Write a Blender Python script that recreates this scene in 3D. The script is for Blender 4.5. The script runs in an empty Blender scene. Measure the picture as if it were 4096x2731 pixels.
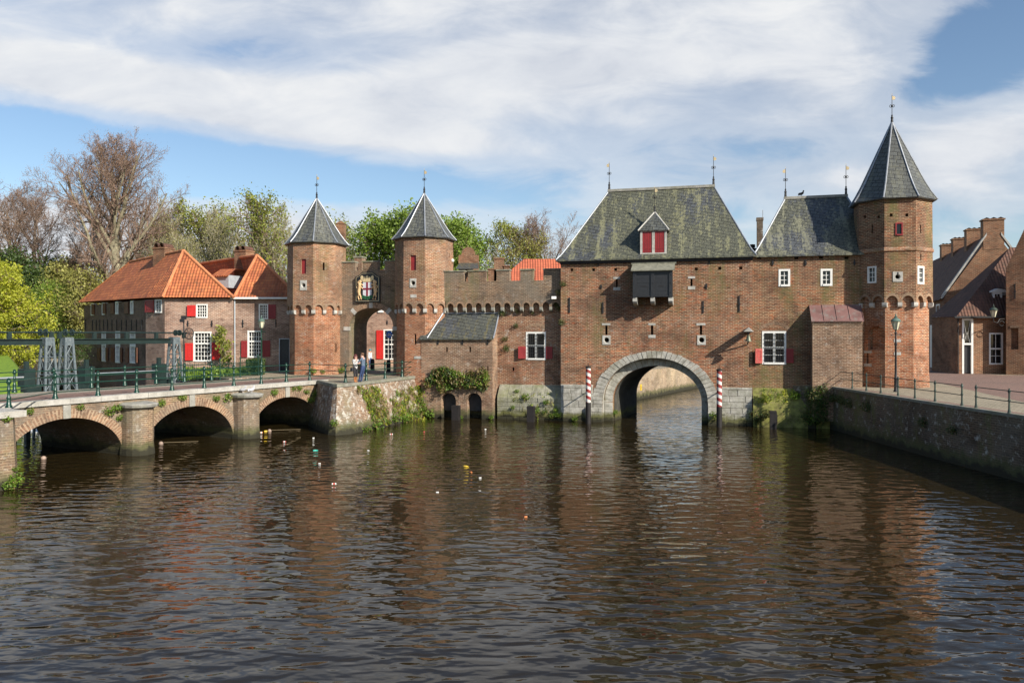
import bpy, bmesh, math, random
import numpy as np
from mathutils import Vector, Matrix
R = math.radians
rnd = random.Random(11)
scene = bpy.context.scene
COL = scene.collection
F, CX, HY, CH = 3050.0, 2048.0, 1340.0, 5.75      # lens and eye height of the real camera (px of the 4096 photo)

def gp(px, py, h):
    z = (CH - h) * F / (py - HY)
    return ((px - CX) / F * z, z, h)
def zp(px, py, z):
    return ((px - CX) / F * z, z, CH - (py - HY) * z / F)

class Frame:
    """a local measuring frame: x to the right along a wall, y into depth, z up"""
    def __init__(f, ox, oy, ang):
        f.ox, f.oy, f.a, f.c, f.sn = ox, oy, ang, math.cos(ang), math.sin(ang)
    def w(f, p):
        x, y, z = p
        return (f.ox + x * f.c - y * f.sn, f.oy + x * f.sn + y * f.c, z)
    def s(f, px, y=0.0):
        k = (px - CX) / F
        return (k * (f.oy + y * f.c) - f.ox + y * f.sn) / (f.c - k * f.sn)
    def h(f, px, py, y=0.0):
        x = f.s(px, y)
        return CH - (py - HY) * (f.oy + x * f.sn + y * f.c) / F
    def inv(f, X, Y):
        dx, dy = X - f.ox, Y - f.oy
        return (dx * f.c + dy * f.sn, -dx * f.sn + dy * f.c)
W0 = Frame(0, 0, 0)
PSI = R(14.5)
FA = Frame(9.484, 49.7, -PSI)            # the long facade of the gate
X, Z = FA.s, FA.h

# ---------------------------------------------------------------- node helpers
def mat_new(name):
    m = bpy.data.materials.new(name); m.use_nodes = True
    nt = m.node_tree; nt.nodes.clear()
    out = nt.nodes.new('ShaderNodeOutputMaterial')
    return m, nt, out
def nd(nt, typ, ins=None, **at):
    n = nt.nodes.new('ShaderNode' + typ)
    for k, v in at.items(): setattr(n, k, v)
    for k, v in (ins or {}).items():
        s = n.inputs[k]
        if isinstance(v, bpy.types.NodeSocket): nt.links.new(v, s)
        elif isinstance(v, bpy.types.Node): nt.links.new(v.outputs[0], s)
        else:
            if hasattr(s, 'default_value') and hasattr(s.default_value, '__len__') and isinstance(v, tuple) and len(v) == 3 and len(s.default_value) == 4: v = v + (1,)
            s.default_value = v
    return n
def mixc(nt, fac, a, b, mode='MIX'):
    return nd(nt, 'Mix', {0: fac, 6: a, 7: b}, data_type='RGBA', blend_type=mode).outputs[2]
def mth(nt, op, a, b=None, c=None, clamp=False):
    i = {0: a}
    if b is not None: i[1] = b
    if c is not None: i[2] = c
    return nd(nt, 'Math', i, operation=op, use_clamp=clamp).outputs[0]
def ramp(nt, fac, stops, interp='LINEAR'):
    n = nd(nt, 'ValToRGB', {0: fac}); cr = n.color_ramp; cr.interpolation = interp
    while len(cr.elements) < len(stops): cr.elements.new(0.5)
    for e, (p, c) in zip(cr.elements, stops):
        e.position = p
        e.color = (c, c, c, 1) if not isinstance(c, tuple) else c + (1,)
    return n.outputs[0]
def noise(nt, vec, scale, detail=3, rough=.55, dist=0.0):
    return nd(nt, 'TexNoise', {'Vector': vec, 'Scale': scale, 'Detail': detail, 'Roughness': rough, 'Distortion': dist}).outputs[0]
def wpos(nt, sc=(1, 1, 1), off=(0, 0, 0)):
    g = nd(nt, 'NewGeometry').outputs['Position']
    return nd(nt, 'Mapping', {'Vector': g, 'Scale': sc, 'Location': off}).outputs[0]
def uvc(nt, sc=(1, 1, 1), rot=(0, 0, 0)):
    return nd(nt, 'Mapping', {'Vector': nd(nt, 'TexCoord').outputs['UV'], 'Scale': sc, 'Rotation': rot}).outputs[0]
def finish(nt, out, col, rough=.85, bump=None, bs=.3, bd=.02, **kw):
    ins = {'Base Color': col, 'Roughness': rough}
    ins.update(kw)
    b = nd(nt, 'BsdfPrincipled', ins)
    if bump is not None:
        bn = nd(nt, 'Bump', {'Height': bump, 'Strength': bs, 'Distance': bd})
        nt.links.new(bn.outputs[0], b.inputs['Normal'])
    nt.links.new(b.outputs[0], out.inputs[0])

def flatmat(name, col, rough=.6, metal=0.0, var=.15, sc=3.0, bumpd=0.0, dirt=None):
    m, nt, out = mat_new(name)
    n = noise(nt, wpos(nt), sc, 4, .6)
    lo = tuple(c * (1 - var) for c in col); hi = tuple(min(1, c * (1 + var)) for c in col)
    c = ramp(nt, n, [(.3, lo), (.7, hi)])
    if dirt:
        c = mixc(nt, ramp(nt, noise(nt, wpos(nt), sc * 2.3, 5, .7), [(.5, 0), (.72, .8)]), c, dirt)
    finish(nt, out, c, rough, bump=n if bumpd else None, bs=.5, bd=bumpd, Metallic=metal)
    return m

def brickmat(name, mid, dark, light, mortar, moss=.0, grey=.0, white=.0, row=.095, width=.30, seed=0, streak=0.0, wl=True, dk=.5, msz=.021, wth=.56, tint=(.82, .71, .61)):
    m, nt, out = mat_new(name)
    mid, dark, light, mortar = (tuple(c * k for c, k in zip(q, tint)) for q in (mid, dark, light, mortar))
    w = wpos(nt, off=(seed * 7.3, seed * 3.1, seed * 1.7))
    n1 = noise(nt, w, .35, 4, .6)          # metre-sized patches
    n2 = noise(nt, w, 1.3, 5, .65)
    # slightly irregular courses
    wob = nd(nt, 'VectorMath', {0: nd(nt, 'TexNoise', {'Vector': w, 'Scale': 1.1, 'Detail': 2}).outputs[1], 1: (.05, .035, 0)}, operation='MULTIPLY').outputs[0]
    uv = nd(nt, 'VectorMath', {0: uvc(nt), 1: wob}, operation='ADD').outputs[0]
    a = ramp(nt, n1, [(.36, tuple(c * .8 for c in mid)), (.5, mid), (.64, light)])
    b = ramp(nt, n2, [(.3, dark), (.72, tuple((p * .45 + q * .55) for p, q in zip(dark, mid)))])
    br = nd(nt, 'TexBrick', {'Vector': uv, 'Color1': a, 'Color2': b, 'Mortar': mortar, 'Scale': 1.0, 'Mortar Size': msz,
                             'Mortar Smooth': .15, 'Bias': -.15 if dk < .5 else (.05 if dk < .7 else .3), 'Brick Width': width, 'Row Height': row})
    br.offset = .5
    col = br.outputs[0]
    # single courses and runs of brick differ: burnt, orange, bleached
    su = nd(nt, 'Mapping', {'Vector': uv, 'Scale': (1.7, 9.5, 1), 'Location': (seed, seed * 2, 0)}).outputs[0]
    s1 = noise(nt, su, 1.0, 4, .7); s2 = noise(nt, nd(nt, 'Mapping', {'Vector': uv, 'Scale': (2.6, 9.5, 1), 'Location': (seed * 3, 5, 0)}).outputs[0], 1.0, 3, .7)
    col = mixc(nt, ramp(nt, s1, [(.52, 0), (.66, .85)]), col, tuple(c * .55 for c in dark))
    col = mixc(nt, ramp(nt, s2, [(.56, 0), (.68, .75)]), col, tuple(min(1, c * 1.22) for c in light))
    col = mixc(nt, ramp(nt, s2, [(.30, .6), (.43, 0)]), col, tuple(c * .9 for c in mortar))
    # mortar washed out in places
    col = mixc(nt, ramp(nt, noise(nt, w, 2.2, 5, .7), [(.45, 0), (.72, .5)]), col, mixc(nt, n2, b, a))
    col = mixc(nt, ramp(nt, noise(nt, w, .8, 6, .7, .6), [(.5, 0), (.74, .6)]), col, tuple(c * .42 for c in mid))   # soot
    pt = noise(nt, nd(nt, 'Mapping', {'Vector': w, 'Scale': (1, 1, 1.5)}).outputs[0], .33, 5, .62, .8)     # rebuilt and burnt areas
    col = mixc(nt, 1.0, col, ramp(nt, pt, [(.36, (.60, .54, .50)), (.47, (.98, .92, .88)), (.58, (1.06, 1.02, .98)), (.66, (1.3, 1.22, 1.12))]), 'MULTIPLY')
    if grey:
        col = mixc(nt, mth(nt, 'MULTIPLY', ramp(nt, noise(nt, w, .55, 5, .65), [(.38, 0), (.62, 1)]), grey), col, (.17, .155, .125))
    if white:
        col = mixc(nt, mth(nt, 'MULTIPLY', ramp(nt, noise(nt, w, 3.3, 6, .75), [(wth, 0), (wth + .1, 1)]), white), col, (.5, .47, .42))
    if moss or streak:
        st = noise(nt, wpos(nt, (.75, .75, .2), (seed * 3.3, 0, 0)), 1.0, 6, .68)
        msk = mth(nt, 'MULTIPLY', ramp(nt, st, [(.5, 0), (.64, 1)]), ramp(nt, noise(nt, w, 3.2, 4, .7), [(.35, .35), (.6, 1)]))
        col = mixc(nt, mth(nt, 'MULTIPLY', msk, max(moss, streak)), col, (.115, .125, .035))
    if wl:   # algae and wet line at the water
        zz = nd(nt, 'SeparateXYZ', {0: nd(nt, 'NewGeometry').outputs['Position']}).outputs[2]
        zn = mth(nt, 'ADD', zz, mth(nt, 'MULTIPLY', noise(nt, w, 2.0, 4, .6), -.9))
        col = mixc(nt, ramp(nt, zn, [(0, .85), (.35, 0)]), col, (.07, .075, .025))
        col = mixc(nt, ramp(nt, mth(nt, 'ADD', zn, .25), [(0, .9), (.2, 0)]), col, (.02, .018, .01))
    h = mth(nt, 'ADD', mth(nt, 'MULTIPLY', br.outputs[1], -.8), mth(nt, 'MULTIPLY', noise(nt, w, 9, 4, .7), .9))
    finish(nt, out, col, .9, bump=h, bs=.55, bd=.02)
    return m

def slatemat(name, lichen=.5, seed=0, rot=R(14), lcol=(.33, .32, .21), base=(.052, .056, .060)):
    m, nt, out = mat_new(name)
    uv = uvc(nt, rot=(0, 0, rot))
    w = wpos(nt, off=(seed * 5, seed, 0))
    br = nd(nt, 'TexBrick', {'Vector': uv, 'Color1': base, 'Color2': tuple(c * 1.65 for c in base), 'Mortar': tuple(c * .12 for c in base), 'Scale': 1.0, 'Mortar Size': .028,
                             'Mortar Smooth': .3, 'Brick Width': .42, 'Row Height': .27})
    col = mixc(nt, ramp(nt, noise(nt, w, 1.2, 4), [(.35, 0), (.7, .5)]), br.outputs[0], tuple(c * 1.7 for c in base))
    big = noise(nt, wpos(nt, (1, 1, .35), (seed * 3, 0, 0)), .42, 4, .6)
    fine = noise(nt, wpos(nt, (1, 1, .5), (seed, 2, 0)), 6.0, 5, .75)
    if lichen:
        k = mth(nt, 'ADD', mth(nt, 'MULTIPLY', big, 1.5), mth(nt, 'MULTIPLY', fine, .55))
        lc0 = mixc(nt, ramp(nt, br.outputs[1], [(0, .15), (1, .8)]), (.115, .115, .06), (.03, .03, .02))
        col = mixc(nt, mth(nt, 'MULTIPLY', ramp(nt, k, [(.88, 0), (1.2, .85)]), lichen), col, lc0)
        stk = noise(nt, uvc(nt, (2.2, .28, 1)), 1.0, 5, .7); k2 = mth(nt, 'ADD', mth(nt, 'MULTIPLY', stk, 1.0), mth(nt, 'MULTIPLY', fine, .75))
        col = mixc(nt, mth(nt, 'MULTIPLY', ramp(nt, k2, [(.90, 0), (1.14, .9)]), lichen * .8), col, lcol)
        v = nd(nt, 'TexVoronoi', {'Vector': w, 'Scale': 7.0}).outputs[0]
        sp = mth(nt, 'MULTIPLY', ramp(nt, v, [(.12, 1), (.24, 0)]), ramp(nt, k, [(.9, 0), (1.0, lichen)]))
        col = mixc(nt, mth(nt, 'MULTIPLY', sp, .7), col, (.36, .35, .24))
    finish(nt, out, col, .5, bump=mth(nt, 'ADD', mth(nt, 'MULTIPLY', br.outputs[1], -1), mth(nt, 'MULTIPLY', fine, .6)), bs=.5, bd=.02)
    return m

def tilemat(name, c1, c2, c3, grime=.5, seed=0):
    m, nt, out = mat_new(name)
    sep = nd(nt, 'SeparateXYZ', {0: nd(nt, 'TexCoord').outputs['UV']})
    u, v = sep.outputs[0], sep.outputs[1]
    rows = mth(nt, 'MULTIPLY', v, 1 / .3)
    # per-row jitter
    fr = mth(nt, 'FRACT', rows); fl = mth(nt, 'FLOOR', rows)
    uu = mth(nt, 'ADD', mth(nt, 'MULTIPLY', u, 1 / .24), mth(nt, 'MULTIPLY', mth(nt, 'SINE', mth(nt, 'MULTIPLY', fl, 12.9)), .12))
    wave = mth(nt, 'SINE', mth(nt, 'MULTIPLY', uu, 6.2832))
    cell = nd(nt, 'CombineXYZ', {0: mth(nt, 'FLOOR', uu), 1: fl, 2: float(seed)})
    wn = nd(nt, 'TexWhiteNoise', {0: cell.outputs[0]}).outputs[0]
    col = ramp(nt, wn, [(0, tuple(a*.5+b*.5 for a,b in zip(c1,c3))), (.4, c1), (1, c2)])
    w = wpos(nt, off=(seed * 4, 0, 0))
    col = mixc(nt, mth(nt, 'MULTIPLY', ramp(nt, noise(nt, w, .7, 5, .7), [(.4, 0), (.68, 1)]), grime), col, tuple(c * .38 for c in c1))
    col = mixc(nt, mth(nt, 'MULTIPLY', ramp(nt, noise(nt, w, 1.9, 5, .7), [(.55, 0), (.75, 1)]), grime * .7), col, (.16, .13, .06))
    edge = ramp(nt, fr, [(0, 0), (.2, 1)])
    col = mixc(nt, mth(nt, 'MULTIPLY', mth(nt, 'SUBTRACT', 1.0, edge), .7), col, tuple(c * .3 for c in c3))
    h = mth(nt, 'ADD', mth(nt, 'MULTIPLY', wave, .5), mth(nt, 'MULTIPLY', fr, -.6))
    finish(nt, out, col, .8, bump=h, bs=1.0, bd=.045)
    return m

def stonemat(name, col, dark, moss=.2, seed=0, wl=True, yellow=.0):
    m, nt, out = mat_new(name)
    w = wpos(nt, off=(seed * 5, 0, seed))
    n = noise(nt, w, 2.2, 6, .65)
    c = ramp(nt, n, [(.3, dark), (.62, col)])
    c = mixc(nt, ramp(nt, noise(nt, w, 11, 4, .7), [(.52, 0), (.75, .5)]), c, tuple(x * .5 for x in dark))
    if moss:
        c = mixc(nt, mth(nt, 'MULTIPLY', ramp(nt, noise(nt, w, .9, 5, .7), [(.45, 0), (.66, 1)]), moss), c, (.14, .15, .035))
    if yellow:
        c = mixc(nt, mth(nt, 'MULTIPLY', ramp(nt, noise(nt, w, 4.5, 5, .7), [(.52, 0), (.66, 1)]), yellow), c, (.34, .25, .04))
    if wl:
        zz = nd(nt, 'SeparateXYZ', {0: nd(nt, 'NewGeometry').outputs['Position']}).outputs[2]
        zn = mth(nt, 'ADD', zz, mth(nt, 'MULTIPLY', noise(nt, w, 2.0, 4, .6), -.8))
        c = mixc(nt, ramp(nt, zn, [(0, .9), (.3, 0)]), c, (.10, .10, .02))
        c = mixc(nt, ramp(nt, mth(nt, 'ADD', zn, .25), [(0, .9), (.2, 0)]), c, (.02, .018, .01))
    finish(nt, out, c, .88, bump=noise(nt, w, 6, 6, .7), bs=.6, bd=.03)
    return m

M = {}
MORT = (.60, .52, .40)
M['brick_gate'] = brickmat('brick gate', (.275, .10, .045), (.065, .038, .027), (.54, .155, .05), (.54, .46, .35), streak=.6, seed=1, white=.25, grey=.12)
M['brick_wing'] = brickmat('brick wing', (.26, .10, .048), (.06, .038, .027), (.46, .15, .05), (.48, .41, .3), streak=.7, seed=2, grey=.1)
M['brick_tower'] = brickmat('brick tower', (.33, .14, .075), (.11, .06, .04), (.45, .175, .08), (.56, .48, .37), streak=.4, seed=3, white=.3, grey=.3, dk=.4)
M['brick_tower_low'] = brickmat('brick tower low', (.37, .145, .075), (.14, .06, .04), (.52, .17, .07), (.55, .45, .34), seed=4, white=.35, dk=.4)
M['brick_curtain'] = brickmat('brick curtain', (.24, .15, .105), (.075, .058, .045), (.29, .175, .115), (.46, .41, .32), seed=5, grey=.6, streak=.5, white=.3)
M['brick_curtain_low'] = brickmat('brick curtain low', (.31, .135, .08), (.12, .06, .042), (.44, .15, .07), (.54, .46, .35), seed=6, white=.5, grey=.2)
M['brick_annex'] = brickmat('brick annex', (.29, .185, .13), (.12, .08, .06), (.37, .22, .155), (.52, .46, .38), seed=7, white=.4, grey=.12)
M['brick_house'] = brickmat('brick house', (.36, .24, .185), (.16, .10, .08), (.43, .27, .2), (.55, .48, .42), seed=8, tint=(.92, .86, .82), row=.10, width=.30, white=.2, dk=.4)
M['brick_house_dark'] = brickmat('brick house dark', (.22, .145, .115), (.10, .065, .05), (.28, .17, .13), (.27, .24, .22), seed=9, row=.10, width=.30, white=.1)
M['brick_far'] = brickmat('brick far', (.27, .135, .08), (.11, .065, .045), (.35, .165, .09), (.40, .33, .25), seed=10, row=.10, width=.30, wl=False)
M['brick_bridge'] = brickmat('brick bridge', (.30, .22, .165), (.13, .095, .07), (.36, .24, .165), (.44, .39, .3), seed=12, grey=.55, white=.6, moss=.35, row=.10)
M['brick_vault'] = brickmat('brick vault', (.17, .115, .085), (.06, .045, .035), (.2, .13, .09), (.2, .17, .14), seed=13, grey=.4)
M['brick_bastion'] = brickmat('brick bastion', (.33, .235, .175), (.12, .085, .065), (.38, .26, .18), (.46, .40, .33), seed=14, white=1.0, moss=.4, row=.10, grey=.5, wth=.51)
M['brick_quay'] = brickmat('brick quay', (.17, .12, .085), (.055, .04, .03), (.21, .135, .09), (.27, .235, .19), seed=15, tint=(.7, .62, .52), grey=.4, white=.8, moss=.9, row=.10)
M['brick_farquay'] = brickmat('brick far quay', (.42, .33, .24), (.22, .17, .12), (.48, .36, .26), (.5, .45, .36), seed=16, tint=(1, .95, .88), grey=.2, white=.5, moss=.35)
M['brick_radial'] = brickmat('brick radial', (.33, .235, .17), (.15, .10, .075), (.4, .26, .18), (.46, .4, .32), seed=17, grey=.3, row=.085, width=.34, wl=True)
M['slate'] = slatemat('slate', .68, 1, R(16), (.31, .30, .16))
M['slate_wing'] = slatemat('slate wing', .62, 4, R(16))
M['slate_clean'] = slatemat('slate clean', .25, 2, R(10))
M['slate_annex'] = slatemat('slate annex', .38, 3, R(12), (.24, .19, .04))
M['tile'] = tilemat('roof tile', (.47, .135, .05), (.58, .19, .065), (.28, .085, .04), .65, 1)
M['tile_new'] = tilemat('roof tile new', (.50, .125, .06), (.56, .15, .07), (.36, .09, .045), .3, 2)
M['tile_dark'] = tilemat('roof tile dark', (.12, .055, .035), (.16, .07, .045), (.065, .035, .025), .6, 3)
M['ridge_tile'] = flatmat('ridge tile', (.52, .19, .08), .75, var=.3, sc=2)
M['stone'] = stonemat('stone', (.50, .48, .43), (.21, .20, .17), .2, 1)
M['stone_moss'] = stonemat('stone mossy', (.33, .32, .25), (.14, .135, .10), .6, 2)
M['stone_pale'] = stonemat('stone pale', (.52, .50, .46), (.30, .29, .26), .05, 3, wl=False)
M['stone_cap'] = stonemat('stone cap', (.36, .345, .31), (.20, .195, .17), .25, 4, wl=False)
M['lead'] = flatmat('lead', (.29, .31, .34), .45, .3, .2, 2)
M['iron'] = flatmat('iron', (.022, .022, .024), .6, .2)
M['gold'] = flatmat('gold', (.75, .58, .33), .4, .35)
M['white'] = flatmat('white paint', (.78, .77, .73), .5, var=.06)
M['glass'] = flatmat('window glass', (.012, .014, .017), .06, var=.3)
M['red'] = flatmat('red paint', (.52, .022, .018), .5, var=.1)
M['red_dark'] = flatmat('dark red paint', (.24, .02, .022), .5, var=.15)
M['red_worn'] = flatmat('worn red paint', (.36, .03, .03), .6, var=.2, sc=6, dirt=(.32, .26, .16))
M['black'] = flatmat('black timber', (.022, .023, .026), .45, var=.25, sc=8)
M['green'] = flatmat('green paint', (.009, .042, .028), .32, .1, .2)
M['green_dull'] = flatmat('dull green paint', (.05, .07, .055), .55, .1, .3)
M['green_dark'] = flatmat('dark green steel', (.012, .026, .024), .45, .1, .2)
M['steel'] = flatmat('grey painted steel', (.12, .15, .165), .45, .2, .25, 5, dirt=(.27, .29, .29))
M['brown_wood'] = flatmat('brown wood', (.14, .05, .025), .6, var=.3)
M['copper'] = flatmat('copper sheet', (.25, .135, .12), .5, .3, .3, 1.1, dirt=(.27, .30, .27))
M['wood_dark'] = flatmat('dark timber pile', (.014, .011, .011), .7, var=.3, sc=5, bumpd=.02)
M['lichen_wood'] = flatmat('weathered boards', (.20, .195, .15), .8, var=.4, sc=5)
M['grey_cloth'] = flatmat('zinc', (.42, .46, .5), .5, .2)

# ---------------------------------------------------------------- mesh builder
def Tz(x, y, z, a=0.0):
    return Matrix.Translation((x, y, z)) @ Matrix.Rotation(a, 4, 'Z')
class MB:
    def __init__(s, T=None):
        s.v, s.f, s.m, s.uv, s.T = [], [], [], {}, T
    def add(s, vs, fs, mi=0, uvs=None):
        b = len(s.v)
        if s.T is not None: vs = [tuple(s.T @ Vector(p)) for p in vs]
        s.v += [tuple(p) for p in vs]
        for i, f in enumerate(fs):
            if uvs: s.uv[len(s.f)] = uvs[i]
            s.f.append(tuple(b + q for q in f)); s.m.append(mi)
        return s
    def box(s, x0, x1, y0, y1, z0, z1, mi=0):
        return s.add([(x0, y0, z0), (x1, y0, z0), (x1, y1, z0), (x0, y1, z0), (x0, y0, z1), (x1, y0, z1), (x1, y1, z1), (x0, y1, z1)],
                     [(0, 3, 2, 1), (4, 5, 6, 7), (0, 1, 5, 4), (1, 2, 6, 5), (2, 3, 7, 6), (3, 0, 4, 7)], mi)
    def prism(s, poly, z0, z1, mi=0, top=None):
        n = len(poly); tp = top or poly
        return s.add([(p[0], p[1], z0) for p in poly] + [(p[0], p[1], z1) for p in tp],
                     [tuple(range(n - 1, -1, -1)), tuple(range(n, 2 * n))] + [(i, (i + 1) % n, n + (i + 1) % n, n + i) for i in range(n)], mi)
    def xz(s, poly, y0, y1, mi=0, sk=0.0):
        n = len(poly)        # poly counterclockwise seen from -y
        return s.add([(p[0] + sk * y0, y0, p[1]) for p in poly] + [(p[0] + sk * y1, y1, p[1]) for p in poly],
                     [tuple(range(n)), tuple(range(2 * n - 1, n - 1, -1))] + [(i, n + i, n + (i + 1) % n, (i + 1) % n) for i in range(n)], mi)
    def loft(s, rings, mi=0, caps=True, closed=True):
        n = len(rings[0]); vs = [p for r in rings for p in r]; fs = []
        for k in range(len(rings) - 1):
            for i in range(n if closed else n - 1):
                j = (i + 1) % n
                fs.append((k * n + i, k * n + j, (k + 1) * n + j, (k + 1) * n + i))
        if caps and closed:
            fs.append(tuple(range(n - 1, -1, -1))); b = (len(rings) - 1) * n; fs.append(tuple(range(b, b + n)))
        return s.add(vs, fs, mi)
    def lathe(s, prof, n=12, cx=0, cy=0, mi=0):
        return s.loft([[(cx + r * math.cos(2 * math.pi * i / n), cy + r * math.sin(2 * math.pi * i / n), z) for i in range(n)] for r, z in prof], mi)
    def tube(s, pts, r, n=6, mi=0):
        pts = [Vector(p) for p in pts]; rs = r if isinstance(r, (list, tuple)) else [r] * len(pts)
        rings = []
        for k, p in enumerate(pts):
            d = (pts[min(k + 1, len(pts) - 1)] - pts[max(k - 1, 0)])
            d = d.normalized() if d.length > 1e-9 else Vector((0, 0, 1))
            a = d.cross(Vector((0, 0, 1)) if abs(d.z) < .95 else Vector((1, 0, 0))).normalized(); b = d.cross(a).normalized()
            rings.append([tuple(p + (a * math.cos(2 * math.pi * i / n) - b * math.sin(2 * math.pi * i / n)) * rs[k]) for i in range(n)])
        return s.loft(rings, mi)
    def sphere(s, c, r, n=10, mi=0, sc=(1, 1, 1)):
        rings = []
        for k in range(1, n // 2 + 2):
            t = -math.pi / 2 + math.pi * (k - .5) / (n // 2 + 1)
            rings.append([(c[0] + sc[0] * r * math.cos(t) * math.cos(2 * math.pi * i / n), c[1] + sc[1] * r * math.cos(t) * math.sin(2 * math.pi * i / n), c[2] + sc[2] * r * math.sin(t)) for i in range(n)])
        return s.loft(rings, mi)
    def mesh(s, name, org=(0, 0, 0)):
        me = bpy.data.meshes.new(name)
        me.from_pydata([(p[0] - org[0], p[1] - org[1], p[2] - org[2]) for p in s.v], [], s.f)
        me.update()
        return me

def auto_uv(me, org=(0, 0, 0), custom=None):
    uvl = me.uv_layers.new(name='UVMap').data
    vs = me.vertices; custom = custom or {}
    for p in me.polygons:
        if p.index in custom:
            for li, c in zip(p.loop_indices, custom[p.index]): uvl[li].uv = c
            continue
        n = p.normal
        h = math.hypot(n.x, n.y)
        if h > .25:
            tx, ty = -n.y / h, n.x / h
            for li in p.loop_indices:
                c = vs[me.loops[li].vertex_index].co
                uvl[li].uv = ((c.x + org[0]) * tx + (c.y + org[1]) * ty, (c.z + org[2]) / h)
        else:
            for li in p.loop_indices:
                c = vs[me.loops[li].vertex_index].co
                uvl[li].uv = (c.x + org[0], c.y + org[1])

def props(o, label=None, cat=None, group=None, kind=None):
    if label: o['label'] = label
    if cat: o['category'] = cat
    if group: o['group'] = group
    if kind: o['kind'] = kind
    return o

def link_mesh(name, me, mats, parent=None, smooth=False):
    o = bpy.data.objects.new(name, me); COL.objects.link(o)
    for m in (mats if isinstance(mats, (list, tuple)) else [mats]): me.materials.append(m)
    if parent is not None: o.parent = parent
    if smooth:
        me.polygons.foreach_set('use_smooth', [True] * len(me.polygons))
        me.set_sharp_from_angle(angle=R(40))
    return o

def boolean(me, cutmb, org):
    a = bpy.data.objects.new('tmp_a', me); COL.objects.link(a)
    cme = cutmb.mesh('tmp_c', org); b = bpy.data.objects.new('tmp_b', cme); COL.objects.link(b)
    bm = bmesh.new(); bm.from_mesh(cme); bmesh.ops.recalc_face_normals(bm, faces=bm.faces); bm.to_mesh(cme); bm.free()
    mo = a.modifiers.new('b', 'BOOLEAN'); mo.operation = 'DIFFERENCE'; mo.object = b; mo.solver = 'EXACT'
    dg = bpy.context.evaluated_depsgraph_get()
    out = bpy.data.meshes.new_from_object(a.evaluated_get(dg), depsgraph=dg)
    bpy.data.objects.remove(a); bpy.data.objects.remove(b); bpy.data.meshes.remove(me); bpy.data.meshes.remove(cme)
    return out

class Thing:
    def __init__(t, name, label, cat, frame=W0, org=(0, 0, 0), group=None, kind=None):
        t.o, t.fr = org, frame
        t.e = bpy.data.objects.new(name, None); COL.objects.link(t.e)
        t.e.location = frame.w(org); t.e.rotation_euler = (0, 0, frame.a); t.e.empty_display_size = .3
        props(t.e, label, cat, group, kind)
    def part(t, name, mb, mat, parent=None, label=None, smooth=False, cut=None):
        me = mb.mesh(name, t.o)
        if cut is not None and cut.f:
            bm = bmesh.new(); bm.from_mesh(me); bmesh.ops.recalc_face_normals(bm, faces=bm.faces); bm.to_mesh(me); bm.free()
            me = boolean(me, cut, t.o); me.name = name
            auto_uv(me, t.o)
        else:
            auto_uv(me, t.o, mb.uv)
        if mb.m and max(mb.m) > 0 and cut is None: me.polygons.foreach_set('material_index', mb.m)
        o = link_mesh(name, me, mat, parent or t.e, smooth)
        if label: o['label'] = label
        return o

def solid(name, mb, mat, label, cat, frame=W0, org=None, group=None, kind=None, smooth=False, cut=None):
    """a thing that is one mesh"""
    org = org or (0, 0, 0)
    me = mb.mesh(name, org)
    if cut is not None:
        bm = bmesh.new(); bm.from_mesh(me); bmesh.ops.recalc_face_normals(bm, faces=bm.faces); bm.to_mesh(me); bm.free()
        me = boolean(me, cut, org); auto_uv(me, org)
    else: auto_uv(me, org, mb.uv)
    if mb.m and max(mb.m) > 0 and cut is None: me.polygons.foreach_set('material_index', mb.m)
    o = link_mesh(name, me, mat, None, smooth)
    o.location = frame.w(org); o.rotation_euler = (0, 0, frame.a)
    return props(o, label, cat, group, kind)

def arch(cx, z0, rx, rz, n=14, base=None):
    """outline of an arched opening, counterclockwise seen from the front (x right, z up)"""
    b = base if base is not None else z0
    pts = [(cx - rx, b), (cx + rx, b)] if b < z0 - 1e-6 else []
    pts += [(cx + rx * math.cos(math.pi * i / n), z0 + rz * math.sin(math.pi * i / n)) for i in range(n + 1)]
    return pts
def copy_tree(o, parent=None):
    c = o.copy(); COL.objects.link(c)
    if parent is not None: c.parent = parent
    for ch in list(o.children): copy_tree(ch, c)
    return c
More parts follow.
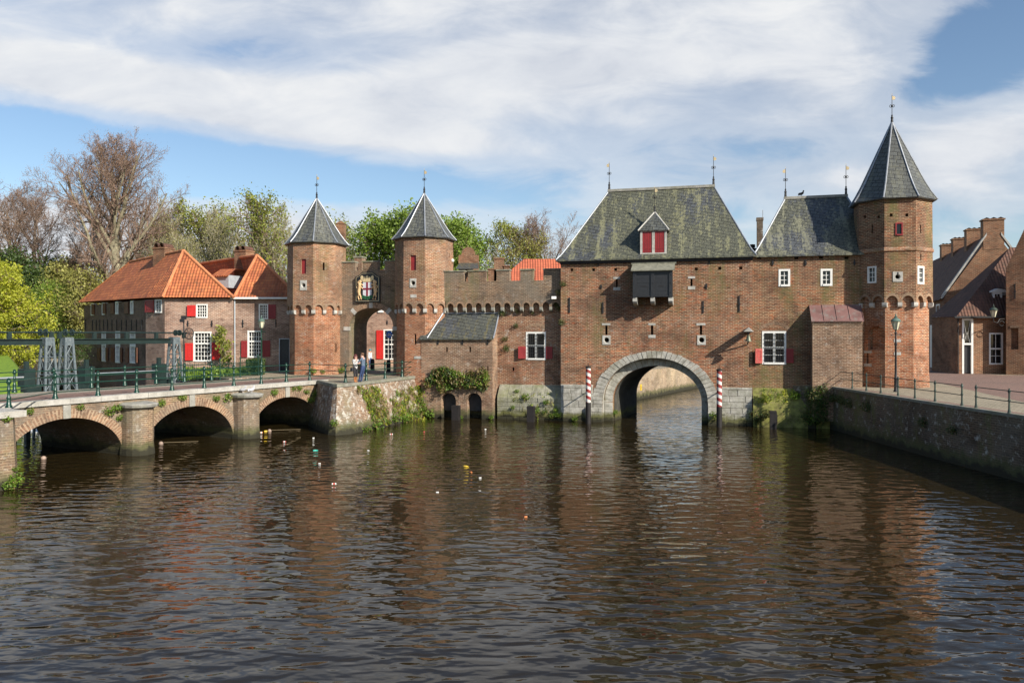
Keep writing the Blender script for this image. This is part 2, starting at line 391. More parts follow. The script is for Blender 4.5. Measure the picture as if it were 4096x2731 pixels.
# ---------------------------------------------------------------- building parts
def window(t, T, x0, x1, z0, z1, cols=2, rows=3, cut=None, y=0.0, depth=.14, fw=.1, cross=False, bars=False, mat='white', mw=.035, tr=None, name='window', glass='glass', label=None):
    f = MB(T); e = .004; yo, yi = y - .025, y + depth - .02
    f.box(x0 + e, x0 + fw, yo, yi, z0 + e, z1 - e); f.box(x1 - fw, x1 - e, yo, yi, z0 + e, z1 - e)
    f.box(x0 + fw, x1 - fw, yo, yi, z1 - fw, z1 - e); f.box(x0 + fw, x1 - fw, yo - .03, yi, z0 + e, z0 + fw)
    ix0, ix1, iz0, iz1 = x0 + fw, x1 - fw, z0 + fw, z1 - fw
    zs = [iz0, iz1]
    if tr is not None or cross:
        zt = z0 + (z1 - z0) * (tr if tr is not None else .5)
        f.box(ix0, ix1, yo + .01, yi, zt - fw * .5, zt + fw * .5)
        zs = [iz0, zt, iz1]
    if cross:
        xm = (x0 + x1) / 2; f.box(xm - fw * .5, xm + fw * .5, yo + .004, yi, iz0, iz1)
    for i in range(1, cols):
        xx = ix0 + (ix1 - ix0) * i / cols
        if cross and i * 2 == cols: continue
        f.box(xx - mw / 2, xx + mw / 2, y + .045, yi - .01, iz0, iz1)
    for a, b in zip(zs[:-1], zs[1:]):
        n = rows if len(zs) == 2 else max(1, round(rows * (b - a) / (iz1 - iz0)))
        for i in range(1, n):
            zz = a + (b - a) * i / n
            f.box(ix0, ix1, y + .047, yi - .012, zz - mw / 2, zz + mw / 2)
    w = t.part(name, f, M[mat], label=label)
    t.part('pane', MB(T).box(x0 + .02, x1 - .02, y + depth - .035, y + depth - .022, z0 + .02, z1 - .02), M[glass], w)
    if cut is not None:
        cut.T = T; cut.box(x0, x1, y - .3, y + depth, z0, z1); cut.T = None
    if bars:
        b = MB(T); n = 4 * (2 if cross else 1)
        for i in range(n):
            xx = ix0 + (ix1 - ix0) * (i + .5) / n
            if abs(xx - (x0 + x1) / 2) > .05: b.box(xx - .012, xx + .012, yo - .05, yo - .026, iz0, iz1)
        for i in range(7):
            zz = iz0 + (iz1 - iz0) * (i + .5) / 7
            b.box(ix0 - .05, ix1 + .05, yo - .027, yo - .009, zz - .012, zz + .012)
        t.part('window_bars', b, M['iron'], w)
    return w

def shutter(t, T, x0, x1, z0, z1, mat='red', y=-.02, ang=0.0, hinge=1, label=None, name='shutter'):
    """board shutter with a raised frame; hinge +1: hinged on its right edge, -1 on its left; ang swings it out"""
    hx = x1 if hinge > 0 else x0
    TT = (T if T is not None else Matrix()) @ Tz(hx, y, 0, R(ang) * hinge)
    a, b = (x0 - hx, x1 - hx)
    s = MB(TT); s.box(a, b, -.045, 0, z0, z1)
    w = min(.11, (x1 - x0) * .22)
    s.box(a, a + w, -.065, -.044, z0, z1); s.box(b - w, b, -.065, -.044, z0, z1)
    s.box(a + w, b - w, -.065, -.044, z0, z0 + w * 1.3); s.box(a + w, b - w, -.065, -.044, z1 - w * 1.3, z1)
    if z1 - z0 > .9:
        s.box(a + w * 1.7, b - w * 1.7, -.058, -.044, z0 + w * 2, z1 - w * 2)
    return t.part(name, s, M[mat], label=label)

def anchor(t, T, x, z0, z1, y=0.0):
    m = MB(T); m.box(x - .035, x + .035, y - .06, y + .02, z0, z1); m.box(x - .06, x + .06, y - .075, y + .01, (z0 + z1) / 2 - .06, (z0 + z1) / 2 + .04)
    return t.part('wall_anchor', m, M['iron'])

def slit(t, T, cut, x, z0, z1, w=.14, lint=.45, sill=None, y=0.0, depth=1.0):
    cut.T = T; cut.box(x - w / 2, x + w / 2, y - .2, y + depth, z0, z1); cut.T = None
    if lint:
        t.part('lintel', MB(T).box(x - lint / 2, x + lint / 2, y - .02, y + .1, z1, z1 + .14), M['stone_pale'])
    if sill:
        t.part('sill', MB(T).box(x - lint / 2, x + lint / 2, y - .02, y + .1, z0 - sill, z0), M['stone_pale'])

def porthole(t, T, cut, x, z, r, half, half_z=None, y=0.0, key=False):
    """square stone with a round hole"""
    hz = half_z or half; n = 20; th = [2 * math.pi * (i + .5) / n for i in range(n)]
    def circ(rr, yy): return [(x + rr * math.cos(a), yy, z + rr * math.sin(a)) for a in th]
    def sq(yy):
        o = []
        for a in th:
            c, s_ = math.cos(a), math.sin(a); k = 1 / max(abs(c), abs(s_)); o.append((x + half * c * k, yy, z + hz * s_ * k))
        return o
    mb = MB(T); mb.loft([sq(y + .06), sq(y - .03), circ(r * 1.25, y - .03), circ(r, y + .08), circ(r, y + .3)], caps=False)
    t.part('gun_port', mb, M['stone_pale'])
    cut.T = T; cut.xz([(x + r * 1.26 * math.cos(a), z + r * 1.26 * math.sin(a)) for a in th], y - .2, y + 1.0); cut.T = None
    if key:
        t.part('gun_slot', MB(T).box(x - .04, x + .04, y - .036, y - .02, z + r, z + hz * .9), M['iron'])

def corbel_mb(T, x, y0, y1, ztop, w=.24, hgt=.3):
    """stone corbel from the wall plane y1 out to y0 (y0<y1)"""
    d = y1 - y0
    prof = [(y1 + .02, ztop), (y0 - .03, ztop), (y0 - .03, ztop - hgt * .5)]
    prof += [(y0 - .03 + d * (1 - math.cos(a)) * .8, ztop - hgt * .5 - hgt * .5 * math.sin(a)) for a in (R(30), R(60), R(88))]
    prof += [(y1 + .02, ztop - hgt)]
    mb = MB(T); n = len(prof)
    mb.add([(x - w / 2, p[0], p[1]) for p in prof] + [(x + w / 2, p[0], p[1]) for p in prof],
           [tuple(range(n)), tuple(range(2 * n - 1, n - 1, -1))] + [(i, n + i, n + (i + 1) % n, (i + 1) % n) for i in range(n)])
    return mb

def arcade_poly(x0, x1, zs, zt, n, rise=None, gap=.22):
    """strip of wall between zs and zt whose underside is cut by n small arches"""
    w = (x1 - x0) / n; r = (w - gap) / 2; rz = rise or r * 1.25
    pts = [(x0, zs)]
    for i in range(n):
        c = x0 + w * (i + .5)
        pts += [(c + r * math.cos(math.pi - math.pi * k / 8), zs + rz * math.sin(math.pi * k / 8)) for k in range(9)]
    return pts + [(x1, zs), (x1, zt), (x0, zt)]
def arcade_rings(T, x0, x1, zs, n, y, gap=.22, wd=.14):
    w = (x1 - x0) / n; r = (w - gap) / 2; rz = r * 1.25; mb = MB(T)
    for i in range(n):
        c = x0 + w * (i + .5); K = 8
        for k in range(K):
            a0, a1 = math.pi * k / K, math.pi * (k + 1) / K
            def q(rr, rrz, a): return (c + rr * math.cos(a), y, zs + rrz * math.sin(a))
            L = .16
            mb.add([q(r, rz, a0), q(min(r + wd, w / 2), rz + wd, a0), q(min(r + wd, w / 2), rz + wd, a1), q(r, rz, a1)], [(0, 1, 2, 3)],
                   uvs=[[(0, k * L), (wd, k * L), (wd, (k + 1) * L), (0, (k + 1) * L)]])
    return mb

def vane(t, parent, x, y, z, h, seed=0, flag=1):
    m = MB()
    m.lathe([(.09, z - .15), (.075, z + h * .1), (.045, z + h * .28), (.06, z + h * .29), (.03, z + h * .31), (.02, z + h * .32), (.017, z + h)], 8, x, y)
    m.sphere((x, y, z + h * .2), .085, 8); zc = z + h * .62
    for s in (-1, 1):
        m.tube([(x + s * (.075 + .065 * math.cos(a)), y, zc + .08 * math.sin(a)) for a in np.linspace(0, 6.28, 11)], .017, 5)
    m.sphere((x, y, zc), .07, 8)
    v = t.part('weather_vane', m, M['iron'], parent)
    f = MB(); z1 = z + h
    f.box(x - .01, x + .01, y - .012, y + .012, z1 - .05, z1 + .12)
    ol = [(0, .14), (.15, .14), (.2, .24), (.15, .34), (.0, .38)]
    f.xz([(x + flag * p[0], z1 - .42 + p[1]) if flag > 0 else (x - p[0], z1 - .42 + p[1]) for p in (ol if flag > 0 else ol[::-1])], y - .012, y + .012)
    t.part('vane_flag', f, M['gold'], v if parent is t.e else parent)
    return v

def hips(t, parent, lines, r=.075, mat='lead', name='hip_flashing'):
    m = MB()
    for ln in lines: m.tube(ln, r, 6)
    return t.part(name, m, M[mat], parent)

def blocks(mb, x0, x1, z0, z1, y, rowh=.38, proud=.05, seed=1, taper=None, wmin=.45, wmax=1.0, thick=.3):
    r = random.Random(seed); z = z0
    while z < z1 - .05:
        hh = min(rowh * r.uniform(.85, 1.15), z1 - z)
        if z1 - (z + hh) < .12: hh = z1 - z
        xa, xb = (x0, x1) if taper is None else taper(z + hh / 2)
        x = xa + (r.uniform(-.3, 0) if False else 0)
        while x < xb - .02:
            w = r.uniform(wmin, wmax)
            if xb - (x + w) < .25: w = xb - x
            p = proud + r.uniform(-.018, .018)
            g = .008; b = .015
            # bevelled front
            o = [(x + g, z + g), (x + w - g, z + g), (x + w - g, z + hh - g), (x + g, z + hh - g)]
            i = [(x + g + b, z + g + b), (x + w - g - b, z + g + b), (x + w - g - b, z + hh - g - b), (x + g + b, z + hh - g - b)]
            j = r.uniform(-.01, .01)
            mb.loft([[(q[0], y + thick, q[1]) for q in o], [(q[0], y - p + b, q[1]) for q in o], [(q[0], y - p + (j if n % 2 else -j), q[1]) for n, q in enumerate(i)]])
            x += w
        z += hh
    return mb

def hiproof(x0, x1, y0, y1, ze, rx0, rx1, ry, zr, flare=True):
    """rings of a hipped roof from the eave up"""
    def ring(t, k): 
        q = lambda a, b: a + (b - a) * t
        z = ze + (zr - ze) * k
        return [(q(x0, rx0), q(y0, ry), z), (q(x1, rx1), q(y0, ry), z), (q(x1, rx1), q(y1, ry), z), (q(x0, rx0), q(y1, ry), z)]
    base = [(p[0], p[1], p[2] - .1) for p in ring(0, 0)]
    if flare: rs = [base, ring(0, 0), ring(.1, .075), ring(.22, .19)]
    else: rs = [base, ring(0, 0)]
    mb = MB(); last = rs[-1]
    mb.loft(rs, caps=False)
    a, b, c, d = last; r0, r1 = (rx0, ry, zr), (rx1, ry, zr)
    mb.add([a, b, c, d, r0, r1], [(0, 1, 5, 4), (1, 2, 5), (2, 3, 4, 5), (3, 0, 4)])
    mb.add(base, [(3, 2, 1, 0)])
    H = [[rs[k][i] for k in range(1, len(rs))] + [(r0, r1, r1, r0)[i]] for i in range(4)]
    return mb, H, [r0, r1]

# ---------------------------------------------------------------- octagonal gate towers
SEEN = (6, 7, 0, 1, 2, 3)
def tower(label, px, cy, rpx, rlow, z0, zs, zt, ze, zap, group, roofk=1.10, mats=('brick_tower_low', 'brick_tower'), narch=2, slate='slate_clean', vh=3.0, openings=None, court=None):
    cx = FA.s(px, cy); zc = FA.w((cx, cy, 0))[1]; Ru = rpx * zc / F; Rl = Ru * rlow
    apU, apL = Ru * math.cos(R(22.5)), Rl * math.cos(R(22.5)); hwU, hwL = Ru * math.sin(R(22.5)), Rl * math.sin(R(22.5))
    t = Thing('gate_tower', label, 'tower', FA, (cx, cy, z0), group)
    wo = FA.w((cx, cy, 0)); FR = {k: Frame(wo[0], wo[1], -PSI + R(45 * k)) for k in range(-2, 4)}
    TT = lambda k: Tz(cx, cy, 0, R(45 * k))
    octo = lambda r: [(cx + r * math.cos(R(22.5 + 45 * i)), cy + r * math.sin(R(22.5 + 45 * i))) for i in range(8)]
    cu, cl = MB(), MB()
    low = MB().loft([[(p[0], p[1], z) for p in octo(r)] for r, z in ((Rl * 1.03, z0 - .6), (Rl * 1.015, z0 + .5), (Rl, z0 + .9), (Rl, zt + .05))])
    up = MB().loft([[(p[0], p[1], z) for p in octo(r)] for r, z in ((Ru, zt), (Ru * .985, ze))])
    for k in (-2, -1, 0, 1, 2):
        arc = MB(TT(k)).xz(arcade_poly(-hwU, hwU, zs, zt, narch), -apU, -apL + .02)
        t.part('arcade', arc, M[mats[1]])
        t.part('arch_bricks', arcade_rings(TT(k), -hwU, hwU, zs, narch, -apU - .006), M['brick_radial'])
        for i in range(1, narch):
            t.part('corbel', corbel_mb(TT(k), -hwU + 2 * hwU * i / narch, -apU, -apL, zs), M['stone_pale'])
        if k < 2:
            t.part('corbel', corbel_mb(Tz(cx, cy, 0, R(45 * k + 22.5)), 0, -Ru * .995, -Rl, zs, w=.27), M['stone_pale'])
    if openings: openings(t, TT, FR, apU, apL, cu, cl, Ru, Rl, cx, cy)
    t.part('upper_wall', up, M[mats[1]], cut=cu)
    t.part('lower_wall', low, M[mats[0]], cut=cl)
    if court:
        t.part('string_course', MB().loft([[(p[0], p[1], z) for p in octo(Ru * r)] for r, z in ((.995, court - .12), (1.025, court - .06), (1.025, court + .05), (1.0, court + .16))]), M['brick_tower'])
    Rr = Ru * roofk; H = zap - ze
    rr = [(Rr * .97, ze - .06), (Rr, ze), (Rr * .86, ze + H * .105), (Rr * .72, ze + H * .235), (.03, zap)]
    roof = t.part('roof', MB().loft([[(p[0], p[1], z) for p in octo(r)] for r, z in rr]), M[slate])
    hips(t, roof, [[(octo(r * 1.004)[i][0], octo(r * 1.004)[i][1], z + .02) for r, z in rr[1:]] for i in range(8)], .048)
    vane(t, roof, cx, cy, zap - .05, vh)
    return t

def op_L(t, TT, FR, aU, aL, cu, cl, Ru, Rl, cx, cy):
    f = FR[0]; g = FR[1]
    def rect(fr, a, x0, x1, y0, y1): return fr.s(x0, -a), fr.s(x1, -a), fr.h((x0 + x1) / 2, y1, -a), fr.h((x0 + x1) / 2, y0, -a)
    x0, x1, z0, z1 = rect(f, aU, 1204, 1224, 1036, 1095)
    cu.T = TT(0); cu.box(x0, x1, -aU - .2, -aU + .22, z0, z1); cu.T = None
    t.part('hatch', MB(TT(0)).box(x0 + .004, x1 - .004, -aU + .12, -aU + .17, z0 + .004, z1 - .004), M['red_dark'])
    xc, zz = f.s(1214, -aU), f.h(1214, 1141, -aU); porthole(t, TT(0), cu, xc, zz, .14, .27, .36, -aU)
    slit(t, TT(1), cu, g.s(1295, -aU), g.h(1295, 1081, -aU), g.h(1295, 1050, -aU), .13, 0, y=-aU)
    slit(t, TT(1), cl, g.s(1347, -aL), g.h(1347, 1409, -aL), g.h(1347, 1374, -aL), .09, 0, y=-aL)
def op_M(t, TT, FR, aU, aL, cu, cl, Ru, Rl, cx, cy):
    f = FR[0]; g = FR[1]
    x0, x1, z0, z1 = f.s(1641, -aU), f.s(1664, -aU), f.h(1652, 1081, -aU), f.h(1652, 1021, -aU)
    cu.T = TT(0); cu.box(x0, x1, -aU - .2, -aU + .22, z0, z1); cu.T = None
    t.part('hatch', MB(TT(0)).box(x0 + .004, x1 - .004, -aU + .12, -aU + .17, z0 + .004, z1 - .004), M['red_dark'])
    porthole(t, TT(0), cu, f.s(1652, -aU), f.h(1652, 1132, -aU), .14, .24, .32, -aU)
    t.part('stone_tablet', MB(TT(0)).box(f.s(1642, -aU), f.s(1666, -aU), -aU - .02, -aU + .05, f.h(1652, 1190, -aU), f.h(1652, 1178, -aU)), M['stone_pale'])
    slit(t, TT(0), cl, f.s(1661, -aL), f.h(1661, 1377, -aL), f.h(1661, 1336, -aL), .15, 0, y=-aL)
    q = FR[2]
    slit(t, TT(2), cu, q.s(1799, -aU), q.h(1799, 1031, -aU), q.h(1799, 1013, -aU), .16, 0, y=-aU)
    t.part('stone_tablet', MB(TT(0)).box(f.s(1657, -aL), f.s(1683, -aL), -aL - .03, -aL + .05, f.h(1668, 1435, -aL), f.h(1668, 1424, -aL)), M['stone_pale'])
def op_R(t, TT, FR, aU, aL, cu, cl, Ru, Rl, cx, cy):
    f, g, l = FR[0], FR[1], FR[-1]
    window(t, TT(0), f.s(3581, -aU), f.s(3612, -aU), f.h(3596, 942, -aU), f.h(3596, 890, -aU), 1, 1, cu, y=-aU, mat='red_dark', fw=.08)
    window(t, TT(-1), l.s(3470, -aU), l.s(3506, -aU), l.h(3488, 1133, -aU), l.h(3488, 1065, -aU), 2, 3, cu, y=-aU, fw=.1)
    window(t, TT(1), g.s(3669, -aU), g.s(3696, -aU), g.h(3682, 1137, -aU), g.h(3682, 1064, -aU), 2, 3, cu, y=-aU, fw=.12)
    porthole(t, TT(0), cu, f.s(3591, -aU), f.h(3591, 1107, -aU), .12, .27, .3, -aU, key=True)
    for fr, k, xs, yy in ((l, -1, (3458, 3513), 868), (f, 0, (3565, 3628), 860)):
        for x in xs:
            a, b = fr.s(x, -aU), fr.h(x, yy, -aU); cu.T = TT(k); cu.box(a - .08, a + .08, -aU - .2, -aU + .3, b - .09, b + .09); cu.T = None
    for fr, k, x, ya, yb in ((l, -1, 3488, 934, 898), (g, 1, 3684, 933, 900), (g, 1, 3684, 1040, 1015)):
        slit(t, TT(k), cu, fr.s(x, -aU), fr.h(x, ya, -aU), fr.h(x, yb, -aU), .11, 0, y=-aU)
    slit(t, TT(-1), cl, l.s(3470, -aL), l.h(3470, 1454, -aL), l.h(3470, 1412, -aL), .13, .55, .16, y=-aL)
    a, b = l.s(3476, -aL), l.h(3476, 1540, -aL); cl.T = TT(-1)
    cl.xz(arch(l.s(3505, -aL), l.h(3505, 1330, -aL), .55, .4, 10, b - 2.2 if False else l.h(3505, 1400, -aL)), -aL - .3, -aL + .35); cl.T = None
    for yy in (1368, 1420): t.part('stone_tablet', MB(TT(0)).box(f.s(3576, -aL), f.s(3604, -aL), -aL - .02, -aL + .05, f.h(3590, yy, -aL), f.h(3590, yy - 12, -aL)), M['stone_pale'])

G_T = 'octagonal slate-roofed gate towers'
zL = lambda px, py, y: FA.h(px, py, y)
tower('octagonal brick tower left of the land gate, nearest the small tiled houses', 1267, 1.4, 115, .92, 2.85, zL(1267, 1241, 0), zL(1267, 1212, 0), zL(1267, 981, 1.4), zL(1267, 795, 1.4), G_T, openings=op_L, vh=1.75)
tower('octagonal brick tower right of the coat of arms, beside the battlemented curtain wall', 1697, 1.3, 117, .93, 2.85, zL(1696, 1236, 0), zL(1696, 1208, 0), zL(1696, 961, 1.3), zL(1696, 775, 1.3), G_T, openings=op_M, vh=1.75)
tower('tallest octagonal tower with the steep slate spire beside the right quay', 3568, 1.05, 145, .905, 2.6, zL(3567, 1212, 0), zL(3567, 1172, 0), zL(3567, 815, 1.05), zL(3567, 492, 1.05), G_T, roofk=1.11, openings=op_R,
      mats=('brick_tower_low', 'brick_wing'), vh=1.75, court=zL(3567, 1006, 0))

# ---------------------------------------------------------------- land gate wall between the two left towers
yG = 1.55
xa, xb = X(1340, yG), X(1600, yG)
t = Thing('gate_wall', 'brick wall with the tall arched town gate under the coat of arms', 'gate', FA, ((xa + xb) / 2, yG, 2.85))
zg = Z(1485, 1081, yG); cut = MB()
acx = (X(1397, yG) + X(1573, yG)) / 2; arx = (X(1573, yG) - X(1397, yG)) / 2
asz = Z(1485, 1306, yG); arz = Z(1485, 1231, yG) - asz
cut.xz(arch(acx, asz, arx, arz, 16, 1.5), yG - .5, yG + 4.2)
t.part('wall', MB().box(xa, xb, yG, yG + 3.0, 2.2, zg), M['brick_curtain'], cut=cut)
rg = MB(); K = 30
for k in range(K):
    a0, a1 = math.pi * k / K, math.pi * (k + 1) / K
    q = lambda e, a: (acx + (arx + e) * math.cos(a), asz + (arz + e) * math.sin(a))
    L = .155; p = [q(0, a0), q(.42, a0), q(.42, a1), q(0, a1)]
    rg.add([(v[0], yG - .03, v[1]) for v in p] + [(v[0], yG + .05, v[1]) for v in p], [(0, 1, 2, 3), (3, 7, 4, 0), (1, 5, 6, 2)],
           uvs=[[(0, k * L), (.42, k * L), (.42, k * L + L), (0, k * L + L)], [(0, 0), (.1, 0), (.1, L), (0, L)], [(0, 0), (.1, 0), (.1, L), (0, L)]])
t.part('gate_arch', rg, M['brick_radial'])
ks = MB()
for a in (R(90), R(45), R(135)):
    c = (acx + (arx + .21) * math.cos(a), asz + (arz + .21) * math.sin(a))
    T = Matrix.Translation((c[0], yG, c[1])) @ Matrix.Rotation(math.pi / 2 - a, 4, 'Y')
    ks.T = T; ks.box(-.14, .14, -.05, .05, -.23, .23)
ks.T = None
for sx in (-1, 1): ks.box(acx + sx * (arx + .2) - .25, acx + sx * (arx + .2) + .25, yG - .05, yG + .1, asz - .3, asz - .01)
t.part('gate_stones', ks, M['stone_pale'])
for a, b in ((1346, 1420), (1451, 1511), (1539, 1596)):
    m = MB().box(X(a, yG), X(b, yG), yG - .002, yG + .45, zg, Z(1485, 1045, yG) - .06)
    mm = t.part('merlon', m, M['brick_curtain'])
    t.part('coping', MB().box(X(a, yG) - .04, X(b, yG) + .04, yG - .06, yG + .5, Z(1485, 1045, yG) - .06, Z(1485, 1045, yG) + .03), M['stone_moss'], mm)
c = (X(1421, yG + 1.2), X(1452, yG + 1.2))
m = t.part('chimney', MB().box(c[0], c[1], yG + 1, yG + 1.7, zg - .1, Z(1436, 1032, yG + 1.2)), M['brick_annex'])
t.part('coping', MB().prism([(c[0] - .05, yG + .95), (c[1] + .05, yG + .95), (c[1] + .05, yG + 1.75), (c[0] - .05, yG + 1.75)], Z(1436, 1032, yG + 1.2), Z(1436, 1026, yG + 1.2)), M['stone_moss'], m)

# coat of arms board (hangs on the gate wall)
yC = yG - .06
xc0, xc1, zc0, zc1 = X(1422, yC), X(1522, yC), Z(1472, 1209, yC), Z(1472, 1088, yC)
t = Thing('coat_of_arms', 'black board with crowned red-cross shield and two golden lions above the gate arch', 'coat of arms', FA, ((xc0 + xc1) / 2, yC, zc0))
w_, h_ = xc1 - xc0, zc1 - zc0; xm = (xc0 + xc1) / 2
def board(e):
    return [(xc0 + e, zc0 + e), (xc1 - e, zc0 + e), (xc1 - e, zc1 - h_ * .17 - e * .4), (xc1 - w_ * .14 - e * .3, zc1 - h_ * .12 - e * .6), (xm + w_ * .2, zc1 - e), (xm - w_ * .2, zc1 - e), (xc0 + w_ * .14 + e * .3, zc1 - h_ * .12 - e * .6), (xc0 + e, zc1 - h_ * .17 - e * .4)]
M['board_black'] = flatmat('black gloss board', (.012, .012, .013), .35)
M['shield_white'] = flatmat('shield white', (.62, .62, .66), .5, var=.08)
M['shield_red'] = flatmat('shield red', (.20, .012, .03), .5)
M['lion'] = flatmat('gilded lion', (.62, .42, .22), .5, var=.4, sc=14)
M['leaf_green'] = flatmat('painted leaves', (.02, .12, .05), .5)
t.part('board', MB().xz(board(0), yC - .10, yC), M['board_black'])
gr = MB(); B0, B1 = board(.09), board(.115)
for i in range(8):
    j = (i + 1) % 8
    gr.add([(B0[i][0], yC - .108, B0[i][1]), (B0[j][0], yC - .108, B0[j][1]), (B1[j][0], yC - .108, B1[j][1]), (B1[i][0], yC - .108, B1[i][1])], [(0, 1, 2, 3)])
t.part('gold_border', gr, M['gold'])
sx0, sx1, sz0, sz1 = xm - w_ * .17, xm + w_ * .17, zc0 + h_ * .2, zc0 + h_ * .66
sh = t.part('shield', MB().xz([(sx0, sz0 + .1), (xm - .1, sz0), (xm + .1, sz0), (sx1, sz0 + .1), (sx1, sz1), (sx0, sz1)], yC - .14, yC - .1), M['shield_white'])
t.part('red_cross', MB().box(xm - w_ * .035, xm + w_ * .035, yC - .155, yC - .139, sz0 + .01, sz1).box(sx0, xm - w_ * .035, yC - .155, yC - .139, sz0 + h_ * .21, sz0 + h_ * .265).box(xm + w_ * .035, sx1, yC - .155, yC - .139, sz0 + h_ * .21, sz0 + h_ * .265), M['shield_red'], sh)
cr = MB(); cz = sz1 + .02
cr.xz([(xm - w_ * .17, cz), (xm + w_ * .17, cz), (xm + w_ * .2, cz + h_ * .07), (xm - w_ * .2, cz + h_ * .07)], yC - .17, yC - .11)
for i in range(5):
    x = xm + (i - 2) * w_ * .105; zt_ = cz + h_ * (.2 if i % 2 == 0 else .16)
    cr.xz([(x - w_ * .045, cz + h_ * .06), (x + w_ * .045, cz + h_ * .06), (x + w_ * .05, zt_ - .05), (x, zt_ + .04), (x - w_ * .05, zt_ - .05)], yC - .16, yC - .115)
t.part('crown', cr, M['gold'])
for sgn in (-1, 1):
    l = MB(); P = lambda u, v: (xm + sgn * w_ * u, yC - .15, zc0 + h_ * v)
    l.tube([P(.31, .22), P(.33, .34), P(.31, .46), P(.29, .56), P(.30, .64)], [.07, .12, .11, .13, .10], 8)     # body
    l.sphere(P(.28, .68), .13, 8, sc=(1, .6, 1)); l.sphere(P(.33, .65), .12, 8, sc=(1, .5, 1.2))
    for a, b, c_ in ((P(.3, .58), P(.22, .6), P(.18, .57)), (P(.3, .5), P(.23, .5), P(.19, .46)), (P(.31, .3), P(.26, .2), P(.24, .11)), (P(.33, .28), P(.36, .18), P(.33, .1))):
        l.tube([a, b, c_], [.07, .05, .045], 6); l.sphere(c_, .06, 6)
    l.tube([P(.33, .28), P(.4, .34), P(.37, .44), P(.42, .5), P(.38, .56)], [.04, .035, .03, .04, .05], 6)
    t.part('lion', l, M['lion'])
lv = MB()
for i in range(13):
    u = -.2 + .4 * i / 12; lv.sphere((xm + w_ * u, yC - .13, zc0 + h_ * (.1 + .07 * abs(math.sin(i * 2.1)) + abs(u) * .25)), .08, 6, sc=(1.3, .4, .7))
t.part('painted_branches', lv, M['leaf_green'])

# ---------------------------------------------------------------- curtain wall
yU, yL = .4, .72
x0, x1 = X(1770, yU), X(2250, yU)
t = Thing('curtain_wall', 'battlemented curtain wall with arcaded parapet between the middle tower and the water gate', 'wall', FA, ((x0 + x1) / 2, yU, 0))
zcr, zmt = Z(2010, 1124, yU), Z(2010, 1079, yU); zas, zat = Z(2010, 1229, yU), Z(2010, 1203, yU)
n = 12; xA0, xA1 = X(1783, yU), X(2243, yU)
cut = MB()
wz = lambda py: Z(2144, py, yL)
up = t.part('parapet', MB().box(x0, x1, yU, yU + .9, zat, zcr), M['brick_curtain'])
t.part('arcade', MB().xz(arcade_poly(xA0, xA1, zas, zat, n, gap=.2), yU, yL + .05), M['brick_curtain'])
t.part('arch_bricks', arcade_rings(None, xA0, xA1, zas, n, yU - .006, gap=.2), M['brick_radial'])
for i in range(n):
    t.part('corbel', corbel_mb(None, xA0 + (xA1 - xA0) * i / n, yU, yL, zas, w=.2, hgt=.32), M['stone_cap'])
for a, b in ((1775, 1857), (1872, 1943), (1986, 2038), (2081, 2133), (2174, 2246)):
    mm = t.part('merlon', MB().box(X(a, yU), X(b, yU), yU - .003, yU + .4, zcr - .02, zmt - .06), M['brick_curtain'])
    t.part('coping', MB().box(X(a, yU) - .04, X(b, yU) + .04, yU - .06, yU + .46, zmt - .06, zmt + .02), M['stone_moss'], mm)
window(t, None, X(2104, yL), X(2184, yL), wz(1439), wz(1327), 2, 2, cut, y=yL, cross=True, bars=True, fw=.12)
shutter(t, None, X(2074, yL), X(2103, yL), wz(1434), wz(1386), 'red_dark', y=yL - .02, ang=14)
shutter(t, None, X(2185, yL), X(2212, yL), wz(1434), wz(1386), 'red_dark', y=yL - .02, ang=10, hinge=-1)
cut.box(X(2049, yL), X(2057, yL), yL - .3, yL + .5, wz(1484), wz(1470))
t.part('lower_wall', MB().box(x0, x1, yL, yL + 2.0, -1, zat), M['brick_curtain_low'], cut=cut)
wa = MB(); K = 12; xc = (X(2104, yL) + X(2184, yL)) / 2; zc = wz(1325)
for k in range(K):
    a0, a1 = R(50) + R(80) * k / K, R(50) + R(80) * (k + 1) / K; r0, r1 = .98, 1.2; zq = zc - .62
    wa.add([(xc + r * math.cos(a), yL - .008, zq + r * math.sin(a)) for r, a in ((r0, a0), (r1, a0), (r1, a1), (r0, a1))], [(0, 1, 2, 3)], uvs=[[(0, k * .13), (.22, k * .13), (.22, k * .13 + .13), (0, k * .13 + .13)]])
t.part('relieving_arch', wa, M['brick_radial'])
# mossy stone plinth
zl0, zl1 = Z(2110, 1537, yL), Z(2110, 1590, .0)
pl = MB(); xs0, xs1 = X(1990, .1), X(2246, .1)
blocks(pl, xs0, xs1, -.9, zl1, .0, .36, .04, 5)
r5 = random.Random(3); x = xs0
while x < xs1:
    w = r5.uniform(.6, 1.1); w = xs1 - x if xs1 - x - w < .3 else w
    pl.add([(x + .01, -.03, zl1 - .01), (x + w - .01, -.03, zl1 - .01), (x + w - .01, yL + .02, zl0), (x + .01, yL + .02, zl0), (x + .01, .3, zl1 - .3), (x + w - .01, .3, zl1 - .3)], [(0, 1, 2, 3), (0, 3, 4), (1, 5, 2)]); x += w
t.part('plinth', pl, M['stone_moss'])

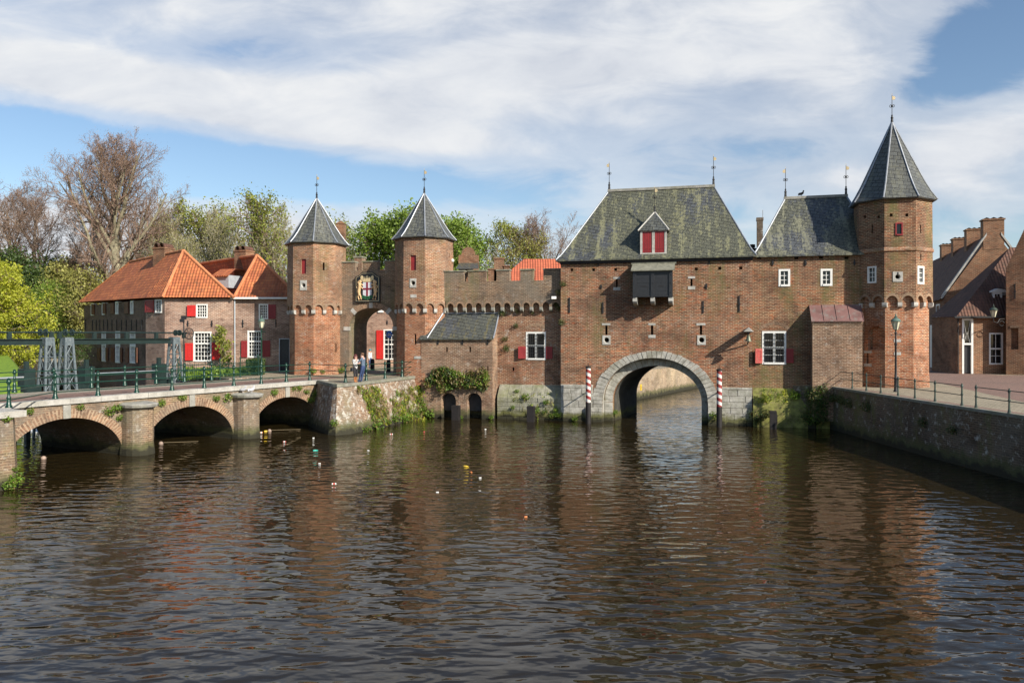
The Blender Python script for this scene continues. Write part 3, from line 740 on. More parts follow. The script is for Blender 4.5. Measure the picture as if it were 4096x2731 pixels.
# ---------------------------------------------------------------- slate lean-to
yA = -.55
Rl_M = 117 * FA.w((X(1696, 1.3), 1.3, 0))[1] / F * .93
xt = X(1696, 1.3)
x0, x1 = xt + .5, X(1970, yA); zE = Z(1850, 1353, yA); zT = Z(1990, 1253, yL - .05)
t = Thing('lean_to', 'small brick lean-to with a slate roof against the curtain wall, two arches at the water', 'annex', FA, ((x0 + x1) / 2, yA, 0))
cut = MB()
for px, c in ((1794, (1762, 1822)), (1895, (1866, 1925))):
    xx0, xx1 = X(c[0], yA - .1), X(c[1], yA - .1); r = (xx1 - xx0) / 2
    cut.xz(arch((xx0 + xx1) / 2, Z(px, 1602, yA - .1), r, Z(px, 1572, yA - .1) - Z(px, 1602, yA - .1), 12, -1.2), yA - .6, yA + 1.0)
for px in (1787, 1880): slit(t, None, cut, X(px, yA), Z(px, 1408, yA), Z(px, 1388, yA), .13, 0, y=yA)
cut.box(X(1951, yA) - .05, X(1951, yA) + .05, yA - .3, yA + .5, Z(1951, 1500, yA), Z(1951, 1464, yA))
zb = Z(1850, 1560, yA)
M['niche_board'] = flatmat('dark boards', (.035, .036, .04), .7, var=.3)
for c in ((1762, 1822), (1866, 1925)): t.part('niche_boards', MB().box(X(c[0], yA - .1) - .1, X(c[1], yA - .1) + .1, yA + .62, yA + .7, .5, 2.2), M['niche_board'])
t.part('wall', MB().box(x0, x1, yA, yL, -1, zE + .1), M['brick_annex'], cut=cut)
for a in (R(0), R(90)): pass
gb = MB().add([(x1 - .02, yA, zE + .1), (x1 - .02, yL, zE + .1), (x1 - .02, yL, zT - .1), (x1 - .35, yA, zE + .1), (x1 - .35, yL, zE + .1), (x1 - .35, yL, zT - .1)], [(0, 1, 2), (5, 4, 3), (0, 2, 5, 3), (1, 4, 5, 2), (0, 3, 4, 1)])
t.part('gable', gb, M['brick_annex'])
for px in (1753, 1851, 1952): anchor(t, None, X(px, yA), Z(px, 1378, yA), Z(px, 1357, yA), yA)
rf = MB(); y0r = yA - .18
rf.add([(x0 - .05, y0r, zE - .02), (x1 + .1, y0r, zE - .02), (x1 + .1, yA + .25, zE + .42), (x0 - .05, yA + .25, zE + .42), (x1 + .1, yL, zT), (x0 - .05, yL, zT),
        (x0 - .05, y0r, zE - .1), (x1 + .1, y0r, zE - .1), (x1 + .1, yA + .28, zE + .3), (x1 + .1, yL, zT - .12), (x0 - .05, yL, zT - .12)],
       [(0, 1, 2, 3), (3, 2, 4, 5), (6, 7, 1, 0), (7, 8, 2, 1), (8, 9, 4, 2)])
roof = t.part('roof', rf, M['slate_annex'])
hips(t, roof, [[(x0, yL - .04, zT + .02), (x1 + .1, yL - .04, zT + .02)], [(x1 + .1, y0r, zE), (x1 + .1, yA + .25, zE + .42), (x1 + .1, yL, zT)],
               [(X(1708, y0r), y0r + .03, zE + .02), (xt + .92 * Rl_M - .05, 1.3 - .38 * Rl_M - .12, zT + .02)]], .055)
# stones around the two water arches
for c in ((1762, 1822), (1866, 1925)):
    st = MB()
    xx0, xx1 = X(c[0], yA - .1), X(c[1], yA - .1); r = (xx1 - xx0) / 2; xm = (xx0 + xx1) / 2; zs_ = Z(1850, 1602, yA - .1)
    for k in range(11):
        a0, a1 = math.pi * k / 11, math.pi * (k + 1) / 11
        st.add([(xm + rr * math.cos(a), yA - .03, zs_ + rr * 1.02 * math.sin(a)) for rr, a in ((r, a0), (r + .2, a0), (r + .2, a1), (r, a1))], [(0, 1, 2, 3)], uvs=[[(0, k * .1), (.2, k * .1), (.2, k * .1 + .1), (0, k * .1 + .1)]])
    t.part('arch_bricks', st, M['brick_radial'])

# ---------------------------------------------------------------- water gate
x0, x1 = X(2243), X(3010); zw = Z(2630, 1033); DEP = 7.0
t = Thing('water_gate', 'large brick water gate with mossy hipped slate roof and stone arch over the canal', 'gatehouse', FA, ((x0 + x1) / 2, 0, 0))
cut = MB(); axc = X(2617); zsp = Z(2617, 1605)
ro, rzo = (X(2866) - X(2368)) / 2, Z(2617, 1404.5) - zsp
ri, rzi = ro - .62, Z(2617, 1431) - zsp
rt, rzt = ro - 1.12, Z(2617, 1462, .8) - zsp
SK = math.tan(R(8.8))
cut.xz(arch(axc, zsp, ri, rzi, 24, -1.5), -.5, .7)
cutb = MB(); cutb.xz(arch(axc, zsp, rt, rzt, 24, -1.5), .6, DEP + .5, sk=SK)
def putlog(px, py, w=.2):
    a, b = X(px), Z(px, py); cut.box(a - w / 2, a + w / 2, -.3, .4, b - w / 2, b + w / 2)
for px, py in ((2287, 1079), (2374, 1079), (2462, 1078), (2785, 1076), (2879, 1073), (2963, 1072), (2826, 1143)): putlog(px, py, .19 if px != 2826 else .12)
for px, a, b in ((2467, 1116, 1149), (2766, 1114, 1145)): slit(t, None, cut, X(px), Z(px, b), Z(px, a), .13, .45, .2)
for px in (2425, 2608, 2804):
    slit(t, None, cut, X(px), Z(px, 1339), Z(px, 1301), .15, .56 if px != 2608 else .46, .2 if px == 2608 else None)
for px in (2426, 2806): porthole(t, None, cut, X(px), Z(px, 1360), .15, .27, .31)
body = MB().box(x0, x1, 0, DEP, -1, zw)
me = body.mesh('wall', t.o); me = boolean(me, cut, t.o); me = boolean(me, cutb, t.o); auto_uv(me, t.o); me.name = 'wall'
link_mesh('wall', me, M['brick_gate'], t.e)
for px, a, b in ((2278, 1190, 1251), (2412, 1209, 1253), (2813, 1204, 1252), (2957, 1184, 1246), (2393, 1040, 1064), (2837, 1034, 1056), (2405, 1138, 1155), (2826, 1135, 1155)):
    anchor(t, None, X(px), Z(px, b), Z(px, a))
M['vault_shade'] = stonemat('vault stone painted shade', (.075, .07, .062), (.03, .028, .025), .1, 6)  # near-black colour paints the passage's shade onto its stone lining
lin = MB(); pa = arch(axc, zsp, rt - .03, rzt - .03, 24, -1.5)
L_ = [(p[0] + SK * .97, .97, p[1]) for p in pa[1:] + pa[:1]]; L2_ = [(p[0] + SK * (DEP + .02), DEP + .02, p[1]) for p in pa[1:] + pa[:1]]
lin.loft([L2_, L_], caps=False, closed=False); t.part('passage_shade_lining', lin, M['vault_shade'])
rv = MB(); pa = arch(axc, zsp, ri - .012, rzi - .012, 24, -1.5)
rv.loft([[(p[0], .7, p[1]) for p in pa[1:] + pa[:1]], [(p[0], .0, p[1]) for p in pa[1:] + pa[:1]]], caps=False, closed=False); t.part('arch_reveal', rv, M['stone'])
av = MB(); K = 37; r7 = random.Random(5)
for k in range(K):
    a0, a1 = math.pi * k / K + .004, math.pi * (k + 1) / K - .004; pr = r7.uniform(.02, .07); e = r7.uniform(-.03, .05)
    P = [(axc + rx * math.cos(a), zsp + rz * math.sin(a)) for rx, rz, a in ((ri, rzi, a0), (ro + e, rzo + e * .7, a0), (ro + e, rzo + e * .7, a1), (ri, rzi, a1))]
    av.xz(P, -pr, .25)
zb_ = -1
for sx in (-1, 1):
    xe0, xe1 = (axc - ro, axc - ri) if sx < 0 else (axc + ri, axc + ro)
    blocks(av, xe0, xe1, zb_, zsp, 0, .55, .06, 9, wmin=.62, wmax=.63)
t.part('stone_arch', av, M['stone'])
av = MB()
for k in range(25):
    a0, a1 = math.pi * k / 25 + .004, math.pi * (k + 1) / 25 - .004
    P = [(axc + .1 + rx * math.cos(a), zsp + rz * math.sin(a)) for rx, rz, a in ((rt, rzt, a0), (ri + .03, rzi + .02, a0), (ri + .03, rzi + .02, a1), (rt, rzt, a1))]
    av.xz(P, .68, .95)
t.part('inner_arch', av, M['stone'])
sb = MB(); zst, zst2 = Z(2300, 1537), Z(2950, 1549)
for q in ((x0, axc - ro - .02, zst, 21), (axc + ro + .02, x1 - .02, zst2, 22)): t.part('stone_base', blocks(MB(), q[0], q[1], -1, q[2], 0, .4, .05, q[3]), M['stone'])
for q in ((axc - ro - .5, axc - ri, .95, 23), (axc + ri, axc + ro + .5, .8, 24)): t.part('stone_foot', blocks(MB(), q[0], q[1], -1, q[2], -.12, .4, .1, q[3]), M['stone'])
for q in ((axc - ri + .01, axc + .1 - rt, 25), (axc + .1 + rt, axc + ri - .01, 26)): t.part('jamb_stones', blocks(MB(), q[0], q[1], -1, zsp, .72, .45, .04, q[2], wmin=.6, wmax=.61), M['stone'])
# timber hoist box
bx0, bx1, bz0, bz1 = X(2532, -1), X(2690, -1), Z(2610, 1186, -1), Z(2610, 1078, -1)
bm_ = MB().box(bx0 + .05, bx1 - .05, -.98, 0, bz0 + .05, bz1)
for i in range(6):
    z = bz0 + .07 + (bz1 - bz0 - .1) * i / 6; bm_.box(bx0 + .07, bx1 - .07, -1.0, -.97, z, z + (bz1 - bz0) / 6 - .025)
ob = t.part('box_body', bm_, M['black'])
pm = MB()
for f_ in (0, .5, 1):
    xx = bx0 + .1 + (bx1 - bx0 - .2) * f_; pm.box(xx - .11, xx + .11, -1.06, -.96, bz0 - .05, bz1 + .02)
    for q in (.15, .5, .8): pm.sphere((xx, -1.07, bz0 + (bz1 - bz0) * q), .03, 6)
pm.box(bx0 - .01, bx1 + .01, -1.03, 0, bz0 - .02, bz0 + .06)
t.part('box_posts', pm, M['black'], ob)
hm = MB()
for fx in (.28, .72):
    xx = bx0 + (bx1 - bx0) * fx; hm.box(xx - .14, xx + .14, -1.015, -1.0, bz0 + (bz1 - bz0) * .38, bz0 + (bz1 - bz0) * .42)
t.part('hatch_slots', hm, M['iron'], ob)
for f_ in (0, .5, 1):
    xx = bx0 + .12 + (bx1 - bx0 - .24) * f_
    t.part('corbel', corbel_mb(None, xx, -.98, 0, bz0 - .05, .27, .5), M['stone_pale'])
hz = Z(2610, 1079, -1.2)
hd = MB().add([(bx0 - .12, -1.22, hz), (bx1 + .12, -1.22, hz), (bx1 + .12, 0, hz + .52), (bx0 - .12, 0, hz + .52), (bx0 - .12, -1.22, hz - .06), (bx1 + .12, -1.22, hz - .06), (bx1 + .12, 0, hz + .44), (bx0 - .12, 0, hz + .44)],
              [(0, 1, 2, 3), (4, 7, 6, 5), (0, 4, 5, 1), (1, 5, 6, 2), (0, 3, 7, 4)])
hd.box(bx0 - .2, bx1 + .2, -.14, 0, hz + .46, hz + .62)
t.part('box_roof', hd, M['lichen_wood'])
# roof
ze = Z(2630, 1030, -.3); ry = DEP / 2; zr = Z(2640, 753, ry)
mb, H, rd = hiproof(x0 - .28, x1 + .22, -.32, DEP + .32, ze, X(2437, ry), X(2854, ry), ry, zr)
roof = t.part('roof', mb, M['slate'])
hips(t, roof, H, .05)
t.part('ridge_cap', MB().xz([(rd[0][0] - .1, zr - .12), (rd[1][0] + .1, zr - .12), (rd[1][0] + .1, zr + .06), (rd[0][0] - .1, zr + .06)], ry - .16, ry + .16), M['stone_cap'], roof)
vane(t, roof, rd[0][0], ry, zr, 1.95, flag=-1); vane(t, roof, rd[1][0], ry, zr, 2.0)
t.part('eave_board', MB().box(x0 - .03, x1 + .03, -.16, .0, zw - .25, ze - .06), M['wood_dark'], roof)
# dormer
yD = -.28 + .25
dx0, dx1, dz0, dz1 = X(2561, yD), X(2667, yD), Z(2615, 1010, yD), Z(2615, 926, yD)
dm = MB().box(dx0 + .02, dx1 - .02, yD + .03, yD + 2.6, dz0 - .3, dz1)
dor = t.part('dormer', dm, M['slate_clean'])
fm = MB(); xm = (dx0 + dx1) / 2
for a, b in ((dx0, dx0 + .14), (xm - .09, xm + .09), (dx1 - .14, dx1)): fm.box(a, b, yD - .05, yD + .04, dz0 - .02, dz1)
fm.box(dx0, dx1, yD - .06, yD + .04, dz0 - .1, dz0 - .02); fm.box(dx0, dx1, yD - .055, yD + .04, dz1, dz1 + .08)
t.part('dormer_frame', fm, M['stone_pale'], dor)
for a, b in ((dx0 + .14, xm - .09), (xm + .09, dx1 - .14)):
    s = MB(); k = 4
    for i in range(k): s.box(a + (b - a) * i / k + .008, a + (b - a) * (i + 1) / k - .008, yD - .02, yD + .03, dz0, dz1)
    s.box(a, b - .05, yD - .035, yD - .019, dz0 + .22, dz0 + .28)
    t.part('shutter', s, M['red_dark'], dor)
ap = (xm, yD + 1.15, Z(2622, 848, yD + 1.15)); e0, e1, zz = dx0 - .14, dx1 + .14, dz1 + .06
t.part('dormer_roof', MB().add([(e0, yD - .16, zz), (e1, yD - .16, zz), ap, (e0, yD + 2.9, zz), (e1, yD + 2.9, zz), (xm, yD + 3, ap[2])], [(0, 1, 2), (1, 4, 5, 2), (3, 0, 2, 5), (0, 3, 4, 1)]), M['slate_clean'], dor)
hips(t, dor, [[(e0, yD - .16, zz), ap], [(e1, yD - .16, zz), ap]], .055, 'stone_pale')
vane(t, dor, ap[0], ap[1], ap[2] - .05, 1.65)

M['moss_slope'] = flatmat('mossy slope', (.19, .19, .05), .95, var=.6, sc=2.5, dirt=(.22, .16, .10))
# ---------------------------------------------------------------- wing right of the water gate
yW = .14
x0, x1 = X(3010, yW), X(3490, yW) ; zw = Z(3220, 1022, yW); wd = 6.4
t = Thing('wing_building', 'brick wing with its own slate roof between the water gate and the tall tower', 'building', FA, ((x0 + x1) / 2, yW, 0))
cut = MB()
for c in ((3114, 3161, 1076, 1146), (3282, 3330, 1075, 1144)):
    px = (c[0] + c[1]) / 2; window(t, None, X(c[0], yW), X(c[1], yW), Z(px, c[3], yW), Z(px, c[2], yW), 2, 3, cut, y=yW, fw=.13)
window(t, None, X(3048, yW), X(3145, yW), Z(3096, 1457, yW), Z(3096, 1324, yW), 2, 4, cut, y=yW, cross=True, bars=True, fw=.13)
shutter(t, None, X(3013, yW), X(3047, yW), Z(3030, 1452, yW), Z(3030, 1394, yW), 'red_worn', y=yW - .04, ang=32, label='weathered red shutter swung out from the wall')
shutter(t, None, X(3146, yW), X(3176, yW), Z(3160, 1451, yW), Z(3160, 1394, yW), 'red_dark', y=yW - .03, ang=24, hinge=-1)
for px in (3036, 3186, 3284, 3386):
    a, b = X(px, yW), Z(px, 1031, yW); cut.box(a - .12, a + .12, yW - .3, yW + .4, b - .09, b + .09)
t.part('wall', MB().box(x0, x1, yW, yW + wd, -1, zw), M['brick_wing'], cut=cut)
for px in (3091, 3223, 3418): anchor(t, None, X(px, yW), Z(px, 1062, yW), Z(px, 1040, yW), yW)
wa = MB(); K = 16; xc = X(3098, yW); zq = Z(3098, 1322, yW) - .65
for k in range(K):
    a0, a1 = R(40) + R(100) * k / K, R(40) + R(100) * (k + 1) / K
    wa.add([(xc + r * math.cos(a), yW - .008, zq + r * .93 * math.sin(a)) for r, a in ((1.08, a0), (1.28, a0), (1.28, a1), (1.08, a1))], [(0, 1, 2, 3)], uvs=[[(0, k * .13), (.22, k * .13), (.22, k * .13 + .13), (0, k * .13 + .13)]])
t.part('relieving_arch', wa, M['brick_radial'])
ze = Z(3220, 1018, yW - .2); ry = yW + wd / 2; zr = Z(3260, 787, ry)
mb, H, rd = hiproof(x0 - .02, x1 + .6, yW - .24, yW + wd + .24, ze, X(3142, ry), X(3384, ry), ry, zr)
roof = t.part('roof', mb, M['slate_wing']); hips(t, roof, [H[0], H[3], H[1]], .06)
t.part('ridge_cap', MB().box(rd[0][0] - .1, rd[1][0] + .1, ry - .15, ry + .15, zr - .12, zr + .06), M['stone_cap'], roof)
vane(t, roof, rd[0][0], ry, zr, 1.95, flag=-1); vane(t, roof, rd[1][0], ry, zr, 1.95)
bp = MB(); zp1, zp0 = Z(3100, 1552, yW), Z(3100, 1625, yW)
bp.add([(x0 + .02, yW - .01, zp1), (x1 - 1, yW - .01, zp1), (x1 - 1, yW - .42, zp0), (x0 + .02, yW - .42, zp0), (x0 + .02, yW - .42, -1), (x1 - 1, yW - .42, -1), (x0 + .02, yW, -1)], [(3, 2, 1, 0), (4, 5, 2, 3), (3, 0, 6, 4)])
t.part('sloped_base', bp, M['moss_slope'])
# chimney behind the valley
yk = wd + 3
solid('chimney', MB().box(X(3028, yk), X(3052, yk), yk, yk + .5, 6, Z(3040, 882, yk)).box(X(3026, yk), X(3054, yk), yk - .03, yk + .53, Z(3040, 882, yk), Z(3040, 870, yk)).tube([(X(3051, yk), yk, Z(3051, 880, yk)), (X(3051, yk), yk, Z(3051, 840, yk))], .015, 5),
      M['brick_quay'], 'dark slim chimney with mossy top between the two slate roofs', 'chimney', FA, (X(3040, yk), yk, 6))

# ---------------------------------------------------------------- copper roofed annex
yK = -.78
x0, x1 = X(3250, yK), X(3450, yK); zE, zT = Z(3350, 1281, yK), Z(3330, 1219, yW)
t = Thing('copper_roof_annex', 'small brick annex with a reddish copper lean-to roof left of the tall tower', 'annex', FA, ((x0 + x1) / 2, yK, 2.6))
t.part('wall', MB().box(x0, x1, yK, yW - .005, .5, zE).add([(x0, yK, zE), (x1, yK, zE), (x1, yW - .005, zE), (x0, yW - .005, zE), (x0, yW - .005, zT - .1), (x1, yW - .005, zT - .1)], [(0, 1, 5, 4), (0, 4, 3), (1, 2, 5)]), M['brick_annex'])
cp = MB()
for i in range(4):
    a, b = x0 - .08 + (x1 - x0 + .14) * i / 4, x0 - .08 + (x1 - x0 + .14) * (i + 1) / 4
    cp.add([(a, yK - .14, zE - .02), (b, yK - .14, zE - .02), (b, yW - .01, zT), (a, yW - .01, zT), (a, yK - .14, zE - .08), (b, yK - .14, zE - .08), (b, yW - .01, zT - .06), (a, yW - .01, zT - .06)], [(0, 1, 2, 3), (4, 5, 1, 0), (5, 6, 2, 1), (7, 4, 0, 3)])
    cp.tube([(b - .01, yK - .14, zE + .0), (b - .01, yW - .02, zT + .02)], .02, 4)
t.part('roof', cp, M['copper'])
t.part('eave_course', MB().box(x0 - .03, x1 + .02, yK - .05, yK, zE - .22, zE - .09), M['brick_annex'])
# ---------------------------------------------------------------- land, water
BR = Frame(-20.43, 34.1, math.atan2(14.1, 7.68))      # the stone bridge: x along it, y across to the far parapet
bw = lambda x, y: BR.w((x, y, 0))[:2]
fw = lambda x, y: FA.w((x, y, 0))[:2]
def surf(name, cols, rough=.9, sc=3.0, brick=None, bump=.01, grass=False):
    m, nt, out = mat_new(name)
    w = wpos(nt); n = noise(nt, w, sc, 5, .6)
    c = ramp(nt, n, [(.3, cols[0]), (.7, cols[1])])
    c = mixc(nt, ramp(nt, noise(nt, w, .35, 4), [(.4, 0), (.7, .45)]), c, cols[2])
    h = n
    if brick:
        br = nd(nt, 'TexBrick', {'Vector': w, 'Color1': (1, 1, 1), 'Color2': (.72, .72, .72), 'Mortar': (.45, .45, .4), 'Scale': 1.0, 'Mortar Size': .012, 'Brick Width': brick[0], 'Row Height': brick[1]})
        c = mixc(nt, 1.0, c, br.outputs[0], 'MULTIPLY'); h = mth(nt, 'ADD', n, mth(nt, 'MULTIPLY', br.outputs[1], -1))
    finish(nt, out, c, rough, bump=h, bs=.5, bd=bump)
    return m
M['cobble'] = surf('cobbles', ((.30, .25, .175), (.44, .37, .27), (.25, .23, .15)), brick=(.22, .14), bump=.03)
M['road_red'] = surf('red brick paving', ((.25, .15, .115), (.31, .19, .15), (.19, .125, .10)), brick=(.2, .1), sc=6)
M['road_tan'] = surf('tan paving', ((.30, .26, .20), (.38, .33, .26), (.25, .22, .17)), brick=(.3, .3), sc=5)
M['kerb'] = stonemat('kerb stone', (.46, .44, .40), (.30, .28, .25), .12, 8, wl=False)
M['kerb_dark'] = stonemat('mossy kerb', (.27, .26, .22), (.15, .145, .12), .4, 9, wl=False)
M['grass'] = surf('grass', ((.09, .17, .012), (.19, .29, .025), (.12, .20, .02)), sc=2.2, bump=.08)
M['bed'] = surf('canal bed', ((.05, .04, .02), (.07, .055, .03), (.04, .03, .02)))
M['path'] = surf('gravel path', ((.36, .31, .26), (.46, .40, .34), (.34, .3, .25)))
M['soil'] = surf('park floor', ((.05, .08, .012), (.11, .14, .025), (.06, .045, .025)), sc=.8, bump=.1)

def slab(name, poly, z0, z1, mat, kind='structure', side=None):
    a = sum(poly[i][0] * poly[(i + 1) % len(poly)][1] - poly[(i + 1) % len(poly)][0] * poly[i][1] for i in range(len(poly)))
    if a < 0: poly = poly[::-1]
    mb = MB().prism(poly, z0, z1)
    if side: mb.m = [0, 0] + [1] * len(poly)
    return solid(name, mb, [M[mat], M[side]] if side else M[mat], None, None, kind=kind)
def sheet(name, poly, z, mat):
    a = sum(poly[i][0] * poly[(i + 1) % len(poly)][1] - poly[(i + 1) % len(poly)][0] * poly[i][1] for i in range(len(poly)))
    if a < 0: poly = poly[::-1]
    return solid(name, MB().add([(p[0], p[1], z) for p in poly], [tuple(range(len(poly)))]), M[mat], None, None, kind='structure')

sheet('ground', [(-3000, -500), (3000, -500), (3000, 4000), (-3000, 4000)], -1.7, 'bed')
HT_ = 2.85
A_, B_, C_, D_ = (gp(*q, 2.83)[:2] for q in ((1264, 1523), (1340, 1540), (1388, 1538), (1681, 1504)))
hA1, hA2, hA3 = (-41.3, 73.6), (-29.37, 61.15), (-27.1, 59.5)      # long side wall of the left house
q1, q2 = gp(2537, 1601.6, 0)[:2], gp(2793, 1550, 0)[:2]
q0 = (q1[0] - .5 * (q2[0] - q1[0]), q1[1] - .5 * (q2[1] - q1[1])); q3 = (q2[0] + 2.5 * (q2[0] - q1[0]), q2[1] + 2.5 * (q2[1] - q1[1]))
xt1 = X(1696, 1.3)
slab('square', [A_, B_, C_, D_, fw(xt1 + 1.2, .6), fw(xt1 + 1.2, 20), (-10, 110), (-90, 110), (-52, 84), hA1, (-29.3, 61.25), (-27.0, 59.6), bw(15.2, 6.35), bw(16.9, 6.35), bw(16.9, -.35)], -1, HT_, 'cobble', side='brick_bastion')
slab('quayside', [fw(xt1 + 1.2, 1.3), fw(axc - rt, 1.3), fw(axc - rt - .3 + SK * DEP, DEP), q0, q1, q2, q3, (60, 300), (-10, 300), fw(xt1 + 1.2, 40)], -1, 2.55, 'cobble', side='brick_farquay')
slab('park_ground', [(-10, 110.2), (-90, 110.2), (-400, 300), (-400, 600), (-10, 600)], -1, 2.9, 'soil')
QH = 2.6
qp = [gp(px, py, QH)[:2] for px, py in ((4096, 1664), (3893, 1634), (3700, 1605), (3500, 1574), (3400, 1558), (3286, 1540))]
qline = [(19.45, 4), (19.4, 14)] + qp
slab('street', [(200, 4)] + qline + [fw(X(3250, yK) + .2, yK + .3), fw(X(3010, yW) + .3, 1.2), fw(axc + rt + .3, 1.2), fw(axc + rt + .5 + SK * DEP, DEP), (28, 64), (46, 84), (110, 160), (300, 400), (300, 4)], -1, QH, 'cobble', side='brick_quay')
# street surfaces on the right
sheet('road', [(21.5, 4), (22.4, 25), (24.1, 36), (28.6, 52), (31.5, 61), (43, 100), (60, 100), (37.5, 66), (38.5, 60), (60, 52), (60, 4)], QH + .004, 'road_red')
kq = MB()
for i in range(len(qline) - 1):
    (x0_, y0_), (x1_, y1_) = qline[i], qline[i + 1]
    kq.add([(x0_, y0_, QH + .008), (x0_ + .75, y0_, QH + .008), (x1_ + .75, y1_, QH + .008), (x1_, y1_, QH + .008)], [(0, 1, 2, 3)])
solid('pavement', kq, M['road_red'], None, None, kind='structure')
kq = MB()
for i in range(len(qline) - 1):
    (x0_, y0_), (x1_, y1_) = qline[i], qline[i + 1]
    kq.add([(x0_ - .06, y0_, QH - .10), (x0_ + .18, y0_, QH - .10), (x1_ + .18, y1_, QH - .10), (x1_ - .06, y1_, QH - .10), (x0_ - .06, y0_, QH + .03), (x0_ + .18, y0_, QH + .03), (x1_ + .18, y1_, QH + .03), (x1_ - .06, y1_, QH + .03)],
           [(4, 5, 6, 7), (3, 7, 4, 0), (0, 3, 2, 1), (1, 2, 6, 5)])
solid('kerb', kq, M['kerb_dark'], None, None, kind='structure')
# grass bank on the left, path
def gh(x, y):
    ys = [56, 58, 62, 70, 80, 100, 140, 300]; hs = [-.6, .4, 2.1, 3.1, 4.2, 5.4, 6.0, 6.5]
    b = float(np.interp(y, ys, hs)); return b + .25 * math.sin(x * .13 + 1) * min(1, max(0, (y - 60) / 10)) + .12 * math.sin(x * .41 + y * .3)
rows = [55, 56.5, 58, 60, 62, 65, 68, 72, 76, 80, 84, 88, 92, 96, 100, 106, 112, 120, 130, 140, 160, 200, 300, 600]
gv, gf = [], []; NC = 40
xr = lambda y: float(np.interp(y, [55, 58, 68, 97, 300, 600], [-33.5, -35.5, -43.5, -66, -180, -400])) + (0 if y < 60 else 0)
for y in rows:
    x1_ = xr(y)
    for k in range(NC + 1):
        u = (k / NC) ** 2; x = x1_ - u * 340; gv.append((x, y, gh(x, y) - (2.2 if k == 0 else (.6 if k == 1 else 0))))
for j in range(len(rows) - 1):
    for k in range(NC): a = j * (NC + 1) + k; gf.append((a + 1, a, a + NC + 1, a + NC + 2))
solid('grass_bank', MB().add(gv, gf), M['grass'], None, None, kind='structure', smooth=True)
pth = MB(); pl_ = []
for px, py in ((-200, 1352), (60, 1374), (110, 1384), (180, 1394), (250, 1401), (330, 1408), (380, 1412)):
    z = 80 - (py - 1384) * .45
    for _ in range(25):
        x = (px - CX) / F * z; g_ = gh(x, z); zz_ = (CH - g_) * F / (py - HY); z = z * .5 + zz_ * .5
    pl_.append(((px - CX) / F * z, z))
L = len(pl_); vs = []
for (x, y) in pl_: vs += [(x, y - 1.3, gh(x, y - 1.3) + .06), (x, y + 1.3, gh(x, y + 1.3) + .06)]
pth.add(vs, [(2 * i, 2 * i + 2, 2 * i + 3, 2 * i + 1) for i in range(L - 1)])
solid('footpath', pth, M['path'], None, None, kind='structure')

# water
m, nt, out = mat_new('canal water'); 
w = nd(nt, 'NewGeometry').outputs['Position']
def wn(scx, scy, ang, s, d=2, dist=0.0, ro=.5): return noise(nt, nd(nt, 'Mapping', {'Vector': w, 'Rotation': (0, 0, R(ang)), 'Scale': (scx, scy, 1)}).outputs[0], s, d, ro, dist)
a_ = wn(.5, 1.0, 10, 2.6, 1.2, .3, .35); b_ = wn(.55, 1.0, -22, 5.0, 1, .2); c_ = wn(.45, 1, 6, .55, 2)
amp = ramp(nt, wn(.4, 1, 10, .09, 2), [(.35, .35), (.62, 1.05)])
h = mth(nt, 'ADD', mth(nt, 'MULTIPLY', a_, .85), mth(nt, 'MULTIPLY', b_, .16)); h = mth(nt, 'ADD', h, mth(nt, 'MULTIPLY', c_, .5))
h = mth(nt, 'MULTIPLY', h, amp)
bn = nd(nt, 'Bump', {'Height': h, 'Strength': 1.0, 'Distance': .085})
pb = nd(nt, 'BsdfPrincipled', {'Base Color': (.019, .013, .0045), 'Roughness': .012, 'IOR': 1.40, 'Specular IOR Level': .5, 'Normal': bn})
nt.links.new(pb.outputs[0], out.inputs[0]); M['water'] = m
sheet('water', [(-300, -60), (300, -60), (300, 300), (-300, 300)], 0.0, 'water')

# ---------------------------------------------------------------- bastion wall under the square
def off(p, d, k): return (p[0] + d[0] * k, p[1] + d[1] * k)
t = Thing('bastion_wall', 'battered brick retaining wall with grass and dandelions below the paved corner of the square', 'wall', W0, (B_[0], B_[1], 0))
top = [A_, (A_[0] * .5 + B_[0] * .5, A_[1] * .5 + B_[1] * .5), (B_[0] - .1, B_[1] + .12), (B_[0] * .75 + C_[0] * .25, B_[1] - .1), (C_[0], C_[1] - .02), (C_[0] * .7 + D_[0] * .3, C_[1] * .7 + D_[1] * .3), (C_[0] * .35 + D_[0] * .65, C_[1] * .35 + D_[1] * .65), D_]
nrm = [(-.6, -.3), (-.5, -.5), (-.25, -.85), (.1, -1), (.5, -.86), (.8, -.6), (.8, -.6), (.7, -.5)]
rings = []
for zz, k in ((-1, .95), (0, .75), (1.2, .42), (2.72, .05), (2.72, -.5)):
    rings.append([(off(p, n, k)[0], off(p, n, k)[1], zz) for p, n in zip(top, nrm)])
wb = MB(); wb.loft(rings, closed=False)
t.part('wall', wb, M['brick_bastion'])
cp = MB()
for i in range(len(top) - 1):
    P = lambda j, k, z: (off(top[j], nrm[j], k)[0], off(top[j], nrm[j], k)[1], z)
    cp.add([P(i, .12, 2.72), P(i + 1, .12, 2.72), P(i + 1, -.4, 2.72), P(i, -.4, 2.72), P(i, .12, 2.9), P(i + 1, .12, 2.9), P(i + 1, -.4, 2.9), P(i, -.4, 2.9)], [(0, 1, 5, 4), (4, 5, 6, 7), (2, 3, 7, 6), (3, 2, 1, 0)])
t.part('coping', cp, M['kerb_dark'])

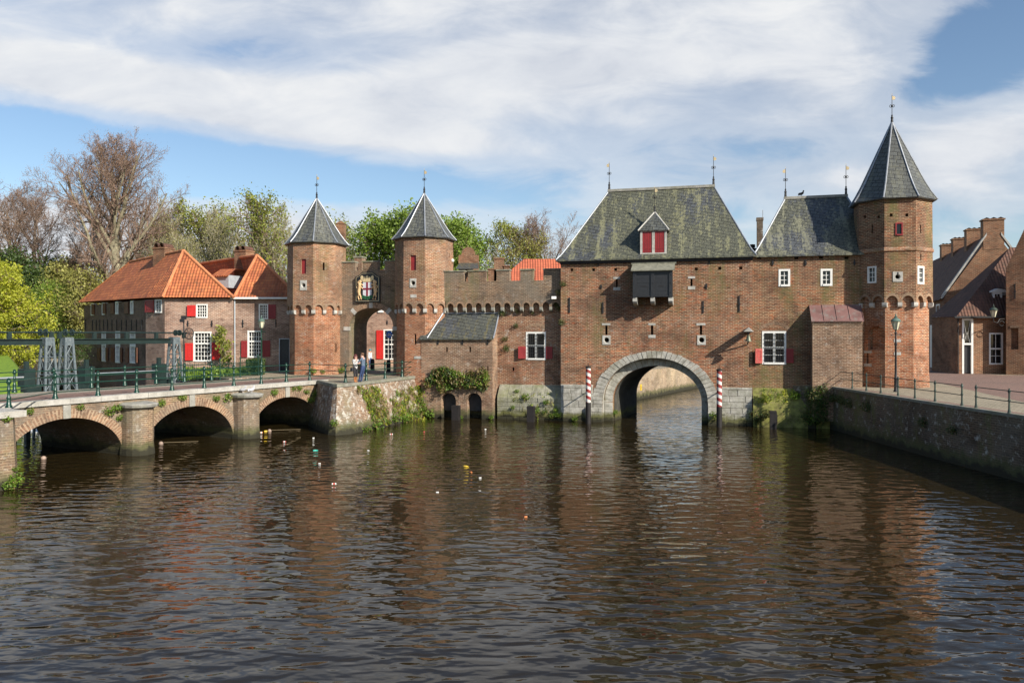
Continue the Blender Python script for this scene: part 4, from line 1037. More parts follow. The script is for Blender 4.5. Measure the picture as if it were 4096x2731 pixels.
# ---------------------------------------------------------------- stone bridge
yF = -.35
t = Thing('stone_bridge', 'old brick and stone bridge with three segmental arches and pointed piers', 'bridge', BR, (7.3, yF, 0))
cut = MB(); AR = []
for px in (265, 766, 1148):
    c = BR.s(px, yF) ; AR.append(c)
print('arches', AR)
rx_, rz_, z0_ = 2.72, 1.98, .05
for c in AR: cut.xz(arch(c, z0_, rx_, rz_, 20, -1.5), yF - 1, 8)
bx = (-4.6, 17.2)
t.part('spandrel_wall', MB().box(bx[0], bx[1], yF, 6.3, -1, 2.66), M['brick_bridge'], cut=cut)
for c in AR:
    rg = MB(); K = 30
    for k in range(K):
        a0, a1 = math.pi * k / K, math.pi * (k + 1) / K; L = .16
        P = [(c + (rx_ + e) * math.cos(a), z0_ + (rz_ + e) * math.sin(a)) for e, a in ((0, a0), (.42, a0), (.42, a1), (0, a1))]
        rg.add([(v[0], yF - .035, v[1]) for v in P] + [(v[0], yF + .05, v[1]) for v in P], [(0, 1, 2, 3), (3, 7, 4, 0), (1, 5, 6, 2)],
               uvs=[[(0, k * L), (.42, k * L), (.42, k * L + L), (0, k * L + L)], [(0, 0), (.1, 0), (.1, L), (0, L)], [(0, 0), (.1, 0), (.1, L), (0, L)]])
    ar_ = t.part('arch_ring', rg, M['brick_radial'])
    t.part('keystone', MB().box(c - .17, c + .17, yF - .075, yF + .1, z0_ + rz_ - .01, 2.62), M['stone_cap'], ar_)
cb = MB(); x = bx[0]; r8 = random.Random(8)
while x < bx[1] - .05:
    w_ = r8.uniform(1.0, 1.7); w_ = bx[1] - x if bx[1] - x - w_ < .5 else w_
    j = r8.uniform(-.01, .01); cb.box(x + .006, x + w_ - .006, yF - .12 + j, yF + .42, 2.66, 2.9 + j); x += w_
t.part('kerb_stones', cb, M['kerb'])
for c in ((AR[0] + AR[1]) / 2, (AR[1] + AR[2]) / 2):
    hw = .66; P0 = [(c - hw, yF + .05), (c - hw, yF - .4)] + [(c - hw * math.cos(q), yF - .4 - .62 * math.sin(q)) for q in (R(30), R(58), R(90), R(122), R(150))] + [(c + hw, yF - .4), (c + hw, yF + .05)]
    nose = MB().loft([[(c + (p[0] - c) * k, yF + (p[1] - yF) * k, z) for p in P0] for z, k in ((-1, 1.1), (.1, 1.06), (.5, 1.0), (2.25, 1.0))])
    pn = t.part('pier', nose, M['brick_bridge'])
    cp = [[(c + (p[0] - c) * k, yF + .1 + (p[1] - yF - .1) * k, z) for p in P0] for z, k in ((2.2, 1.0), (2.25, 1.1), (2.3, 1.2), (2.42, 1.24), (2.46, 1.2), (2.52, .85))]
    t.part('pier_cap', MB().loft(cp), M['stone_cap'], pn)
# end block at the left edge of the frame
e0 = gp(51, 1954, 0); e0 = BR.inv(e0[0], e0[1])
ab = MB().loft([[(e0[0] - 5 - 0, yF + .3, z), (e0[0] - 5, e0[1] + k, z), (e0[0] + .1 - k * .3, e0[1] + k, z), (e0[0] + .45 - k * .5, e0[1] + .5 + k, z), (e0[0] + .45 - k * .5, yF + .3, z)] for z, k in ((-1, -.1), (.5, 0), (2.66, .12))])
t.part('abutment', ab, M['brick_bridge'])
t.part('abutment_cap', MB().box(e0[0] - 5, e0[0] + .5, e0[1] + .0, yF + .3, 2.66, 2.9), M['kerb'])
def bsheet(name, x0, x1, y0, y1, z, mat):
    return sheet(name, [bw(x0, y0), bw(x1, y0), bw(x1, y1), bw(x0, y1)], z, mat)
slab('bridge_deck', [bw(bx[0], yF + .42), bw(bx[1], yF + .42), bw(bx[1], 6.3), bw(bx[0], 6.3)], 2.662, 2.8, 'road_tan')
bsheet('cycle_lane', -8, 20.5, .5, 3.1, 2.862, 'road_red'); bsheet('cycle_path_edge', -8, 16.9, 3.11, 3.3, 2.864, 'road_tan')
# ---------------------------------------------------------------- railings
def post_ornate(x, y, z, h=1.12, k=1.0):
    return MB().lathe([(.13 * k, z), (.13 * k, z + .05), (.10 * k, z + .09), (.075 * k, z + .25), (.06 * k, z + .32), (.085 * k, z + .36), (.085 * k, z + .4), (.055 * k, z + .44), (.05 * k, z + .66), (.075 * k, z + .7), (.055 * k, z + .74),
                       (.048 * k, z + h - .2), (.085 * k, z + h - .16), (.09 * k, z + h - .08), (.06 * k, z + h - .03), (.075 * k, z + h), (.02, z + h + .05)], 10, x, y)
def railing(name, label, pts, hts=(1.02, .66, .3), h=1.12, mat='green', k=1.0, r=.028, frame=W0, skip=(), group=None, slim=False, ends=()):
    o = pts[0]
    t = Thing(name, label, 'railing', frame, (o[0], o[1], o[2]), group)
    for i, p in enumerate(pts):
        if i in ends: continue
        if slim:
            x, y, z = p
            m = MB().lathe([(.07, z), (.06, z + .1), (.04, z + .2), (.036, z + .48), (.055, z + .5), (.055, z + .56), (.036, z + .58), (.034, z + h - .16), (.055, z + h - .14), (.055, z + h - .06), (.03, z + h - .03), (.035, z + h), (.01, z + h + .03)], 8, x, y)
        else: m = post_ornate(p[0], p[1], p[2], h, k)
        t.part('post', m, M[mat], smooth=True)
    for q in hts:
        seg = []
        for i, p in enumerate(pts):
            if i in skip and seg:
                if len(seg) > 1: t.part('rail', MB().tube(seg, r, 6), M[mat])
                seg = []
            seg.append((p[0], p[1], p[2] + q))
        if len(seg) > 1: t.part('rail', MB().tube(seg, r, 6), M[mat])
    return t
DK = 2.9
f0 = gp(35, 1630, DK)
f0l = BR.inv(f0[0], f0[1])
front = [BR.w((f0l[0] - 5.5, f0l[1], DK)), f0] + [BR.w((2.0 * n, 0, DK)) for n in range(9)]
tp = [gp(px, py, 2.87) for px, py in ((1382, 1529), (1465, 1522), (1540, 1515), (1608, 1508))]
railing('railing', 'long dark green iron railing with turned posts on the near side of the bridge', front)
endp = fw(X(1673, -.6), .0); 
railing('railing', 'green iron railing with turned posts round the paved corner where the couple stands', [front[-1]] + tp + [(tp[-1][0] + .9, tp[-1][1] + 2.2, 2.87)], ends=(0, 5))
back = [BR.w((BR.s(px, 6.1), 6.1, 2.86)) for px in (-160, 58, 215, 366, 499, 625, 738, 846)]
railing('railing', 'green iron railing on the far side of the bridge deck, in front of the sluice', back)
qr = [gp(px, py, QH) for px, py in ((3301, 1538), (3350, 1547), (3401, 1555), (3457, 1564), (3514, 1573), (3583, 1585), (3650, 1596), (3730, 1608), (3837, 1625), (3893, 1634), (4025, 1655), (4185, 1680))]
qr = [(p[0] + .12, p[1], p[2]) for p in qr]
ej = (*fw(X(3250, yK) - .0, yK + .02), QH - .15)
railing('railing', 'slender grey-green iron railing along the right quay with a narrow gap near the frame edge', [ej] + qr, hts=(.92, .5), h=1.0, mat='green_dull', slim=True, r=.02, ends=(0,), skip=(10,))
# fence of the small front garden
def picket_fence(name, label, pts, z, h=1.25, step=.13):
    t = Thing(name, label, 'fence', W0, (pts[0][0], pts[0][1], z))
    pk = MB(); rl = MB()
    for (x0, y0), (x1, y1) in zip(pts[:-1], pts[1:]):
        L = math.hypot(x1 - x0, y1 - y0); n = int(L / step); dx, dy = (x1 - x0) / L, (y1 - y0) / L
        for i in range(n):
            x, y = x0 + dx * step * (i + .5), y0 + dy * step * (i + .5); hh = h * (.93 if i % 2 else .86)
            pk.box(x - .009, x + .009, y - .009, y + .009, z, z + hh)
        for q in (.12, h * .78): rl.tube([(x0, y0, z + q), (x1, y1, z + q)], .018, 4)
        k = max(1, round(L / 2.2))
        for i in range(k + 1):
            x, y = x0 + (x1 - x0) * i / k, y0 + (y1 - y0) * i / k
            if i < k or (x1, y1) == pts[-1]:
                t.part('post', MB().lathe([(.06, z), (.05, z + .1), (.04, z + .15), (.04, z + h), (.06, z + h + .02), (.06, z + h + .08), (.02, z + h + .16)], 8, x, y), M['green'])
    t.part('pickets', pk, M['green']); t.part('cross_rails', rl, M['green'])
    return t
g0, g1, g2, g3 = gp(712, 1522, 2.87)[:2], gp(880, 1517, 2.87)[:2], gp(1035, 1501, 2.87)[:2], ((1030 - CX) / F * 58.8, 58.8)
picket_fence('iron_fence', 'low green iron picket fence round the flower bed before the tiled houses', [g0, g1, g2, g3], 2.87)

# ---------------------------------------------------------------- lamps
M['lamp_glass'] = flatmat('lamp glass', (.55, .52, .38), .25, var=.2)
M['patina'] = flatmat('pale green metal', (.11, .17, .14), .5, .2, .2)
def lantern(t, x, y, z, k=1.0, mat='patina', parent=None):
    gl = MB().loft([[(x + r * math.cos(R(30 + 60 * i)), y + r * math.sin(R(30 + 60 * i)), z + q) for i in range(6)] for q, r in ((0, .1 * k), (.42 * k, .21 * k))])
    g_ = t.part('lamp_glass', gl, M['lamp_glass'], parent)
    fr_ = MB()
    for i in range(6): fr_.tube([(x + r * math.cos(R(30 + 60 * i)), y + r * math.sin(R(30 + 60 * i)), z + q) for q, r in ((0, .105 * k), (.42 * k, .215 * k))], .012, 4)
    t.part('lantern_frame', fr_, M[mat], g_ if parent is None else parent)
    t.part('lamp_hood', MB().lathe([(.24 * k, z + .42 * k), (.25 * k, z + .45 * k), (.16 * k, z + .56 * k), (.06 * k, z + .62 * k), (.09 * k, z + .66 * k), (.03, z + .7 * k), (.04, z + .75 * k), (.005, z + .84 * k)], 12, x, y), M[mat], parent, smooth=True)
def street_lamp(label, x, y, z, h, mat, group):
    t = Thing('street_lamp', label, 'street lamp', W0, (x, y, z), group)
    H = h - .95
    t.part('post', MB().lathe([(.12, z), (.12, z + .06), (.09, z + .12), (.085, z + .7), (.11, z + .74), (.075, z + .8), (.06, z + 1.1), (.05, z + H * .74), (.085, z + H * .76), (.05, z + H * .8), (.04, z + H - .25), (.09, z + H - .2), (.03, z + H - .1), (.06, z + H)], 10, x, y), M[mat], smooth=True)
    t.part('cross_bar', MB().tube([(x - .24, y, z + H - .3), (x + .24, y, z + H - .3)], .022, 6).sphere((x - .25, y, z + H - .3), .04, 6).sphere((x + .25, y, z + H - .3), .04, 6), M[mat])
    lantern(t, x, y, z + H, 1.08); return t
p = gp(1046, 1500, 2.87); street_lamp('green lamp post with pale lantern at the end of the bridge', *p, 4.35, 'green', 'lantern street lamps')
p = gp(3583, 1567, QH); street_lamp('dark slim lamp post with pale lantern on the right quay', p[0], p[1], QH, 4.4, 'iron', 'lantern street lamps')

# ---------------------------------------------------------------- sluice behind the bridge
yS = 9.3
sx = lambda px: BR.s(px, yS)
t = Thing('sluice', 'grey riveted steel sluice with lattice towers and green lifting beams behind the bridge', 'sluice', BR, (sx(265), yS, 0))
def lattice(xc, ht=5.6, w0=.5, w1=.19):
    fr = MB(); lv = MB()
    P = lambda sx_, sy_, q: (xc + sx_ * (w0 + (w1 - w0) * q), yS + sy_ * (w0 * 1.1 + (w1 - w0 * 1.1) * q), -.5 + (ht + .5) * q)
    for a in (-1, 1):
        for b in (-1, 1):
            p0, p1 = P(a, b, 0), P(a, b, 1)
            fr.loft([[(p[0] - .06, p[1] - .06, p[2]), (p[0] + .06, p[1] - .06, p[2]), (p[0] + .06, p[1] + .06, p[2]), (p[0] - .06, p[1] + .06, p[2])] for p in (p0, p1)])
    n = 5; qs = [0, .32, .5, .66, .82, .95]
    for i in range(n):
        q0_, q1_ = qs[i], qs[i + 1]
        for (a, b, c, d) in ((-1, -1, 1, -1), (1, -1, 1, 1), (1, 1, -1, 1), (-1, 1, -1, -1)):
            lv.tube([P(a, b, q0_), P(c, d, q1_)], .02, 4); lv.tube([P(c, d, q0_), P(a, b, q1_)], .02, 4); lv.tube([P(a, b, q1_), P(c, d, q1_)], .03, 4)
    f = t.part('lattice_tower', fr, M['steel']); t.part('lattice_braces', lv, M['steel'], f)
    t.part('tower_head', MB().box(xc - w1 - .05, xc + w1 + .05, yS - w1 - .05, yS + w1 + .05, ht - .45, ht + .02), M['steel'], f)
T1, T2, T3 = sx(190), sx(268), sx(697)
for xx in (T1, T2, T3): lattice(xx)
for a, b in ((T1 - 9, T1 - .3), (T2 + .3, T3 - .3)):
    t.part('lifting_beam', MB().box(a, b, yS - .03, yS + .03, 5.25, 5.5).box(a, b, yS - .14, yS + .14, 5.5, 5.54).box(a, b, yS - .14, yS + .14, 5.2, 5.25), M['green_dark'])
for a, b in ((T1 - 9, T1 + .5), (T2 - .6, T3 + 1.0)):
    s_ = t.part('drive_shaft', MB().tube([(a, yS, 5.9), (b, yS, 5.9)], .045, 8), M['green_dark'])
    for f_ in np.linspace(.02, .97, 5): x = a + (b - a) * f_; t.part('bearing_block', MB().box(x - .1, x + .1, yS - .08, yS + .08, 5.54, 5.9), M['green_dark'], s_)
    for x in (b - .6, b - .9, a + .5, a + .9): t.part('gear', MB().tube([(x - .04, yS, 5.9), (x + .04, yS, 5.9)], .2, 12), M['green_dark'], s_)
wm = MB(); wx = T3 + .75; N_ = 18
wm.tube([(wx + .36 * math.cos(6.283 * i / N_), yS - .5, 5.85 + .36 * math.sin(6.283 * i / N_)) for i in range(N_ + 1)], .03, 5)
for i in range(3): wm.tube([(wx + .36 * math.cos(3.1416 * i / 3), yS - .5, 5.85 + .36 * math.sin(3.1416 * i / 3)), (wx - .36 * math.cos(3.1416 * i / 3), yS - .5, 5.85 - .36 * math.sin(3.1416 * i / 3))], .02, 4)
t.part('handwheel', wm, M['iron'])
for xx, sgn in ((T1, -1), (T2, 1), (T3, -1)):
    t.part('gear_box', MB().box(xx + sgn * 1.15 - .3, xx + sgn * 1.15 + .3, yS - .35, yS + .3, 2.9, 3.9).box(xx + sgn * 1.15 - .1, xx + sgn * 1.15 + .1, yS - .1, yS + .1, 3.9, 4.3).box(xx + sgn * .9 - .4, xx + sgn * .9 + .4, yS - .3, yS + .3, 2.6, 2.9), M['green_dark'])
    t.part('gear_post', MB().box(xx + sgn * 1.1 - .12, xx + sgn * 1.1 + .12, yS - .12, yS + .12, -1, 2.6), M['green_dark'])
M['pipe'] = flatmat('galvanised pipe', (.5, .52, .52), .3, .6)
for a, b in ((T1 - 9, T1 - 1.4), (T2 + 1.4, T3 - 1.4)):
    t.part('hand_rail', MB().tube([(a, yS - .25, 3.45), (b, yS - .25, 3.45)], .06, 8), M['pipe'])
    t.part('sluice_door', MB().box(a + .2, b - .2, yS + .1, yS + .3, -1, 1.9), M['green_dark'])

# ---------------------------------------------------------------- houses by the bridge
HF = Frame(*hA3, 0.0); hs, hz = HF.s, HF.h
xr3 = hs(933); tA = Thing('house', 'brick house with orange roof, bright red shutters and long dark side wall', 'house', W0, (hA3[0], hA3[1], 2.85), 'orange-roofed houses')
zeA = 8.68
foot = [hA3, (hA3[0] + xr3, hA3[1]), (hA3[0] + xr3 - 3, 76), (-36.5, 80), hA1, hA2]
cut = MB(); T0 = Tz(hA3[0], hA3[1], 0)
def W(t, fr, T, c, cols, rows, cut, y=0.0, **k):
    px = (c[0] + c[1]) / 2
    return window(t, T, fr.s(c[0], y), fr.s(c[1], y), fr.h(px, c[3], y), fr.h(px, c[2], y), cols, rows, cut, y=y, **k)
def S(t, fr, T, c, mat, y=-.03, **k):
    px = (c[0] + c[1]) / 2
    return shutter(t, T, fr.s(c[0], y), fr.s(c[1], y), fr.h(px, c[3], y), fr.h(px, c[2], y), mat, y=y, **k)
W(tA, HF, T0, (784, 831, 1216, 1272), 4, 4, cut); W(tA, HF, T0, (773, 847, 1326, 1446), 5, 7, cut, tr=.6, fw=.12)
S(tA, HF, T0, (750, 783, 1221, 1265), 'red', ang=5); S(tA, HF, T0, (742, 773, 1372, 1441), 'red', ang=4); S(tA, HF, T0, (848, 881, 1371, 1439), 'red', ang=4, hinge=-1)
# side wall frames
def side(pa, pb):
    a = math.atan2(pb[1] - pa[1], pb[0] - pa[0]); return Frame(pa[0], pa[1], a), Tz(pa[0], pa[1], 0, a)
FD, TD = side(hA1, hA2); FD2, TD2 = side(hA2, hA3)
for a, b, z1_, z0s in ((364, 377, 1213, 1262), (408, 420, 1210, 1260), (462, 474, 1206, 1257), (522, 534, 1203, 1256)):
    W(tA, FD, TD, (a, b, z1_, z0s), 2, 3, cut, fw=.14, depth=.3)
for a, b, z1_, z0s in ((370, 379, 1217, 1258), (415, 424, 1213, 1254), (447, 457, 1211, 1254), (503, 515, 1208, 1254)):
    S(tA, FD, TD, (a, b, z1_, z0s), 'brown_wood', ang=4, label='brown wooden shutter')
for a, b, z1_, z0s in ((407, 424, 1326, 1446), (462, 481, 1324, 1451), (520, 542, 1326, 1453)):
    W(tA, FD, TD, (a, b, z1_, z0s), 3, 6, cut, tr=.55, fw=.14, depth=.3)
    S(tA, FD, TD, (a - 14, a - 5, 1390, z0s - 5), 'brown_wood', ang=4, label='brown wooden shutter'); S(tA, FD, TD, (b + 1, b + 10, 1390, z0s - 3), 'brown_wood', ang=4, hinge=-1, label='brown wooden shutter')
W(tA, FD2, TD2, (620, 648, 1198, 1252), 3, 4, cut, fw=.1); 
S(tA, FD2, TD2, (587, 616, 1201, 1249), 'red_dark', ang=6)
for px in (343, 371, 386, 400, 415, 431, 449, 468, 487, 506, 527, 547, 569): anchor(tA, TD, FD.s(px), FD.h(px, 1321), FD.h(px, 1279))
for px in (752, 848): anchor(tA, T0, hs(px), hz(px, 1306), hz(px, 1282))
fp = foot
body = MB().prism(fp, -1, zeA - .1)
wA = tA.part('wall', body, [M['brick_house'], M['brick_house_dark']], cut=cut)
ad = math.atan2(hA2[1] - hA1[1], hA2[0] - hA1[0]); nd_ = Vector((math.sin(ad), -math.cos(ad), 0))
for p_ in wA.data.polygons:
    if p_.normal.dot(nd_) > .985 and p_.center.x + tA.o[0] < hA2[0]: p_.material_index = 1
def zr_(px, py, z): return ((px - CX) / F * z, z, CH - (py - HY) * z / F)
E0, E1, E2, E3 = (*((318 - CX) / F * 73.3, 73.3), zeA + .25), (*((580 - CX) / F * 60.6, 60.6), zeA + .03), (*((650 - CX) / F * 59.1, 59.1), zeA), (*((935 - CX) / F * 59.1, 59.1), zeA)
R1, R0 = zr_(734, 1002, 61.6), zr_(522, 1047, 70.5); E4 = (-36.6, 80.4, zeA); E5 = (hA3[0] + xr3 - 2.7, 76, zeA)
def roofmesh(vs, fs, th=.12):
    mb = MB().add(vs, fs); return mb
rA = roofmesh([E0, E1, E2, E3, R1, R0, E4, E5], [(0, 1, 5), (1, 4, 5), (1, 2, 4), (2, 3, 4), (3, 7, 5, 4), (7, 6, 5), (6, 0, 5), (3, 2, 1, 0, 6, 7)])
roof = tA.part('roof', rA, M['tile'])
rc = MB()
for ln, r_ in (((E2, R1), .12), ((E3, R1), .12), ((R1, R0), .11), ((R0, E0), .09)):
    a, b = Vector(ln[0]), Vector(ln[1]); n = max(2, int((b - a).length / .4))
    for i in range(n):
        rc.tube([a + (b - a) * (i / n), a + (b - a) * ((i + .97) / n)], [r_ * .92, r_ * 1.08], 7)
tA.part('ridge_tiles', rc, M['ridge_tile'], roof)
def chimney(t, x, y, z0, z1, wx=.75, wy=.55, ang=0.0, caps=2, mat='brick_far', parent=None):
    T = Tz(x, y, 0, ang)
    c = t.part('chimney', MB(T).box(-wx, wx, -wy, wy, z0, z1 - .12).box(-wx - .06, wx + .06, -wy - .06, wy + .06, z1 - .12, z1), M[mat], parent)
    for i in range(caps):
        xx = (i - (caps - 1) / 2) * wx * .95
        m = MB(T); n = 9
        m.loft([[(xx + .27 * math.cos(math.pi * k / (n - 1)), yy, z1 + .03 + .33 * math.sin(math.pi * k / (n - 1))) for k in range(n)] for yy in (-wy, wy)], closed=False)
        m.loft([[(xx + .2 * math.cos(math.pi * k / (n - 1)), yy, z1 + .03 + .25 * math.sin(math.pi * k / (n - 1))) for k in range(n)] for yy in (wy, -wy)], closed=False)
        t.part('chimney_cowl', m, M['tile_dark'], c)
p = zr_(655, 1040, 64.8); chimney(tA, p[0], p[1], p[2] - 1.2, CH - (992 - HY) * 64.8 / F, ang=R(-20), wx=.62, parent=roof)
# house B
tB = Thing('house', 'orange-roofed brick house with white gutter and dark door beside the left tower', 'house', W0, (hA3[0] + xr3, 59.7, 2.85), 'orange-roofed houses')
HB = Frame(hA3[0] + xr3, 59.75, 0.0); TB = Tz(hA3[0] + xr3, 59.75, 0); cut = MB()
xb1 = HB.s(1185)
W(tB, HB, TB, (1035, 1073, 1215, 1277), 4, 5, cut); W(tB, HB, TB, (990, 1049, 1322, 1430), 5, 6, cut, tr=.6, fw=.12)
for c in ((1074, 1104, 1218, 1275), (966, 989, 1363, 1428), (1051, 1082, 1362, 1426)): S(tB, HB, TB, c, 'red_dark', hinge=1 if c[0] == 966 else -1, ang=3)
dx0_, dx1_, dz0_, dz1_ = HB.s(1116), HB.s(1160), 2.87, HB.h(1138, 1353)
cut.T = TB; cut.box(dx0_, dx1_, -.3, .2, dz0_, dz1_); cut.T = None
dr = tB.part('door', MB(TB).box(dx0_ + .06, dx1_ - .06, .1, .15, dz0_ + .02, dz1_ - .06).box((dx0_ + dx1_) / 2 - .13, (dx0_ + dx1_) / 2 + .13, .085, .1, dz0_ + 1.15, dz0_ + 1.2), M['black'])
tB.part('door_frame', MB(TB).box(dx0_ + .003, dx0_ + .06, -.02, .15, dz0_, dz1_ - .003).box(dx1_ - .06, dx1_ - .003, -.02, .15, dz0_, dz1_ - .003).box(dx0_ + .06, dx1_ - .06, -.02, .15, dz1_ - .06, dz1_ - .003), M['grey_cloth'], dr)
for px in (972, 1104): anchor(tB, TB, HB.s(px), HB.h(px, 1308), HB.h(px, 1278))
tB.part('wall', MB().prism([(HB.ox + .02, 59.75), (HB.ox + xb1, 59.75), (HB.ox + xb1, 76), (HB.ox - 2, 76)], 1, zeA - .05), M['brick_house'], cut=cut)
zeB = 8.72
b0, b1 = (*((936 - CX) / F * 59.5, 59.5), zeB), (HB.ox + xb1 + .3, 59.5, zeB)
S1, S0 = zr_(1028, 1021, 62.6), zr_(803, 1054, 73.5); b2, b3 = (HB.ox + xb1 + .3, 77, zeB), (S0[0] - 1.6, 77, zeB); b4 = (b0[0] - 4.6, 70, zeB)
rB = tB.part('roof', MB().add([b0, b1, b2, b3, b4, S1, S0], [(0, 1, 5), (1, 2, 6, 5), (2, 3, 6), (3, 4, 6), (4, 0, 5, 6), (4, 3, 2, 1, 0)]), M['tile'])
rc = MB()
for ln in ((b0, S1), (b1, S1), (S1, S0)):
    a, b = Vector(ln[0]), Vector(ln[1]); n = max(2, int((b - a).length / .4))
    for i in range(n): rc.tube([a + (b - a) * (i / n), a + (b - a) * ((i + .97) / n)], [.11, .125], 7)
tB.part('ridge_tiles', rc, M['ridge_tile'], rB)
tB.part('gutter', MB().box(b0[0] - .25, b1[0], 59.36, 59.54, zeB - .16, zeB - .02), M['white'], rB)
p = zr_(977, 1050, 66.0); chimney(tB, p[0], p[1], p[2] - 1.3, CH - (1003 - HY) * 66 / F, ang=R(-20), wx=.6, parent=rB)
q = zr_(905, 1110, 64.0)
Td = Tz(q[0], q[1], 0, R(-20))
dmr = tB.part('dormer', MB(Td).box(-.75, .75, -.6, 1.4, q[2] - .9, q[2] + .15), M['grey_cloth'], rB)
tB.part('dormer_roof', MB(Td).add([(-.9, -.8, q[2] + .1), (.9, -.8, q[2] + .1), (.8, .3, q[2] + .75), (-.8, .3, q[2] + .75), (.8, 1.6, q[2] + .7), (-.8, 1.6, q[2] + .7), (-.9, -.8, q[2] + .02), (.9, -.8, q[2] + .02)], [(0, 1, 2, 3), (3, 2, 4, 5), (6, 7, 1, 0)]), M['tile'], dmr)
tB.part('drainpipe', MB().tube([(b0[0] + .02, 59.6, zeB - .1), (b0[0] + .02, 59.62, 2.87)], .05, 6), M['grey_cloth'])
# flood light pole by house A
p = gp(735, 1500, 2.87)
t = Thing('floodlight_pole', 'thin dark pole with a small floodlight in front of the red-shuttered house', 'floodlight', W0, p)
hp = CH - (1275 - HY) * p[1] / F
t.part('pole', MB().tube([p, (p[0], p[1], hp)], .045, 6), M['iron'])
t.part('floodlight', MB(Tz(p[0], p[1], hp)).box(-.16, .16, -.1, .12, -.05, .22).box(-.22, .1, -.2, -.08, -.25, -.02), M['iron'])

# ---------------------------------------------------------------- house seen through the gate
HGt = Frame(*zr_(1400, 1340, 71.5)[:2], 0.0); TG = Tz(HGt.ox, HGt.oy, 0); cut = MB()
t = Thing('house', 'brick house seen through the town gate with one tall white window and red shutter', 'house', W0, (HGt.ox, HGt.oy, 2.87))
W(t, HGt, TG, (1534, 1585, 1317, 1438), 3, 6, cut, tr=.5, fw=.12)
S(t, HGt, TG, (1506, 1533, 1321, 1435), 'red')
for px, a, b in ((1549, 1298, 1280), (1444, 1300, 1275)): anchor(t, TG, HGt.s(px), HGt.h(px, a), HGt.h(px, b))
t.part('wall', MB().box(HGt.ox - 3, HGt.ox + 8, HGt.oy, HGt.oy + 8, 2, 10.2), M['brick_house'], cut=cut)
t.part('roof', MB().add([(HGt.ox - 3.2, HGt.oy - .2, 10.2), (HGt.ox + 8.2, HGt.oy - .2, 10.2), (HGt.ox + 7, HGt.oy + 4, 12.2), (HGt.ox - 2, HGt.oy + 4, 12.2), (HGt.ox - 3.2, HGt.oy + 8.2, 10.2), (HGt.ox + 8.2, HGt.oy + 8.2, 10.2)], [(0, 1, 2, 3), (1, 5, 2), (5, 4, 3, 2), (4, 0, 3)]), M['tile'])
t.part('gable_shelf', MB(TG).box(HGt.s(1512), HGt.s(1535), -.12, .0, HGt.h(1523, 1250), HGt.h(1523, 1240)), M['white'])
# far roofs behind the curtain wall
def far(name, label, cat, px0, px1, yt, yb, z): return
zz = 68.0; P = lambda px, py, dz=0: zr_(px, py, zz + dz)
t = Thing('house', 'house with bright orange-red pantile roof just behind the battlements', 'house', W0, (*P(2150, 1200)[:2], 2.6))
a0, a1, a2, a3 = P(1960, 1150), P(2300, 1150), (*P(2300, 1036, 4)[:2], P(2300, 1036, 4)[2]), P(2096, 1036, 4)
rz0, rz1 = a0[2], P(2150, 1036, 4)[2]
t.part('wall', MB().box(a0[0] + .3, a1[0], zz + .3, zz + 8, 2, rz0), M['brick_far'])
t.part('roof', MB().add([(a0[0], zz, rz0), (a1[0], zz, rz0), (a1[0], zz + 4, rz1), (a3[0], zz + 4, rz1), (a0[0], zz + 8.3, rz0), (a1[0], zz + 8.3, rz0)], [(0, 1, 2, 3), (0, 3, 4), (3, 2, 5, 4)]), M['tile_new'])
t = Thing('gabled_house', 'brick gable with rounded mossy top behind the battlements beside the middle tower', 'house', W0, (*P(1872, 1100)[:2], 2.6))
pf = [(P(1834, 1078)[0], 4), (P(1915, 1078)[0], 4), (P(1915, 1078)[0], P(1, 1020)[2])]
g0_, g1_ = P(1846, 1)[0], P(1900, 1)[0]; zc_, zt2 = P(1, 1020)[2], P(1, 988)[2]
pf += [(g1_ + .05, zc_)] + [((g0_ + g1_) / 2 + (g1_ - g0_) / 2 * math.cos(math.pi * i / 10), zc_ + .1 + (zt2 - zc_ - .1) * math.sin(math.pi * i / 10)) for i in range(11)] + [(g0_ - .05, zc_), (P(1834, 1)[0], zc_)]
t.part('wall', MB().xz(pf, zz, zz + .4), M['brick_far'])
t.part('lean_roof', MB().add([(P(1828, 1)[0], zz - 1.6, P(1, 1082)[2]), (P(1918, 1)[0], zz - 1.6, P(1, 1082)[2]), (P(1912, 1)[0], zz - .01, P(1, 1052)[2]), (P(1838, 1)[0], zz - .01, P(1, 1052)[2])], [(0, 1, 2, 3)]), M['slate_annex'])
for (px0, px1, yt_, lab) in ((1976, 2016, 1031, 'slim brick chimney rising above the battlements'), (2013, 2038, 1061, 'low brick chimney with two cowls above the battlements'), (1952, 1986, 1074, 'short light chimney stub seen in a gap of the battlements')):
    x0_, x1_ = P(px0, 1)[0], P(px1, 1)[0]; y_ = zz - 3
    x0_, x1_ = (px0 - CX) / F * y_, (px1 - CX) / F * y_; z1_ = CH - (yt_ - HY) * y_ / F
    solid('chimney', MB().box(x0_, x1_, y_, y_ + .8, 2.6, z1_ - .1).box(x0_ - .06, x1_ + .06, y_ - .06, y_ + .86, z1_ - .1, z1_), M['brick_far'], lab, 'chimney', W0, (x0_, y_, 2.6))
y_ = 66; x0_, x1_ = (1343 - CX) / F * y_, (1376 - CX) / F * y_
solid('chimney', MB().box(x0_, x1_, y_, y_ + .8, 2.6, CH - (895 - HY) * y_ / F).loft([[(x0_ - .05, yy, CH - (895 - HY) * y_ / F), (x1_ + .05, yy, CH - (895 - HY) * y_ / F), ((x0_ + x1_) / 2 + .1, yy, CH - (883 - HY) * y_ / F)] for yy in (y_ - .05, y_ + .85)]),
      M['brick_far'], 'tall brick chimney with small gabled cap behind the left tower roof', 'chimney', W0, (x0_, y_, 2.6))

